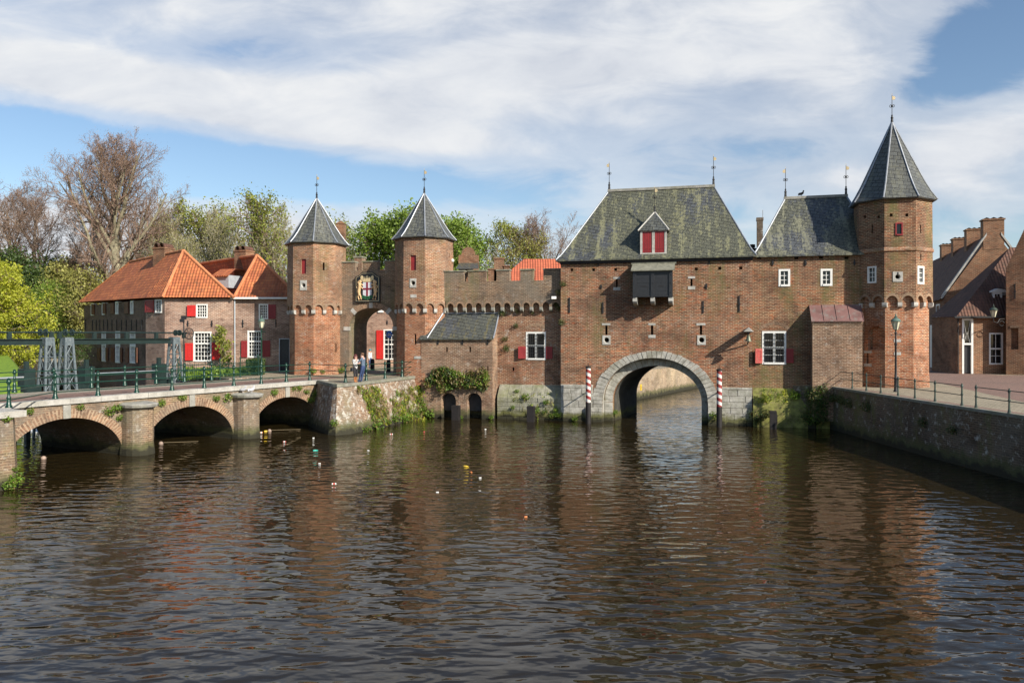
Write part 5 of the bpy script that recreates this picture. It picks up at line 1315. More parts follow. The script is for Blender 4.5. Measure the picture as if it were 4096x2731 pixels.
# ---------------------------------------------------------------- houses on the right
HG = Frame(39.07, 69.0, R(-19)); TH = Tz(39.07, 69.0, 0, R(-19))
t = Thing('terraced_house', 'tall brick house with steep dark roof, pale gable coping and a row of chimneys', 'house', W0, (39.07, 69.0, QH))
xe = HG.s(3975); he = HG.h(3770, 1190); hpk = HG.h(3975, 925); LEN = 34
k_ = (hpk - he) / xe
t.part('wall', MB(TH).xz([(0, 1), (2 * xe, 1), (2 * xe, he), (xe, hpk), (0, he)], 0, .35).box(0, .35, .35, LEN, 1, he).box(2 * xe - .3, 2 * xe, .35, LEN, 1, he), M['brick_far'])
rf_ = t.part('roof', MB(TH).add([(-.3, .3, he - .2), (xe, .3, hpk - .1), (xe, LEN, hpk - .1), (-.3, LEN, he - .2), (2 * xe + .3, .3, he - .2), (2 * xe + .3, LEN, he - .2)], [(0, 1, 2, 3), (1, 4, 5, 2)]), M['tile_dark'])
cpm = MB(TH)
for s_ in (-1, 1):
    n = Vector((s_ * -1 * 0 + 0, 0, 0))
    pts = [(-.12, he - .1), (xe - .55, hpk - .35), (xe - .55, hpk - .12), (-.12, he + .2)]
    if s_ > 0: pts = [(2 * xe - p[0], p[1]) for p in pts][::-1]
    cpm.xz(pts, -.08, .42)
t.part('gable_coping', cpm, M['stone_pale'])
def yfor(fr, x, px):
    k = (px - CX) / F; return (k * (fr.oy + x * fr.sn) - fr.ox - x * fr.c) / (-fr.sn - k * fr.c)
for px0, px1, yt_, d in ((3933, 4017, 871, 0), (3866, 3928, 912, 1), (3812, 3862, 950, 1), (3766, 3808, 975, 1)):
    yy = .0 if d == 0 else yfor(HG, xe, (px0 + px1) / 2); x0_, x1_ = HG.s(px0, yy), HG.s(px1, yy); zt_ = HG.h((px0 + px1) / 2, yt_, yy)
    c_ = t.part('chimney', MB(TH).box(x0_, x1_, yy - .03, yy + 1.0, hpk - 1.6, zt_ - .2).box(x0_ - .08, x1_ + .08, yy - .1, yy + 1.08, zt_ - .2, zt_ - .08), M['brick_far'])
    pm = MB(TH)
    for i in range(3): xx = x0_ + (x1_ - x0_) * (i + .5) / 3; pm.loft([[(xx + .3 * q, yy2, zt_ - .08 + (.14 if q == 0 else 0)) for q in (-1, 0, 1)] for yy2 in (yy, yy + .9)], closed=False)
    t.part('chimney_cap', pm, M['tile_dark'], c_)
HS = Frame(39.07, 69.0, R(-109)); TS = Tz(39.07, 69.0, 0, R(-109))
for c, col, row in (((3747, 3761, 1216, 1318), 1, 4), ((3746, 3762, 1342, 1456), 1, 4), ((3700, 3709, 1222, 1316), 1, 3), ((3699, 3708, 1344, 1446), 1, 3)):
    window(t, TS, HS.s(c[0]), HS.s(c[1]), HS.h((c[0] + c[1]) / 2, c[3]), HS.h((c[0] + c[1]) / 2, c[2]), col, row, None, y=-.05, fw=.16, depth=.1)
dm_ = t.part('door', MB(TS).box(HS.s(3722), HS.s(3733), -.06, .02, QH, HS.h(3727, 1300)), M['white'])
anchor(t, TH, HG.s(3806), HG.h(3806, 1460), HG.h(3806, 1336))
H2 = Frame((3827 - CX) / F * 62.2, 62.2, R(-8)); T2_ = Tz(H2.ox, H2.oy, 0, R(-8)); cut = MB()
t = Thing('cottage', 'low brick cottage with dark mossy tile roof, tall white door frame and roof dormer', 'house', W0, (H2.ox, H2.oy, QH))
x1_ = H2.s(4060); he2 = H2.h(3900, 1262)
W(t, H2, T2_, (3956, 4012, 1331, 1458), 2, 3, cut, cross=False, tr=.5, fw=.12)
d0, d1, dz1_ = H2.s(3848), H2.s(3893), H2.h(3870, 1274)
cut.T = T2_; cut.box(d0, d1, -.3, .25, QH, dz1_); cut.T = None
dr = t.part('door', MB(T2_).box(d0 + .15, d1 - .15, .16, .2, QH + .05, QH + 2.35), M['black'])
zt_ = QH + 2.45
t.part('door_frame', MB(T2_).box(d0 + .004, d0 + .15, -.02, .2, QH + .01, dz1_ - .004).box(d1 - .15, d1 - .004, -.02, .2, QH + .01, dz1_ - .004).box(d0 + .15, d1 - .15, -.02, .2, dz1_ - .14, dz1_ - .004).box(d0 + .15, d1 - .15, -.02, .2, QH + 2.35, zt_ + .05)
       .tube([(d0 + .18, .12, zt_), ((d0 + d1) / 2, .12, zt_ + .95), (d1 - .18, .12, zt_)], .03, 4).tube([(d0 + .18, .12, dz1_ - .15), ((d0 + d1) / 2, .12, zt_ + .3), (d1 - .18, .12, dz1_ - .15)], .03, 4), M['white'], dr)
t.part('transom_pane', MB(T2_).box(d0 + .1, d1 - .1, .18, .19, zt_, dz1_ - .1), M['glass'], dr)
t.part('wall', MB(T2_).box(0, x1_, 0, 5, 1, he2 - .05), M['brick_far'], cut=cut)
apx = (H2.s(4040, 3.6), 3.6, H2.h(4040, 990, 3.6))
rf_ = t.part('roof', MB(T2_).add([(-.15, -.25, he2 - .12), (x1_, -.25, he2 - .12), (apx[0] + 3, 3.6, apx[2]), apx, (-.15, 5.0, he2)], [(0, 1, 2, 3), (4, 0, 3)]), M['tile_dark'])
t.part('gutter', MB(T2_).box(-.3, x1_ - .1, -.42, -.27, he2 - .2, he2 - .06), M['iron'], rf_)
yd = .9; da, db = H2.s(3968, yd), H2.s(4006, yd)
Dm = t.part('dormer', MB(T2_).box(da, db + .5, yd + .02, 3.2, H2.h(3990, 1253, yd), H2.h(3990, 1168, yd)), M['grey_cloth'], rf_)
window(t, T2_, da + .02, db, H2.h(3990, 1251, yd), H2.h(3990, 1170, yd), 2, 3, None, y=yd - .1, fw=.14, depth=.12, name='window')
t.part('dormer_roof', MB(T2_).xz([(da - .12, H2.h(3990, 1170, yd)), (db + .6, H2.h(3990, 1170, yd)), (db + .6, H2.h(3990, 1162, yd)), ((da + db) / 2, H2.h(3990, 1154, yd)), (da - .12, H2.h(3990, 1164, yd))], yd - .16, 3.3), M['white'], Dm)
t.part('drainpipe', MB(T2_).tube([(H2.s(3832, -.06), -.08, he2 - .2), (H2.s(3832, -.06), -.08, QH)], .05, 6), M['iron'])
H3 = Frame((4024 - CX) / F * 60.8, 60.8, R(-34)); T3_ = Tz(H3.ox, H3.oy, 0, R(-34)); cut = MB()
t = Thing('gabled_house', 'brick house with a high plain gable and a dark wall niche at the right edge', 'house', W0, (H3.ox, H3.oy, QH))
s0 = H3.h(4022, 1075); x2 = H3.s(4096); s1 = H3.h(4096, 918); sl_ = (s1 - s0) / x2
cut.T = T3_; cut.box(H3.s(4045), H3.s(4074), -.3, .35, H3.h(4060, 1397), H3.h(4060, 1311)); cut.T = None
t.part('wall', MB(T3_).xz([(0, 1), (4.4, 1), (4.4, s0 + .01), (2.2, s0 + 2.2 * sl_), (0, s0)], 0, .5).box(0, .5, .5, 2.5, 1, s0 - .3), M['brick_far'], cut=cut)
t.part('niche_lintel', MB(T3_).box(H3.s(4040), H3.s(4078), -.03, .05, H3.h(4060, 1311), H3.h(4060, 1303)), M['brick_radial'])
anchor(t, T3_, H3.s(4060), H3.h(4060, 1195), H3.h(4060, 1135))
t.part('roof', MB(T3_).add([(-.02, .4, s0 - .2), (2.2, .4, s0 + 2.2 * sl_ - .1), (2.2, 2.5, s0 + 2.2 * sl_ - .1), (-.02, 2.5, s0 - .2), (4.5, .4, s0 - .2), (4.5, 2.5, s0 - .2)], [(0, 1, 2, 3), (1, 4, 5, 2)]), M['tile_dark'])
t = Thing('wall_lantern', 'lantern on a curled black bracket at the right corner house', 'lamp', W0, zr_(4024, 1290, 60.9))
lx, ly, lz = zr_(3974, 1268, 60.6)
lantern(t, lx, ly, lz, 1.25, 'green_dull')
a, b = Vector((lx, ly, lz - .02)), Vector(zr_(4024, 1278, 60.9))
t.part('bracket', MB().tube([a, a + Vector((.0, 0, -.35)), a + Vector((.3, 0, -.45)), (a + b) / 2 + Vector((0, 0, -.05)), b + Vector((-.2, 0, .05)), b], .035, 6).tube([b + Vector((-.35 + .2 * math.cos(q), 0, -.3 + .2 * math.sin(q))) for q in np.linspace(0, 5.6, 12)], .03, 5), M['iron'])
# ---------------------------------------------------------------- ray helper: where a line of sight meets what is already built
_dg = None
def hit(px, py, fallback=50.0):
    global _dg
    if _dg is None:
        bpy.context.view_layer.update(); _dg = bpy.context.evaluated_depsgraph_get()
    d = Vector(((px - CX) / F, 1.0, -(py - HY) / F)).normalized()
    ok, loc, nrm, idx, ob, mt = scene.ray_cast(_dg, Vector((0, 0, CH)), d)
    if not ok: return Vector(zp(px, py, fallback)), Vector((0, -1, 0))
    if nrm.dot(d) > 0: nrm = -nrm
    return loc, nrm

# ---------------------------------------------------------------- foliage
def leafmat(name, c1, c2, trans=.35, rough=.55):
    m, nt, out = mat_new(name)
    n = noise(nt, wpos(nt), 1.6, 3, .7)
    wn_ = nd(nt, 'TexWhiteNoise', {0: nd(nt, 'NewGeometry').outputs['Random Per Island']}, noise_dimensions='3D') if False else None
    ri = nd(nt, 'NewGeometry').outputs['Random Per Island']
    k = mth(nt, 'ADD', mth(nt, 'MULTIPLY', n, .6), mth(nt, 'MULTIPLY', ri, .45))
    c = ramp(nt, k, [(.25, c1), (.75, c2)])
    b = nd(nt, 'BsdfPrincipled', {'Base Color': c, 'Roughness': rough})
    tr = nd(nt, 'BsdfTranslucent', {0: c})
    mx = nd(nt, 'MixShader', {0: trans, 1: b.outputs[0], 2: tr.outputs[0]})
    nt.links.new(mx.outputs[0], out.inputs[0]); return m
M['leaf_yellow'] = leafmat('maple leaves', (.26, .31, .018), (.60, .60, .07), .45)
M['leaf_spring'] = leafmat('spring leaves', (.15, .19, .03), (.36, .38, .07), .4)
M['leaf_green'] = leafmat('fresh green leaves', (.11, .18, .025), (.29, .40, .06), .42)
M['leaf_olive'] = leafmat('olive buds', (.20, .20, .05), (.42, .40, .11), .35)
M['leaf_dark'] = leafmat('dark leaves', (.025, .05, .01), (.08, .13, .025), .25)
M['leaf_weed'] = leafmat('weed leaves', (.07, .14, .015), (.22, .34, .04), .35)
M['leaf_brown'] = leafmat('dry stems', (.12, .085, .03), (.26, .2, .07), .2)
M['bud_brown'] = leafmat('brown buds', (.22, .13, .09), (.36, .23, .15), .2)
M['flower'] = flatmat('dandelion yellow', (.8, .5, .02), .6)
M['bark'] = flatmat('bark', (.22, .195, .13), .9, var=.45, sc=2.5, bumpd=.04, dirt=(.16, .16, .08))
M['bark_brown'] = flatmat('brown bark', (.20, .15, .11), .9, var=.4, sc=2.5)
M['bark_grey'] = flatmat('pale thin bark', (.30, .27, .17), .9, var=.35, sc=2.5)
M['twig'] = flatmat('twigs', (.23, .155, .115), .9, var=.3, sc=1.5)

def np_mesh(name, v, q):
    me = bpy.data.meshes.new(name); nv, nf = len(v), len(q); k = q.shape[1]
    me.vertices.add(nv); me.vertices.foreach_set('co', v.astype(np.float32).ravel())
    me.loops.add(nf * k); me.loops.foreach_set('vertex_index', q.astype(np.int32).ravel())
    me.polygons.add(nf); me.polygons.foreach_set('loop_start', np.arange(0, nf * k, k, dtype=np.int32))
    me.update(calc_edges=True); return me
def leaf_arrays(P, size, rg, aspect=1.5, updir=None):
    n = len(P); a = rg.normal(size=(n, 3)); 
    if updir is not None: a = a * .6 + np.array(updir)
    a /= np.linalg.norm(a, axis=1)[:, None]
    b = np.cross(a, rg.normal(size=(n, 3))); b /= np.linalg.norm(b, axis=1)[:, None] + 1e-9
    s = size * rg.uniform(.6, 1.35, size=(n, 1)); A = a * s * aspect * .5; B = b * s * .5
    v = np.stack([P - A, P - B * .9 + A * .1, P + A, P + B * .9 + A * .1], 1).reshape(-1, 3)
    return v, np.arange(4 * n).reshape(-1, 4)
def seg_arrays(S, k=4):
    S = np.array(S); p0, p1, r0, r1 = S[:, 0:3], S[:, 3:6], S[:, 6:7], S[:, 7:8]
    d = p1 - p0; d /= np.linalg.norm(d, axis=1)[:, None] + 1e-9
    ref = np.where(np.abs(d[:, 2:3]) < .9, np.array([[0, 0, 1.0]]), np.array([[1.0, 0, 0]]))
    a = np.cross(d, ref); a /= np.linalg.norm(a, axis=1)[:, None] + 1e-9; b = np.cross(d, a)
    vs = []
    for P, r in ((p0, r0), (p1 + d * r1 * .3, r1)):
        for i in range(k):
            t = 2 * math.pi * i / k; vs.append(P + (a * math.cos(t) + b * math.sin(t)) * r)
    V = np.stack(vs, 1); n = len(S); base = (np.arange(n) * 2 * k)[:, None]
    q = np.concatenate([base + np.array([[i, k + i, k + (i + 1) % k, (i + 1) % k]]) for i in range(k)], 0)
    return V.reshape(-1, 3), q

def grow(seed, H, r0, base=.3, spread=.55, counts=(14, 7, 6, 4), ang=(35, 65), droop=.0, wig=.12, lean=(0, 0), ratio=.55, trunks=1, up=.12, minr=.012):
    """skeleton of one tree: list of segments per level and the tips"""
    rg = random.Random(seed); segs = [[], [], [], [], []]; tips = []
    def rot(d, az, an):
        ax = d.cross(Vector((0, 0, 1)) if abs(d.z) < .95 else Vector((1, 0, 0))).normalized()
        return (Matrix.Rotation(az, 3, d) @ (Matrix.Rotation(an, 3, ax) @ d)).normalized()
    def branch(p, d, L, r, lv):
        n = (12, 7, 5, 4, 3)[lv]; pts = [(p.copy(), r, d.copy())]
        for i in range(n):
            t = (i + 1) / n
            d = (d + Vector((rg.gauss(0, wig), rg.gauss(0, wig), rg.gauss(0, wig) + (up if lv else .05) - droop * lv * .06)) * (1 if lv else .35)).normalized()
            q = p + d * (L / n); rn = max(r * (1 - t * (.8 if lv == 0 else .75)), minr)
            segs[lv].append((*p, *q, pts[-1][1], rn)); p = q; pts.append((p.copy(), rn, d.copy()))
        if lv >= len(counts): tips.append((p.copy(), d.copy())); return
        m = counts[lv]; st = base if lv == 0 else .18; az = rg.uniform(0, 6.28)
        for j in range(m):
            t = st + (1 - st) * (j + rg.uniform(.2, .9)) / m; f_ = t * n; i = min(int(f_), n - 1)
            pp, rr, dd = pts[i]; pp = pp.lerp(pts[i + 1][0], f_ - i); rr = rr + (pts[i + 1][1] - rr) * (f_ - i)
            az += 2.4 + rg.uniform(-.5, .5)
            if lv == 0: u_ = (t - st) / (1 - st); Lc = H * spread * ((.66 + 1.13 * u_) if u_ < .3 else 1.0 - .62 * ((u_ - .3) / .7) ** 1.4) * rg.uniform(.8, 1.12)
            else: Lc = L * ratio * (1.05 - .5 * t) * rg.uniform(.7, 1.2)
            branch(pp, rot(dd, az, R(rg.uniform(*ang)) * (1 - .35 * t if lv == 0 else 1)), Lc, max(rr * (.55 if lv == 0 else .6), minr), lv + 1)
        if lv > 0: tips.append((p.copy(), d.copy()))
    for k in range(trunks):
        dv = Vector((lean[0] + (rg.gauss(0, .12) if trunks > 1 else 0), lean[1] + (rg.gauss(0, .12) if trunks > 1 else 0), 1)).normalized()
        branch(Vector((rg.uniform(-.6, .6) if trunks > 1 else 0, rg.uniform(-.6, .6) if trunks > 1 else 0, -.4)), dv, H * rg.uniform(.88, 1) if trunks > 1 else H, r0, 0)
    return segs, tips
def tree_meshes(name, seed, leafn=0, lsize=.2, lspread=.5, **kw):
    segs, tips = grow(seed, **kw)
    tv, tq = seg_arrays(segs[0] + segs[1], 7)
    rest = [s for l in segs[2:] for s in l]
    bv, bq = seg_arrays(rest, 3) if rest else (None, None)
    trunk = np_mesh('trunk', tv, tq)
    trunk.polygons.foreach_set('use_smooth', [True] * len(trunk.polygons))
    twig = np_mesh('branches', bv, bq) if rest else None
    leaves = None
    if leafn:
        rg = np.random.default_rng(seed); T = np.array([tuple(t[0]) for t in tips]); k = max(1, leafn // len(T))
        P = np.repeat(T, k, 0) + rg.normal(size=(len(T) * k, 3)) * lspread
        P = P + np.sin(P[:, [1, 2, 0]] * 1.7 + seed) * .35; v, q = leaf_arrays(P, lsize, rg); leaves = np_mesh('crown', v, q)
    return trunk, twig, leaves
def tree(label, x, y, z, meshes, rot=0, sc=1.0, leafm='leaf_spring', barkm='bark', twigm='twig', group='park trees beyond the canal', name='tree', cat='tree', szs=1.0):
    t = Thing(name, label, cat, W0, (x, y, z), group); t.e.rotation_euler = (0, 0, rot); t.e.scale = (sc, sc, sc * szs)
    for me, nm, mt in zip(meshes, ('trunk', 'branches', 'crown'), (barkm, twigm, leafm)):
        if me is None: continue
        if not me.materials: me.materials.append(M[mt])
        o = bpy.data.objects.new(nm, me); COL.objects.link(o); o.parent = t.e
        if me.materials[0] is not M[mt]:
            o.material_slots[0].link = 'OBJECT'; o.material_slots[0].material = M[mt]
    return t

def clump_mesh(name, seed, n, r, size, mats, flowers=0, blades=False, flat=.6, dry=.12):
    rg = np.random.default_rng(seed)
    d = rg.normal(size=(n, 3)); d /= np.linalg.norm(d, axis=1)[:, None]; P = d * (rg.uniform(0, 1, size=(n, 1)) ** .45) * r; P[:, 2] *= flat; P[:, 2] += r * .1
    if blades:
        v, q = leaf_arrays(P * .6, size, rg, aspect=6, updir=(0, -.25, 1.1))
    else: v, q = leaf_arrays(P, size, rg, 1.3)
    if flowers:
        Pf = P[rg.integers(0, n, flowers)] * 1.15; vf, qf = leaf_arrays(Pf, .085, rg, 1.0, updir=(0, -1, .6)); q = np.concatenate([q, qf + len(v)]); v = np.concatenate([v, vf])
    me = np_mesh(name, v, q)
    for m_ in mats: me.materials.append(M[m_])
    mi = np.zeros(len(q), np.int32); rr = rg.uniform(size=len(q)); mi[rr < dry] = 1
    if flowers: mi[-flowers:] = 2
    me.polygons.foreach_set('material_index', mi); return me
CL = {'weed': clump_mesh('weed', 1, 230, 1.0, .24, ['leaf_weed', 'leaf_brown'], flat=.8),
      'ivy': clump_mesh('ivy', 2, 420, 1.0, .15, ['leaf_dark', 'leaf_brown'], flat=.9, dry=.25),
      'tuft': clump_mesh('tuft', 3, 170, .9, .16, ['leaf_weed', 'leaf_brown'], blades=True, dry=.4),
      'dandelion': clump_mesh('dandelion', 4, 160, 1.0, .22, ['leaf_weed', 'leaf_brown', 'flower'], flowers=9, flat=.7),
      'dry': clump_mesh('dry', 5, 260, 1.0, .17, ['leaf_brown', 'leaf_weed'], flat=.9, dry=.25)}
def plant(kind, px, py, r, label, group, out=.25):
    loc, n = hit(px, py); rr = random.Random(int(px * 7 + py))
    o = bpy.data.objects.new({'weed': 'weed', 'ivy': 'ivy', 'tuft': 'grass_tuft', 'dandelion': 'dandelion', 'dry': 'shrub'}[kind], CL[kind]); COL.objects.link(o)
    p = loc + n * r * out; o.location = p; o.rotation_euler = (rr.uniform(-.3, .3), rr.uniform(-.3, .3), rr.uniform(0, 6.28)); o.scale = (r, r, r * rr.uniform(.8, 1.15))
    props(o, label, {'weed': 'plant', 'ivy': 'ivy', 'tuft': 'grass', 'dandelion': 'flower', 'dry': 'shrub'}[kind], group); return o
PL = []
ORD = 'leftmost,second from the left,third from the left,fourth from the left,fifth from the left,sixth from the left,seventh from the left,eighth from the left,ninth from the left,tenth from the left,eleventh from the left,twelfth from the left,thirteenth from the left,fourteenth from the left,fifteenth from the left,sixteenth from the left,seventeenth from the left'.split(',')
def many(kind, pts, label, group, out=.25):
    pts = sorted(pts)
    for i, (px, py, r) in enumerate(pts):
        where_ = ORD[i] if i < len(pts) / 2 or len(pts) < 4 else ORD[len(pts) - 1 - i].replace('left', 'right')
        lb_ = label + (', ' + where_ if len(pts) > 1 else '')
        assert len(lb_.split()) <= 16, lb_
        PL.append(plant(kind, px, py, r, lb_, group, out))
r3 = random.Random(31)
def patch(name, poly, n, k, size, mats, probs, spread=.16, up=(0, -.3, .9), aspect=4, seed=1, th=.08):
    rg = np.random.default_rng(seed); xs = [p[0] for p in poly]; ys = [p[1] for p in poly]; pts = []
    def inside(x, y):
        c = False; j = len(poly) - 1
        for i in range(len(poly)):
            if (poly[i][1] > y) != (poly[j][1] > y) and x < (poly[j][0] - poly[i][0]) * (y - poly[i][1]) / (poly[j][1] - poly[i][1]) + poly[i][0]: c = not c
            j = i
        return c
    while len(pts) < n:
        x, y = rg.uniform(min(xs), max(xs)), rg.uniform(min(ys), max(ys))
        if inside(x, y):
            l, nn = hit(x, y); pts.append(tuple(l + nn * rg.uniform(0, th)))
    P = np.repeat(np.array(pts), k, 0) + rg.normal(size=(n * k, 3)) * np.array([spread, spread, spread])
    v, q = leaf_arrays(P, size, rg, aspect, updir=up); me = np_mesh(name, v, q)
    for m_ in mats: me.materials.append(M[m_])
    cl = np.repeat(rg.choice(len(mats), n, p=probs), k); me.polygons.foreach_set('material_index', np.where(rg.uniform(size=len(q)) < .7, cl, rg.choice(len(mats), len(q))).astype(np.int32))
    o = bpy.data.objects.new(name, me); COL.objects.link(o); props(o, kind='stuff'); return o
patch('wall_grass', [(1418, 1552), (1510, 1545), (1530, 1600), (1560, 1660), (1545, 1690), (1500, 1690), (1462, 1620)], 110, 26, .05, ['leaf_weed', 'leaf_brown', 'leaf_yellow'], [.35, .45, .2], seed=3, spread=.11)
patch('wall_grass', [(1590, 1562), (1680, 1540), (1702, 1560), (1700, 1690), (1640, 1680), (1560, 1650), (1570, 1590)], 120, 26, .05, ['leaf_weed', 'leaf_brown', 'leaf_yellow'], [.4, .42, .18], seed=4, spread=.11)
patch('wall_moss', [(3030, 1560), (3200, 1560), (3170, 1600), (3080, 1615), (3020, 1610)], 60, 20, .035, ['leaf_weed', 'leaf_yellow'], [.4, .6], seed=5, spread=.07, th=.03)
patch('wall_creeper', [(3222, 1565), (3300, 1545), (3310, 1640), (3290, 1690), (3200, 1690), (3225, 1620)], 90, 26, .07, ['leaf_dark', 'leaf_weed'], [.85, .15], seed=6, aspect=1.5)
patch('plinth_moss', [(2010, 1590), (2080, 1560), (2230, 1570), (2235, 1680), (2120, 1680), (2050, 1620)], 45, 14, .035, ['leaf_weed', 'leaf_brown', 'leaf_yellow'], [.4, .4, .2], seed=7, spread=.07, th=.03)
many('tuft', [(1430 + 120 * r3.random() + (y - 1550) * .35, y, r3.uniform(.2, .34)) for y in range(1552, 1690, 30)], 'grass tuft on the sunlit slope of the bastion wall', 'grass on the bastion wall', .05)
many('dandelion', [(1434, 1560, .22), (1490, 1555, .25), (1504, 1600, .26), (1470, 1625, .2), (1530, 1650, .22), (1452, 1590, .18), (1643, 1562, .24), (1600, 1580, .2), (1560, 1600, .18), (1630, 1600, .2)], 'yellow dandelion clump on the bastion wall', 'dandelions on the bastion wall', .1)
many('tuft', [(1560 + 130 * r3.random(), y, r3.uniform(.22, .36)) for y in range(1562, 1680, 30)], 'grass tuft near the right end of the bastion wall', 'grass on the bastion wall', .05)
many('weed', [(1498, 1708, .48), (1460, 1722, .36), (1576, 1674, .40), (1612, 1676, .42), (1655, 1666, .40), (1690, 1640, .5), (1725, 1655, .4), (1665, 1600, .36), (1680, 1570, .4), (1341, 1693, .25), (1552, 1690, .25)], 'leafy green weed low on the bastion wall', 'weeds along the bastion')
many('weed', [(1842, 1668, 0.22), (1986, 1655, 0.22), (1965, 1670, 0.20), (2067, 1567, 0.20), (2103, 1590, 0.29), (2052, 1629, 0.19), (2149, 1642, 0.24), (2185, 1608, 0.24), (2182, 1648, 0.22), (2236, 1659, 0.29), (2120, 1655, 0.20), (2210, 1662, 0.24), (2223, 1640, 0.20)], 'green weed on the mossy plinth by the water', 'weeds on the curtain wall plinth')
many('ivy', [(2010, 1252, .33), (2065, 1303, .22), (2021, 1356, .28), (2027, 1393, .3), (2254, 1136, .28), (2238, 1170, .3), (2240, 1230, .35), (2070, 1245, .18), (2225, 1215, .25), (2130, 1250, .16), (2243, 1290, .3)], 'dark ivy tuft on the curtain wall bricks', 'ivy on the curtain wall')
many('weed', [(2455, 1650, .24), (2858, 1663, .36), (2300, 1676, .25)], 'small weed by the stone arch at the waterline', 'weeds by the stone arch')
many('ivy', [(3012, 1656, .36), (3040, 1668, .42), (3066, 1656, .34), (3028, 1684, .3)], 'leafy bush at the waterline under the wing', 'bush by the wing')
many('weed', [(3175, 1588, .34), (3194, 1578, .26)], 'bright green weed on the wing\'s sloped mossy base', 'weeds on the wing base')
many('ivy', [(3235 + 60 * r3.random(), y, r3.uniform(.25, .4)) for y in range(1560, 1690, 13)], 'dark ivy in the shaded corner by the quay wall', 'ivy in the quay corner')
many('ivy', [(3300 + 20 * i + 10 * r3.random(), 1575 + 8 * i * r3.random() + 10 * i ** .5, .32) for i in range(1, 6)] + [(3475, 1625, .38), (3700, 1690, .3), (3820, 1720, .3)], 'dark ivy patch on the shaded quay wall', 'ivy on the quay wall')
many('weed', [(316, 1628, .22), (429, 1645, .3), (464, 1630, .3), (643, 1612, .22), (725, 1590, .26), (117, 1645, .2), (25, 1675, .2), (62, 1915, .28), (34, 1940, .28), (862, 1594, .24), (1093, 1570, .26), (1222, 1567, .24), (1255, 1575, .3), (60, 1875, .14), (475, 1672, .2), (1240, 1600, .28)], 'green weed growing from the bridge masonry', 'weeds on the bridge')
many('dandelion', [(906, 1592, .32), (1192, 1553, .26), (1170, 1556, .22)], 'yellow dandelion clump beside a bridge arch', 'dandelions on the bridge')
many('weed', [(1358, 1480, .36), (1253, 1484, .3), (1290, 1486, .2)], 'green weed at the foot of the left tower', 'weeds at the tower foot')
# ivy mass on the ledge of the lean-to
rg = np.random.default_rng(9); pts = []
for _ in range(75):
    px, py = rg.uniform(1712, 1945), rg.uniform(1470, 1568)
    top_ = 1470 + 40 * abs(math.sin(px * .019 + .6)); bot = 1560 + 14 * math.sin(px * .05)
    py = top_ + (bot - top_) * rg.uniform(0, 1) ** .8 - 14
    l, n = hit(px, py); pts.append(tuple(l + n * rg.uniform(.0, .3)))
P = np.repeat(np.array(pts), 130, 0) + rg.normal(size=(75 * 130, 3)) * np.array([.15, .12, .13])
v, q = leaf_arrays(P, .085, rg, 2.2, updir=(0, 0, -.4)); me = np_mesh('ivy', v, q)
for m_ in ('leaf_dark', 'leaf_brown', 'leaf_weed'): me.materials.append(M[m_])
clus = np.repeat(rg.choice(3, 75, p=[.28, .46, .26]), 130); mi = np.where(rg.uniform(size=len(q)) < .7, clus, rg.choice(3, len(q))).astype(np.int32); me.polygons.foreach_set('material_index', mi)
o = bpy.data.objects.new('ivy', me); COL.objects.link(o); props(o, 'large overhanging mass of green and brown creepers above the two small water arches', 'ivy')

# garden in front of the house
v, q = [], []
gpx = [gp(px, py, 2.87) for px, py in ((716, 1517), (1030, 1498), (1030, 1478), (720, 1492))]
rg = np.random.default_rng(12); n = 5200; uu, vv = rg.uniform(size=(n, 1)), rg.uniform(size=(n, 1))
Q = [np.array(p) for p in gpx]; P = (Q[0] * (1 - uu) + Q[1] * uu) * (1 - vv) + (Q[3] * (1 - uu) + Q[2] * uu) * vv
P[:, 2] += rg.uniform(0, .5, n) * (.5 + .5 * np.sin(P[:, 0] * 3)); v, q = leaf_arrays(P, .14, rg, 2, updir=(0, 0, .6)); me = np_mesh('ground_cover', v, q); me.materials.append(M['leaf_weed'])
o = bpy.data.objects.new('ground_cover', me); COL.objects.link(o); props(o, kind='stuff')
hx0, hx1 = (978 - CX) / F * 54.8, (1031 - CX) / F * 54.8
P = rg.uniform(size=(7000, 3)) * np.array([hx1 - hx0, 1.5, 1.15]) + np.array([hx0, 55.0, 2.85]); v, q = leaf_arrays(P, .09, rg); me = np_mesh('hedge', v, q); me.materials.append(M['leaf_dark'])
o = bpy.data.objects.new('hedge', me); COL.objects.link(o); props(o, 'clipped square dark green hedge behind the iron fence', 'hedge')
t = Thing('climbing_shrub', 'loose leafy climbing shrub between the two houses', 'shrub', W0, ((925 - CX) / F * 58.7, 58.7, 2.87))
sg, tp_ = grow(5, H=3.8, r0=.05, base=.15, spread=.22, counts=(12, 4), wig=.2, minr=.012)
S_ = [s for l in sg for s in l]; a = np.array(t.o); tv, tq = seg_arrays(S_, 4); m_ = np_mesh('stems', tv, tq); m_.materials.append(M['bark_grey']); o = bpy.data.objects.new('stems', m_); COL.objects.link(o); o.parent = t.e
T_ = np.array([tuple(x_[0]) for x_ in tp_]); P = np.repeat(T_, 14, 0) + rg.normal(size=(len(T_) * 14, 3)) * .14; v, q = leaf_arrays(P, .13, rg); m_ = np_mesh('foliage', v, q); m_.materials.append(M['leaf_spring']); o = bpy.data.objects.new('foliage', m_); COL.objects.link(o); o.parent = t.e

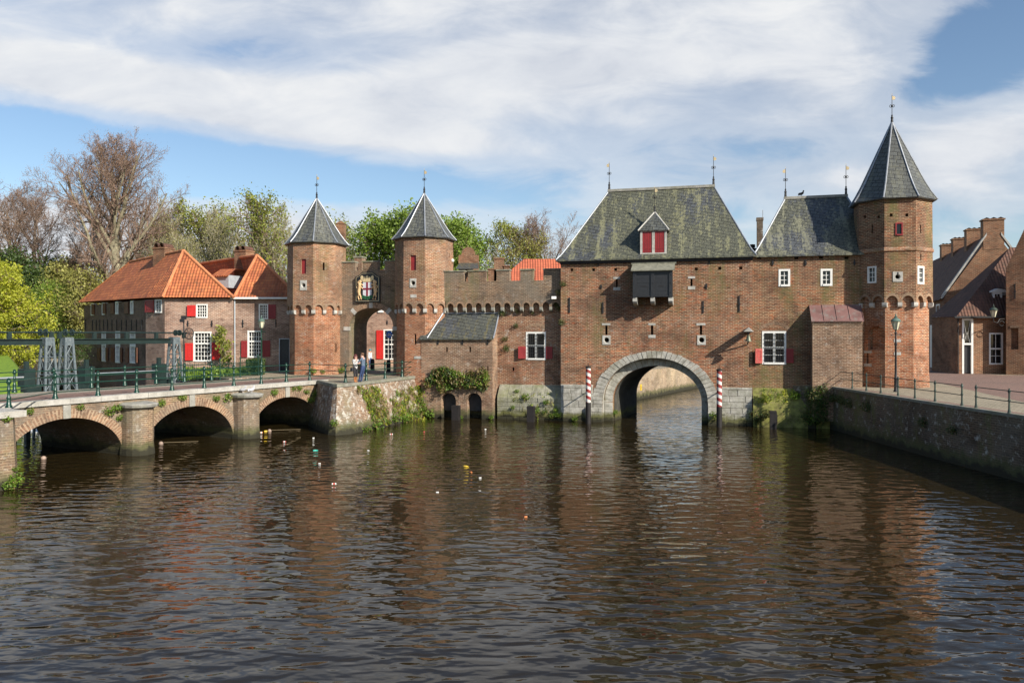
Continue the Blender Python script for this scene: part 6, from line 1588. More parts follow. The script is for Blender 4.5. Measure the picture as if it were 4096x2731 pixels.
# ---------------------------------------------------------------- trees
def gx(px, z): return (px - CX) / F * z
HERO = tree_meshes('hero', 8, leafn=32000, lsize=.07, lspread=.25, H=25, r0=.95, base=.26, spread=.50, counts=(24, 10, 8, 7), ang=(34, 62), wig=.11, up=.13, minr=.016, ratio=.52)
BARE = [tree_meshes('bare', s, leafn=9000, lsize=.07, lspread=.3, H=20, r0=.5, base=.3, spread=.52, counts=(14, 9, 7, 6), ang=(30, 58), wig=.15, up=.09, minr=.017) for s in (11, 12)]
THIN = [tree_meshes('thin', s, leafn=3200, lsize=.12, lspread=.4, H=19, r0=.2, base=.15, spread=.24, counts=(17, 8, 5), ang=(22, 52), wig=.14, up=.12, trunks=3, minr=.02) for s in (21, 22, 23)]
AIRY = [tree_meshes('airy', s, leafn=6000, lsize=.16, lspread=.42, H=15, r0=.3, base=.2, spread=.40, counts=(15, 8, 6), ang=(28, 62), wig=.15, up=.09, minr=.02) for s in (33, 34)]
LEAFY = [tree_meshes('leafy', s, leafn=12500, lsize=.21, lspread=.5, H=15, r0=.35, base=.2, spread=.40, counts=(16, 8, 6), ang=(30, 70), wig=.15, up=.08, minr=.02) for s in (31, 32)]
MAPLE = tree_meshes('maple', 41, leafn=30000, lsize=.20, lspread=.30, H=10.5, r0=.3, base=.06, spread=.62, counts=(20, 9, 6), ang=(45, 85), wig=.17, up=-.01, droop=.6, minr=.02)
SHRUB = [tree_meshes('shrub', s, leafn=12000, lsize=.15, lspread=.5, H=7, r0=.14, base=.05, spread=.45, counts=(14, 8, 5), ang=(25, 65), wig=.2, up=.05, trunks=2, minr=.018) for s in (51, 52)]
GP_ = 'park trees beyond the canal'
z = 74; tree('bright yellow-green maple with low hanging branches at the left edge', gx(-20, z), z, gh(gx(-20, z), z), MAPLE, .5, .74, 'leaf_yellow', group=GP_, szs=.98)
z = 84; tree('bright yellow-green tree half hidden behind the maple at the left edge', gx(-230, z), z, gh(gx(-230, z), z), MAPLE, 2.5, 1.05, 'leaf_yellow', group=GP_)
z = 96; tree('huge bare beech with a thick pale trunk rising behind the orange-roofed house', gx(468, z), z, 3.2, HERO, 1.0, .97, 'bud_brown', 'bark', 'twig', GP_)
z = 104
tree('brown bare tree with fine twigs at the far left', gx(45, z), z, 5, BARE[0], 0, .92, 'bud_brown', 'bark_brown', group=GP_)
tree('brown bare tree left of the big beech, above the low shrubs', gx(185, z), z, 5, BARE[1], 1, .9, 'bud_brown', 'bark_brown', group=GP_)
tree('leaning dark bare tree just left of the beech trunk', gx(330, z - 2), z - 2, 4.5, BARE[0], 3.3, .7, 'bud_brown', 'bark_brown', group=GP_)
tree('brown bare tree with thick stems between the beech and the thin pale trees', gx(585, 112), 112, 4, BARE[1], 4.1, .85, 'leaf_olive', 'bark_brown', group=GP_)
thin = [(575, 118, 1.0, 0, 'leaf_olive'), (655, 100, .88, 1, 'leaf_olive'), (720, 108, .98, 2, 'leaf_olive'), (800, 102, .92, 0, 'leaf_spring'), (870, 112, 1.0, 1, 'leaf_spring'), (935, 98, .84, 2, 'leaf_olive'), (1005, 106, .94, 0, 'leaf_spring'), (1075, 100, .84, 1, 'leaf_olive'), (1120, 114, .96, 2, 'leaf_olive'),
        (1395, 104, .72, 1, 'leaf_olive'), (1440, 112, .74, 2, 'bud_brown'), (1960, 104, .72, 0, 'leaf_olive'), (700, 92, .72, 1, 'leaf_olive'), (640, 98, .7, 2, 'leaf_olive')]
r4 = random.Random(4)
where = ['behind the long orange roof', 'just right of the beech', 'right of the beech, above the ridge', 'above the first chimney', 'between the two chimneys', 'left of the second chimney', 'above the second orange roof', 'close to the left tower', 'beside the left tower eave',
         'between the two left towers', 'left of the green trees between the towers', 'right of the middle tower', 'low between the beech and the first chimney', 'low at the right foot of the beech']
for (px, z, s_, k, lm), wh in zip(thin, where):
    tree('slender many-stemmed tree with sparse young leaves ' + wh, gx(px, z), z, 3.2, THIN[k], r4.uniform(0, 6.2), s_ * 1.13, lm, 'bark_grey', 'bark_grey', GP_)
for px, z, s_, k, lm, lab in ((880, 110, 1.12, 1, 'leaf_spring', 'pale green leafy tree above the second orange roof'), (1190, 100, 1.10, 0, 'leaf_spring', 'tall light green tree rising behind the left tower'), (1320, 103, 1.0, 1, 'leaf_spring', 'light green tree right of the left tower roof'),
                       (1500, 96, .92, 0, 'leaf_green', 'fresh green tree above the coat of arms'), (1610, 93, .90, 1, 'leaf_green', 'fresh green tree just left of the middle tower roof'), (1800, 92, .90, 0, 'leaf_green', 'fresh green tree just right of the middle tower roof'), (1875, 97, .86, 1, 'leaf_green', 'fresh green tree above the rounded gable'),
                       (2040, 95, .82, 1, 'leaf_olive', 'olive budding tree above the slim chimney'), (2115, 94, .90, 0, 'leaf_spring', 'yellow-green tree above the bright orange roof')):
    tree(lab, gx(px, z), z, 3.0, (LEAFY if lm == 'leaf_green' else AIRY)[k], r4.uniform(0, 6.2), s_ * 1.17, lm, 'bark', 'twig', GP_)
z = 98; tree('bare twiggy tree between the yellow-green tree and the big slate roof', gx(2235, z), z, 3, BARE[1], 2.0, .76, 'bud_brown', 'bark_brown', group=GP_)
lab = ['below the bare trees at the left edge', 'under the leaning bare tree', 'left of the long dark wall', 'behind the maple', 'in front of the beech trunk', 'at the end of the footpath', 'behind the long orange roof', 'in the gap between both houses', 'behind the second house', 'beside the left tower', 'further right on the grass bank', 'low between the towers', 'far left under the bare trees', 'beyond the rounded gable', 'behind the chimneys of the curtain wall']
sh = [(120, 96, 1.25, 'leaf_dark'), (240, 99, 1.3, 'leaf_olive'), (315, 94, 1.15, 'leaf_olive'), (60, 100, 1.5, 'leaf_dark'), (400, 98, .8, 'leaf_olive'), (190, 92, .95, 'leaf_green'), (560, 90, 1.05, 'leaf_olive'), (720, 86, 1.0, 'leaf_olive'), (860, 88, 1.1, 'leaf_olive'), (1060, 90, 1.15, 'leaf_olive'), (298, 104, 1.5, 'leaf_dark'), (1440, 88, 1.15, 'leaf_green'), (-20, 108, 1.6, 'leaf_dark'), (1930, 86, 1.2, 'leaf_spring'), (2080, 88, 1.15, 'leaf_spring')]
for i, ((px, z, s_, lm), lb) in enumerate(zip(sh, lab)):
    tree('shrubby undergrowth ' + lb, gx(px, z), z, (gh(gx(px, z), z) if px < 330 else 2.9) - .2, SHRUB[i % 2], i * 1.3, s_, lm, 'bark_brown', 'bark_brown', 'undergrowth in the park', name='shrub', cat='shrub')
z = 67.5; tree('small dark bush by the water at the foot of the long dark wall', gx(312, z), z, gh(gx(312, z), z), SHRUB[0], .3, .42, 'leaf_dark', 'bark_brown', 'bark_brown', 'undergrowth in the park', name='shrub', cat='shrub')
# distant park edge as one mass
rg = np.random.default_rng(77); n = 24000
X_ = rg.uniform(-150, 25, n); Y_ = rg.uniform(128, 150, n); Z_ = 3 + rg.uniform(0, 1, n) ** .8 * (4.5 + 2.5 * np.sin(X_ * .11) + 1.8 * np.sin(X_ * .37 + 1))
v, q = leaf_arrays(np.stack([X_, Y_, Z_], 1), .5, rg); me = np_mesh('far_wood', v, q); me.materials.append(M['leaf_olive']); o = bpy.data.objects.new('far_wood', me); COL.objects.link(o); props(o, kind='stuff')

rg = np.random.default_rng(78); n = 9000; X_ = rg.uniform(40, 330, n); Y_ = rg.uniform(190, 230, n); Z_ = 3 + rg.uniform(0, 1, n) ** .8 * (8 + 2.5 * np.sin(X_ * .07))
v, q = leaf_arrays(np.stack([X_, Y_, Z_], 1), 1.6, rg); me = np_mesh('far_wood', v, q); me.materials.append(M['leaf_olive']); o = bpy.data.objects.new('far_wood', me); COL.objects.link(o); props(o, kind='stuff')
# ---------------------------------------------------------------- people (one skinned surface each)
M['skin'] = flatmat('skin', (.55, .33, .25), .55, var=.05)
M['denim'] = flatmat('blue denim', (.035, .06, .15), .85, var=.35, sc=8)
M['shirt_blue'] = flatmat('slate blue jacket', (.10, .14, .20), .85, var=.25, sc=6)
M['knit'] = flatmat('grey patterned knit', (.42, .41, .40), .9, var=.6, sc=22)
M['leather'] = flatmat('tan leather', (.36, .14, .05), .5, var=.2)
M['dark_cloth'] = flatmat('dark cloth', (.02, .02, .024), .8, var=.2)
M['white_cloth'] = flatmat('white jacket', (.6, .6, .62), .8, var=.1)
M['hair_red'] = flatmat('dark red hair', (.10, .018, .015), .6, var=.4, sc=20)
M['hair_brown'] = flatmat('short brown hair', (.12, .06, .03), .7, var=.4, sc=20)
M['teal'] = flatmat('teal cap', (.02, .25, .30), .6)
def person(label, loc, face, H, J, mats, hair=None, extra=None, sit=False):
    """J: joints in a 1.0 tall body, x right, y forward(-), z up; mats: dict region->material"""
    t = Thing('person', label, 'person', W0, (0, 0, 0)); t.e.location = loc; t.e.rotation_euler = (0, 0, face); t.e.scale = (H, H, H)
    names = list(J.keys()); idx = {n: i for i, n in enumerate(names)}
    E = [('pelvis', 'waist'), ('waist', 'chest'), ('chest', 'neck'), ('neck', 'jaw'), ('jaw', 'head'), ('head', 'crown')]
    for s in 'LR': E += [('pelvis', 'hip' + s), ('hip' + s, 'knee' + s), ('knee' + s, 'ankle' + s), ('ankle' + s, 'toe' + s), ('chest', 'sh' + s), ('sh' + s, 'el' + s), ('el' + s, 'wr' + s)]
    me = bpy.data.meshes.new('b'); me.from_pydata([J[n] for n in names], [(idx[a], idx[b]) for a, b in E], [])
    o = bpy.data.objects.new('b', me); COL.objects.link(o)
    sk = o.modifiers.new('s', 'SKIN'); ss = o.modifiers.new('u', 'SUBSURF'); ss.levels = ss.render_levels = 2
    rad = dict(pelvis=(.095, .07), waist=(.078, .06), chest=(.10, .07), neck=(.034, .034), jaw=(.045, .05), head=(.05, .058), crown=(.034, .04), hip=(.062, .062), knee=(.038, .038), ankle=(.026, .028), toe=(.024, .02), sh=(.044, .042), el=(.028, .028), wr=(.02, .02))
    for n in names:
        k = n[:-1] if n[-1] in 'LR' else n; me.skin_vertices[0].data[idx[n]].radius = rad[k]
    me.skin_vertices[0].data[idx['pelvis']].use_root = True
    dg = bpy.context.evaluated_depsgraph_get(); b = bpy.data.meshes.new_from_object(o.evaluated_get(dg), depsgraph=dg); bpy.data.objects.remove(o)
    reg = ['pelvis', 'waist', 'chest', 'neck', 'jaw', 'head', 'crown'] + [k + s for k in ('hip', 'knee', 'ankle', 'toe', 'sh', 'el', 'wr') for s in 'LR']
    rm = lambda n: mats.get(n) or mats.get(n[:-1] if n[-1] in 'LR' else n) or 'skin'
    ml = sorted({rm(n) for n in names} | {'skin'}); 
    for m_ in ml: b.materials.append(M[m_])
    # colour each face by the closest bone midpoint
    pts = []
    for a, c in E:
        for f_ in (.15, .5, .85): pts.append((Vector(J[a]).lerp(Vector(J[c]), f_), a if f_ < .5 else c))
    for p in b.polygons:
        c = p.center; n = min(pts, key=lambda q: (q[0] - c).length_squared)[1]; p.material_index = ml.index(rm(n)); p.use_smooth = True
    ob = bpy.data.objects.new('body', b); COL.objects.link(ob); ob.parent = t.e
    for s in 'LR':      # hands with palm, four fingers and a thumb
        w_, e_ = Vector(J['wr' + s]), Vector(J['el' + s]); d = (w_ - e_).normalized(); sd = d.cross(Vector((0, 1, 0)) if abs(d.y) < .9 else Vector((1, 0, 0))).normalized(); up_ = d.cross(sd)
        hm = MB(); hm.tube([w_ - d * .01, w_ + d * .025, w_ + d * .05], [.018, .024, .02], 8)
        for i in range(4):
            q = w_ + d * .045 + sd * (i - 1.5) * .011; ln = (.036, .042, .04, .03)[i]
            hm.tube([q, q + d * ln * .6 - up_ * .004, q + d * ln * .9 - up_ * .018], [.0062, .0056, .0045], 5)
        q = w_ + d * .012 + sd * .022; hm.tube([q, q + sd * .014 + d * .018, q + sd * .014 + d * .035], [.0075, .0065, .005], 5)
        ho = link_mesh('hand', hm.mesh('hand'), M['skin'], ob, True)
    hd = Vector(J['head'])
    fm = MB(); fd = Vector(J.get('_', (0, -1, 0)))
    if extra: extra(t, ob, hd)
    if hair: hair(t, ob, hd)
    return t
def stand(fwd=0.0, arms=None, legs=None, head=(0, 0)):
    J = dict(pelvis=(0, 0, .53), waist=(0, .0, .62), chest=(0, 0, .74), neck=(0, 0, .845), jaw=(0 + head[0], -.012 + head[1], .885), head=(head[0], -.005 + head[1], .935), crown=(head[0], .0 + head[1], .972))
    for s, k in (('L', -1), ('R', 1)):
        J['hip' + s] = (k * .052, 0, .50); J['knee' + s] = (k * .055, -.01, .28); J['ankle' + s] = (k * .055, .01, .045); J['toe' + s] = (k * .062, -.085, .02)
        J['sh' + s] = (k * .105, 0, .80); J['el' + s] = (k * .125, .01, .64); J['wr' + s] = (k * .12, -.03, .50)
    for k, v in (arms or {}).items(): J[k] = v
    for k, v in (legs or {}).items(): J[k] = v
    return J
def face_bits(t, ob, hd, glasses=False):
    m = MB(); m.tube([hd + Vector((0, -.052, .01)), hd + Vector((0, -.066, -.012))], [.005, .009], 6)
    for s in (-1, 1): m.sphere(hd + Vector((s * .054, .0, -.002)), .013, 6, sc=(.5, .8, 1.2))
    link_mesh('nose_and_ears', m.mesh('f'), M['skin'], ob, True)
    e = MB()
    for s in (-1, 1): e.sphere(hd + Vector((s * .02, -.052, .008)), .013 if glasses else .006, 6, sc=(1.2, .5, 1))
    if glasses: e.tube([hd + Vector((-.055, .0, .012)), hd + Vector((-.03, -.053, .012)), hd + Vector((.03, -.053, .012)), hd + Vector((.055, 0, .012))], .004, 4)
    link_mesh('sunglasses' if glasses else 'eyes', e.mesh('e'), M['dark_cloth'], ob, True)
    mo = MB().box(hd.x - .014, hd.x + .014, hd.y - .056, hd.y - .05, hd.z - .036, hd.z - .03); link_mesh('mouth', mo.mesh('m'), M['shield_red'], ob)
def hair_long(t, ob, hd):
    m = MB(); m.sphere(hd + Vector((0, .012, .018)), .064, 12, sc=(1, 1.05, 1.0)); m.tube([hd + Vector((0, .05, .0)), hd + Vector((0, .06, -.07)), hd + Vector((.0, .055, -.16))], [.05, .05, .025], 9)
    for s in (-1, 1): m.tube([hd + Vector((s * .045, .0, .02)), hd + Vector((s * .055, -.005, -.05)), hd + Vector((s * .05, -.02, -.13))], [.026, .024, .012], 7)
    link_mesh('hair', m.mesh('h'), M['hair_red'], ob, True)
def hair_short(t, ob, hd):
    m = MB(); m.sphere(hd + Vector((0, .012, .02)), .061, 12, sc=(.98, 1.05, .9)); link_mesh('hair', m.mesh('h'), M['hair_brown'], ob, True)
# man leaning back on the rail, seen from behind-right, woman facing him
pm_ = gp(1440, 1521, 2.87); pw_ = gp(1437, 1518, 2.87)
Jm = stand(arms={'elL': (-.13, -.10, .66), 'wrL': (-.04, -.19, .64), 'elR': (.13, -.10, .67), 'wrR': (.05, -.2, .66)}, legs={'ankleL': (-.06, -.10, .045), 'toeL': (-.07, -.19, .02), 'ankleR': (.03, -.13, .045), 'toeR': (.035, -.22, .02), 'kneeL': (-.06, -.05, .28), 'kneeR': (.045, -.07, .28)}, head=(0, -.03))
person('man in a slate blue jacket and jeans with back to the railing, holding the woman', (-9.06, 46.35, 2.87), R(-110), 1.80, Jm,
       dict(waist='shirt_blue', chest='shirt_blue', sh='shirt_blue', el='shirt_blue', wr='shirt_blue', pelvis='denim', hip='denim', knee='denim', ankle='denim', toe='dark_cloth', neck='skin'),
       hair=hair_short, extra=lambda t, ob, hd: face_bits(t, ob, hd))
Jw = stand(arms={'elL': (-.13, -.07, .65), 'wrL': (-.05, -.17, .68), 'elR': (.13, -.07, .65), 'wrR': (.05, -.17, .7)}, legs={'ankleL': (-.05, -.01, .045), 'ankleR': (.05, .05, .045), 'toeR': (.06, -.04, .02)})
def bag(t, ob, hd):
    face_bits(t, ob, hd, True); t_ = MB().box(-.2, -.13, -.04, .05, .42, .54).tube([(-.165, 0, .54), (-.1, -.05, .68), (.05, -.05, .83), (.08, .04, .8)], .006, 4)
    link_mesh('shoulder_bag', t_.mesh('bag'), M['dark_cloth'], ob)
person('woman with dark red hair and sunglasses in a grey patterned knit coat and tan boots', (-9.47, 46.15, 2.87), R(52), 1.70, Jw,
       dict(waist='knit', chest='knit', sh='knit', el='knit', wr='knit', pelvis='knit', hip='dark_cloth', knee='dark_cloth', ankle='leather', toe='leather'),
       hair=hair_long, extra=bag)
def cap(t, ob, hd):
    face_bits(t, ob, hd); link_mesh('cap', MB().sphere(hd + Vector((0, 0, .025)), .066, 10, sc=(1, 1.1, .8)).mesh('c'), M['teal'], ob, True)
person('person in a white jacket and teal cap, half hidden inside the town gate', ((1480 - CX) / F * 66, 66, 2.87), R(60), 1.66, stand(legs={'toeL': (-.06, -.12, .02)}),
       dict(waist='white_cloth', chest='white_cloth', sh='white_cloth', el='white_cloth', wr='white_cloth', pelvis='denim', hip='denim', knee='denim', ankle='denim', toe='dark_cloth'), extra=cap)
xw = (199 - CX) / F * 98; person('small distant walker in dark purple clothes on the park path', (xw, 98, gh(xw, 98) - .05), R(30), 1.7, stand(legs={'ankleL': (-.05, -.12, .05), 'ankleR': (.05, .12, .06)}),
       dict(waist='dark_cloth', chest='dark_cloth', sh='dark_cloth', el='dark_cloth', wr='dark_cloth', pelvis='denim', hip='denim', knee='denim', ankle='denim', toe='dark_cloth'), hair=hair_short, extra=lambda t, ob, hd: face_bits(t, ob, hd))

# ---------------------------------------------------------------- birds
M['feather'] = flatmat('pale grey feathers', (.5, .5, .52), .8, var=.35, sc=30)
M['feather_dark'] = flatmat('black feathers', (.02, .02, .025), .6)
def bird(label, loc, rz, s, mat, group=None):
    m = MB(); m.tube([(0, .22, .1), (0, .1, .14), (0, 0, .15), (0, -.1, .19), (0, -.14, .26), (0, -.145, .3)], [.02, .06, .085, .07, .042, .038], 10)
    m.sphere((0, -.15, .31), .045, 8); m.tube([(0, -.185, .31), (0, -.225, .3)], [.014, .004], 5)
    for k in (-1, 1): m.tube([(k * .03, 0, .09), (k * .03, -.01, 0)], .008, 4)
    o = solid('bird', m, M[mat], label, 'bird', W0, (0, 0, 0), group, smooth=True); o.location = loc; o.rotation_euler = (0, 0, rz); o.scale = (s, s, s)
    w_ = MB()
    for k in (-1, 1): w_.sphere((k * .065, .05, .16), .1, 8, sc=(.3, 1.3, .6))
    link_mesh('wings', w_.mesh('w'), M[mat], o, True); return o
for px, rz, lb in ((973, 1.2, 'pale pigeon on the bridge pier cap, the left one of the pair'), (1006, 2.6, 'pale pigeon on the bridge pier cap, the right one of the pair')):
    l, n = hit(px, 1571); bird(lb, (l.x, l.y, l.z), rz, 1.15, 'feather', 'pigeons on the pier cap')
xb_ = X(3205, ry); bird('black bird sitting on the ridge of the wing roof', FA.w((xb_, ry, zr + .06)), .6, 1.1, 'feather_dark')
l = zp(2172, 888, 80); m_ = MB().sphere((0, 0, 0), .09, 8, sc=(1, 1.8, .8)).add([(0, 0, .02), (.38, -.05, .16), (.35, .08, .15), (-.38, -.05, .14), (-.35, .08, .13)], [(0, 1, 2), (0, 4, 3)])
o = solid('bird', m_, M['feather'], 'white bird flying above the trees behind the battlements', 'bird'); o.location = l

# ---------------------------------------------------------------- mooring poles, piles
m, nt, out = mat_new('red and white spiral'); tc = nd(nt, 'SeparateXYZ', {0: nd(nt, 'TexCoord').outputs['Object']})
ang = mth(nt, 'ARCTAN2', tc.outputs[1], tc.outputs[0]); k = mth(nt, 'FRACT', mth(nt, 'ADD', mth(nt, 'MULTIPLY', tc.outputs[2], 2.35), mth(nt, 'MULTIPLY', ang, .159)))
c = mixc(nt, mth(nt, 'GREATER_THAN', k, .5), (.66, .62, .58), (.26, .025, .025)); c = mixc(nt, ramp(nt, noise(nt, wpos(nt), 5, 5, .7), [(.55, 0), (.75, .5)]), c, (.35, .33, .18)); finish(nt, out, c, .6); M['spiral'] = m
for px, py0, lb, dd, pt, pb_ in ((2353, 1700, 'red and white striped mooring pole left of the stone arch', -1.3, 1466, 1609), (2877, 1712, 'red and white striped mooring pole right of the stone arch', -1.0, 1477, 1626)):
    x_ = X(px, dd); o3 = FA.w((x_, dd, 0)); zt_, zb2 = Z(px, pt, dd), Z(px, pb_, dd)
    t = Thing('mooring_pole', lb, 'mooring pole', W0, o3, 'striped mooring poles')
    ps = t.part('striped_shaft', MB().lathe([(.165, zb2), (.16, zt_ - .1)], 14, o3[0], o3[1]), M['spiral'], smooth=True)
    t.part('lower_shaft', MB().lathe([(.175, -1.2), (.172, zb2)], 14, o3[0], o3[1]), M['wood_dark'], smooth=True)
    t.part('pole_cap', MB().lathe([(.18, zt_ - .1), (.18, zt_), (.1, zt_ + .03), (.02, zt_ + .04), (.015, zt_ + .25)], 12, o3[0], o3[1]), M['wood_dark'])
    for hh in (2.2, .9): t.part('tie_rod', MB().tube([(o3[0], o3[1], hh), FA.w((x_ - .15, -.05, hh - .15))], .035, 6), M['iron'])
for (a, b, ya, yb, dd, lb) in ((1806, 1834, 1622, 1688, -1.6, 'black square timber pile in the water before the small arches'), (2107, 2134, 1625, 1690, -1.3, 'black square timber pile in the water before the mossy plinth'), (3080, 3107, 1644, 1712, -1.3, 'black square timber pile in the shaded water below the wing')):
    x0_, x1_ = X(a, dd), X(b, dd); solid('timber_pile', MB().box(x0_, x1_, dd, dd + .42, -1.3, Z(a, ya, dd)).box(x0_ - .015, x1_ + .015, dd - .015, dd + .43, Z(a, ya, dd) - .12, Z(a, ya, dd) - .06).box(x1_, x1_ + .05, dd + .1, dd + .3, .3, .9), M['wood_dark'], lb, 'pile', FA, (x0_, dd, 0), 'timber piles in the canal')

# bell under its little roof
yb = -1.05; bx_, bz_ = X(2994, yb), Z(2994, 1352, yb)
t = Thing('bell', 'small bronze bell under a little slate roof at the right corner of the water gate', 'bell', FA, (bx_, yb, bz_))
t.part('bell_body', MB().lathe([(.20, bz_ - .2), (.18, bz_ - .17), (.13, bz_ - .02), (.11, bz_ + .12), (.05, bz_ + .17), (.02, bz_ + .24)], 14, bx_, yb).sphere((bx_, yb, bz_ - .23), .05, 6), flatmat('bronze', (.16, .17, .12), .5, .5), smooth=True)
br_ = MB().box(bx_ - .05, bx_ + .05, yb - .2, 0, bz_ + .24, bz_ + .34); br_.tube([(bx_, yb + .1, bz_ + .24), (bx_, -.02, bz_ - .4)], .04, 5); t.part('bracket', br_, M['iron'])
rz_b = bz_ + .40
t.part('bell_roof', MB().add([(bx_ - .3, yb - .3, rz_b), (bx_ - .3, 0, rz_b), (bx_, 0, rz_b + .28), (bx_, yb - .3, rz_b + .28), (bx_ + .3, yb - .3, rz_b), (bx_ + .3, 0, rz_b)], [(0, 3, 2, 1), (3, 4, 5, 2), (0, 4, 3), (0, 1, 5, 4)]), M['stone_pale'])
# camera box on the curtain wall, small wall lamps
l, n = hit(2217, 1192)
solid('security_camera', MB(Tz(l.x, l.y - .25, l.z)).box(-.2, .12, -.1, .1, -.08, .1).box(-.04, .04, 0, .25, -.02, .04), M['white'], 'small white security camera high on the curtain wall beside the water gate', 'camera', W0, (l.x, l.y, l.z))
for (px, py, lb) in ((3010, 985, 'upper one of two small black floodlights in the valley between the slate roofs'), (3015, 1000, 'lower one of two small black floodlights in the valley between the slate roofs')):
    p = zp(px, py, 50.3); solid('floodlight', MB(Tz(*p, .5)).box(-.14, .14, -.1, .08, -.1, .12).tube([(0, .05, -.1), (.05, .1, -.5)], .03, 5), M['iron'], lb, 'floodlight', W0, p, 'floodlights in the roof valley')
l, n = hit(1810, 1043); solid('wall_lamp', MB(Tz(l.x, l.y - .1, l.z)).sphere((0, 0, 0), .13, 10), M['white'], 'small white round lamp high on the middle tower', 'lamp', W0, tuple(l))

# sign and bollards in the gate
zz_s = 60.5; sxp = (1557 - CX) / F * zz_s
t = Thing('cycle_path_sign', 'round blue sign with a white bicycle on a pole inside the town gate', 'sign', W0, (sxp, zz_s, 2.87))
zc_ = CH - (1337 - HY) * zz_s / F; TS_ = Tz(sxp, zz_s - .06, zc_, R(48))
M['sign_blue'] = flatmat('sign blue', (.015, .16, .62), .4, var=.03)
cir = lambda r, n=28: [(r * math.cos(6.28318 * i / n), r * math.sin(6.28318 * i / n)) for i in range(n)]
t.part('pole', MB().tube([(sxp, zz_s, 2.87), (sxp, zz_s, zc_ + .3)], .035, 6), M['lead'])
dk_ = t.part('disc', MB(TS_).xz(cir(.31), -.012, .0), M['white']); t.part('blue_face', MB(TS_).xz(cir(.295), -.02, -.0125), M['sign_blue'], dk_)
bk = MB(TS_)
for cx_ in (-.105, .105): bk.tube([(cx_ + .075 * math.cos(q), -.026, -.05 + .075 * math.sin(q)) for q in np.linspace(0, 6.283, 15)], .02, 4)
for ln in (((-.105, -.05), (-.05, .05), (.07, .05), (.0, -.05), (-.05, .05)), ((-.105, -.05), (.0, -.05)), ((.105, -.05), (.06, .1), (.1, .11)), ((-.05, .05), (-.06, .09)), ((-.09, .09), (-.03, .09))): bk.tube([(p[0], -.026, p[1]) for p in ln], .018, 4)
t.part('bicycle_symbol', bk, M['white'], dk_)
for px, py, lb in ((1490, 1473, 'dark wooden bollard in the middle of the town gate'), (1557, 1476, 'dark wooden bollard below the blue bicycle sign')):
    z_ = 2.88 * F / (py - HY); z_ = min(z_, 62.5); x_ = (px - CX) / F * z_
    if px == 1557: x_, z_ = sxp, zz_s - .35
    solid('bollard', MB().lathe([(.17, 2.86), (.17, 3.5), (.16, 3.7), (.1, 3.8), (.01, 3.82)], 12, x_, z_), M['wood_dark'], lb, 'bollard', W0, (x_, z_, 2.86), 'bollards in the town gate', smooth=True)
# yellow number plate on the far quay
l, n = hit(2563, 1549)
t = Thing('quay_sign', 'small yellow plate on the sunlit quay wall beyond the arch', 'sign', W0, tuple(l))
a_ = math.atan2(n.y, n.x) + math.pi / 2; TQ = Tz(l.x, l.y, l.z, a_)
t.part('plate', MB(TQ).box(-.16, .16, -.04, .0, -.26, .26), flatmat('sign yellow', (.8, .55, .02), .5)); t.part('marks', MB(TQ).box(-.08, .08, -.046, -.0405, .06, .12).box(-.08, .08, -.046, -.0405, -.02, .02).box(-.08, .08, -.046, -.0405, -.12, -.08), M['iron'])

# ---------------------------------------------------------------- things afloat
for px, py, lb in ((174, 1831, 'left'), (644, 1772, 'middle'), (1078, 1722, 'right')):
    p = gp(px, py, .06); t = Thing('buoy', f'weathered round float on a thin line in the {lb} bridge arch', 'buoy', W0, (p[0], p[1], 0), 'floats under the bridge')
    t.part('float', MB().sphere((p[0], p[1], .04), .12, 12), flatmat('float ' + lb, (.3, .22, .18), .6, var=.3), smooth=True)
    t.part('line', MB().tube([(p[0] + .1, p[1] + .1, .08), (p[0] + (1.6 if px > 200 else -1.6), p[1] + .9, .03)], .011, 5), flatmat('rope ' + lb, (.22, .17, .10), .8))
rr = random.Random(17)
M['lit_red'] = flatmat('red print', (.45, .08, .06), .4); M['lit_teal'] = flatmat('teal plastic', (.03, .38, .30), .35); M['lit_yellow'] = flatmat('yellow plastic', (.75, .5, .05), .4); M['lit_orange'] = flatmat('orange peel', (.6, .22, .08), .5); M['lit_white'] = flatmat('white plastic', (.75, .74, .7), .4, var=.1)
LIT = [(1138, 1765, 'can', 'lit_red', 'red and white can floating off the third bridge arch'), (1254, 1751, 'cup', 'lit_white', 'small white cup floating before the bastion'), (1262, 1800, 'bottle', 'lit_teal', 'teal plastic bottle floating in the shaded water'), (1278, 1853, 'cup', 'lit_white', 'white scrap floating below the teal bottle'),
       (1565, 1735, 'can', 'lit_white', 'pale can floating beside the bastion'), (1697, 1726, 'cup', 'lit_red', 'red cup floating before the small arches'), (1942, 1716, 'cup', 'lit_white', 'white cup with yellow spot floating near the timber pile'), (1865, 1864, 'bottle', 'lit_yellow', 'yellow bottle floating in open water'),
       (1884, 1887, 'cup', 'lit_orange', 'orange scrap floating below the yellow bottle'), (1921, 1910, 'cup', 'lit_white', 'white scrap floating right of the yellow bottle'), (1336, 1933, 'can', 'lit_white', 'white can floating alone left in open water'), (1473, 1801, 'cup', 'lit_white', 'white scrap floating below the bastion corner'),
       (2104, 2066, 'cup', 'lit_orange', 'orange scrap floating alone in the middle of the canal'), (1750, 1968, 'cup', 'lit_white', 'tiny white scrap floating in the middle of the canal'), (1045, 1728, 'can', 'lit_orange', 'orange can by the line in the third arch'), (1065, 1723, 'bottle', 'lit_yellow', 'yellowish bottle by the line in the third arch')]
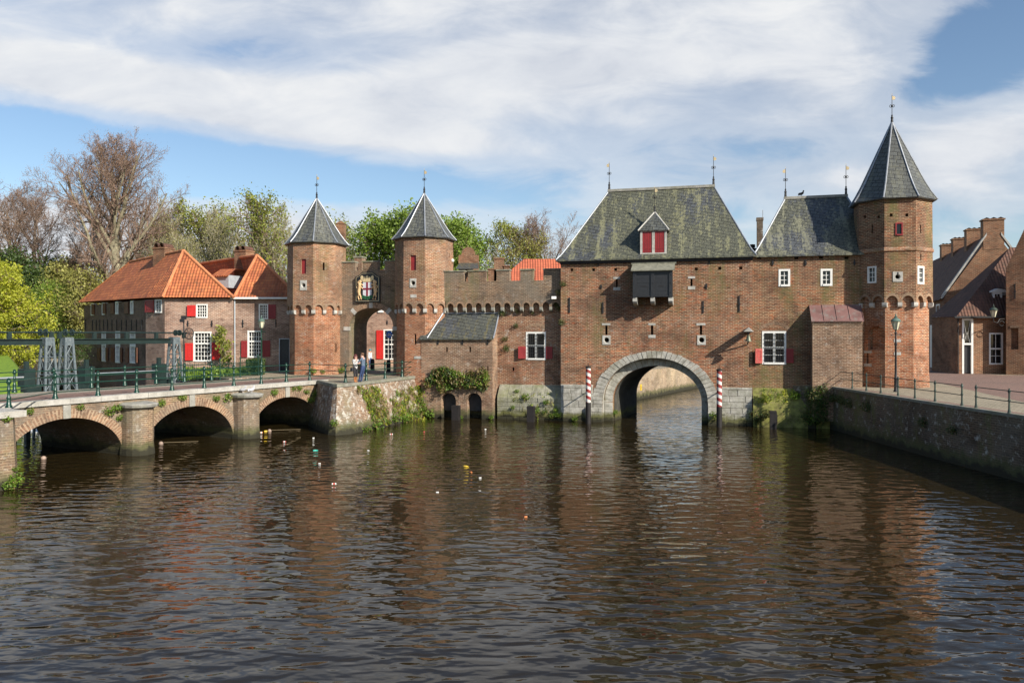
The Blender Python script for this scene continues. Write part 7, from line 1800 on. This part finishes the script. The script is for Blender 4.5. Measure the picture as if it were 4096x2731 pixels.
for px, py, kd, mt, lb in LIT:
    p = gp(px, py, .02); T = Tz(p[0], p[1], .005, rr.uniform(-.6, .6)) @ Matrix.Diagonal((.85, .85, .85, 1))
    if kd == 'can': mb = MB(T).loft([[(x_, r_ * math.cos(q), r_ * math.sin(q)) for q in np.linspace(0, 5.76, 12)] for x_, r_ in ((-.10, .035), (-.09, .045), (.09, .045), (.10, .035))])
    elif kd == 'bottle': mb = MB(T).loft([[(x_, r_ * math.cos(q), r_ * math.sin(q)) for q in np.linspace(0, 5.76, 12)] for x_, r_ in ((-.15, .04), (-.13, .055), (.05, .055), (.11, .022), (.15, .022))])
    else: mb = MB(T).loft([[(x_, r_ * math.cos(q), r_ * math.sin(q) + .01) for q in np.linspace(0, 5.76, 12)] for x_, r_ in ((-.06, .03), (.04, .04), (.05, .038))])
    t = Thing({'can': 'drink_can', 'bottle': 'plastic_bottle', 'cup': 'paper_cup'}[kd], lb, {'can': 'can', 'bottle': 'bottle', 'cup': 'cup'}[kd], W0, p, 'litter on the water')
    sh_ = t.part('shell', mb, M[mt], smooth=True)
    if kd == 'can': t.part('printed_band', MB(T).loft([[(x_, .047 * math.cos(q), .047 * math.sin(q)) for q in np.linspace(0, 5.76, 12)] for x_ in (-.05, .05)], caps=False), M['lit_white' if mt != 'lit_white' else 'lit_red'], sh_)
# ---------------------------------------------------------------- foam of the weir behind the first bridge arch
rg = np.random.default_rng(5); c_ = gp(140, 1722, 0); mb = MB()
for _ in range(90):
    a_, r_ = rg.uniform(0, 6.28), rg.uniform(0, 1) ** .6; x_, y_ = c_[0] + 1.9 * r_ * math.cos(a_), c_[1] + 1.0 * r_ * math.sin(a_)
    s_ = rg.uniform(.1, .3); mb.sphere((x_, y_, .0), s_, 7, sc=(1.3, 1, .5 * (1.2 - r_)))
M['foam'] = flatmat('foam', (.75, .76, .74), .7, var=.08)
solid('foam', mb, M['foam'], None, None, kind='stuff', smooth=True)
# ---------------------------------------------------------------- light, sky, camera
SUN_AZ, SUN_EL = R(46.0), R(31.0)      # azimuth from -Y towards +X
sv = Vector((math.sin(SUN_AZ) * math.cos(SUN_EL), -math.cos(SUN_AZ) * math.cos(SUN_EL), math.sin(SUN_EL)))
sl = bpy.data.lights.new('sun', 'SUN'); sl.energy = 5.0; sl.angle = R(.5); sl.color = (1.0, .93, .81)
so = bpy.data.objects.new('sun', sl); COL.objects.link(so); so.rotation_euler = (-sv).to_track_quat('-Z', 'Y').to_euler(); so.location = (0, 0, 60)
w = bpy.data.worlds.new('World'); scene.world = w; w.use_nodes = True; nt = w.node_tree; nt.nodes.clear()
out = nt.nodes.new('ShaderNodeOutputWorld')
sky = nd(nt, 'TexSky', sky_type='NISHITA', sun_disc=False, sun_elevation=SUN_EL, sun_rotation=math.atan2(sv.x, sv.y), altitude=10, air_density=1.0, dust_density=.6, ozone_density=1.6)
g = nd(nt, 'TexCoord').outputs['Generated']
sep = nd(nt, 'SeparateXYZ', {0: g}); sx, sy, sz = sep.outputs
ym = mth(nt, 'MAXIMUM', mth(nt, 'ABSOLUTE', sy), .12)
a = mth(nt, 'DIVIDE', sx, ym); e = mth(nt, 'DIVIDE', sz, ym)
def G(x, y, rx, ry, amp, rot=0.0):
    """soft blob of cloud cover around a bearing (tan units)"""
    a0, e0, ra, re = (x - CX) / F, (HY - y) / F, rx / F, ry / F
    dx, de = mth(nt, 'SUBTRACT', a, a0), mth(nt, 'SUBTRACT', e, e0)
    u = mth(nt, 'ADD', mth(nt, 'MULTIPLY', dx, math.cos(rot) / ra), mth(nt, 'MULTIPLY', de, math.sin(rot) / ra))
    v = mth(nt, 'ADD', mth(nt, 'MULTIPLY', dx, -math.sin(rot) / re), mth(nt, 'MULTIPLY', de, math.cos(rot) / re))
    q = mth(nt, 'ADD', mth(nt, 'MULTIPLY', u, u), mth(nt, 'MULTIPLY', v, v))
    return mth(nt, 'MULTIPLY', mth(nt, 'EXPONENT', mth(nt, 'MULTIPLY', q, -1.0)), amp)
blobs = [(150, 290, 750, 110, .95, R(-9)), (1000, 400, 800, 125, .9, R(-8)), (1500, 550, 600, 60, .5, R(-4)), (1900, 300, 700, 170, .72, R(4)), (2700, 250, 850, 190, .72, R(5)), (3350, 330, 330, 190, .55, 0), (2900, 480, 900, 80, .35, 0), (3950, 560, 480, 130, .95, R(8)), (3500, 730, 600, 90, .5, 0),
         (900, 40, 1500, 150, .62, 0), (2700, 0, 1000, 90, .5, 0), (2500, 690, 900, 150, .38, 0), (4000, 800, 300, 100, .4, 0), (800, 930, 900, 150, 1.1, 0), (100, 930, 500, 90, .9, 0), (2600, 1100, 1500, 160, .5, 0),
         (3920, 190, 330, 140, -.5, R(30)), (350, 640, 800, 110, -.6, R(-8)), (1500, 740, 900, 85, -.42, 0)]
acc = None
for b in blobs:
    gg = G(*b); acc = gg if acc is None else mth(nt, 'ADD', acc, gg)
cv = nd(nt, 'CombineXYZ', {0: a, 1: mth(nt, 'MULTIPLY', e, 2.6), 2: 0.0}).outputs[0]
cvr = nd(nt, 'Mapping', {'Vector': cv, 'Rotation': (0, 0, R(-9)), 'Scale': (1, 1.0, 1)}).outputs[0]
n1 = noise(nt, cvr, 2.3, 7, .55, .35); n2 = noise(nt, cvr, 7.0, 8, .6, .5)
dens = mth(nt, 'ADD', acc, mth(nt, 'MULTIPLY', mth(nt, 'SUBTRACT', n1, .5), 1.15)); dens = mth(nt, 'ADD', dens, mth(nt, 'MULTIPLY', mth(nt, 'SUBTRACT', n2, .5), .75))
msk = ramp(nt, dens, [(-.02, .0), (.35, .55), (.9, .98)], 'EASE')
up = ramp(nt, sy, [(.0, .12), (.14, 1)])      # the cloud field stands to the north, the sky behind the camera is clear
tone = mth(nt, 'ADD', mth(nt, 'MULTIPLY', n2, .45), mth(nt, 'MULTIPLY', n1, .55))
ccol = ramp(nt, tone, [(.3, (6.5, 7.0, 8.0)), (.5, (8.8, 9.1, 9.6)), (.68, (10.8, 10.8, 10.7))])
col = mixc(nt, mth(nt, 'MULTIPLY', msk, up), nd(nt, 'HueSaturation', {'Saturation': 1.05, 'Value': 1.58, 'Color': sky.outputs[0]}).outputs[0], ccol)
bg = nd(nt, 'Background', {'Color': col, 'Strength': .063}); nt.links.new(bg.outputs[0], out.inputs[0])
cam = bpy.data.cameras.new('camera'); co = bpy.data.objects.new('camera', cam); COL.objects.link(co); scene.camera = co
cam.sensor_width = 36; cam.lens = F / 4096 * 36; cam.shift_y = -(1365.5 - HY) / 4096; cam.clip_end = 5000; cam.clip_start = .1
co.location = (0, 0, CH); co.rotation_euler = (R(90), 0, 0)
scene.view_settings.view_transform = 'Standard'; scene.view_settings.look = 'None'; scene.view_settings.gamma = 1; scene.view_settings.exposure = .48
scene.render.resolution_x, scene.render.resolution_y = 1024, 682
scene.cycles.max_bounces = 6; scene.cycles.diffuse_bounces = 3; scene.cycles.glossy_bounces = 4; scene.cycles.transmission_bounces = 3; scene.cycles.transparent_max_bounces = 4
scene.cycles.caustics_reflective = False; scene.cycles.caustics_refractive = False
scene.cycles.use_denoising = True; scene.cycles.use_adaptive_sampling = True; scene.cycles.adaptive_threshold = .015
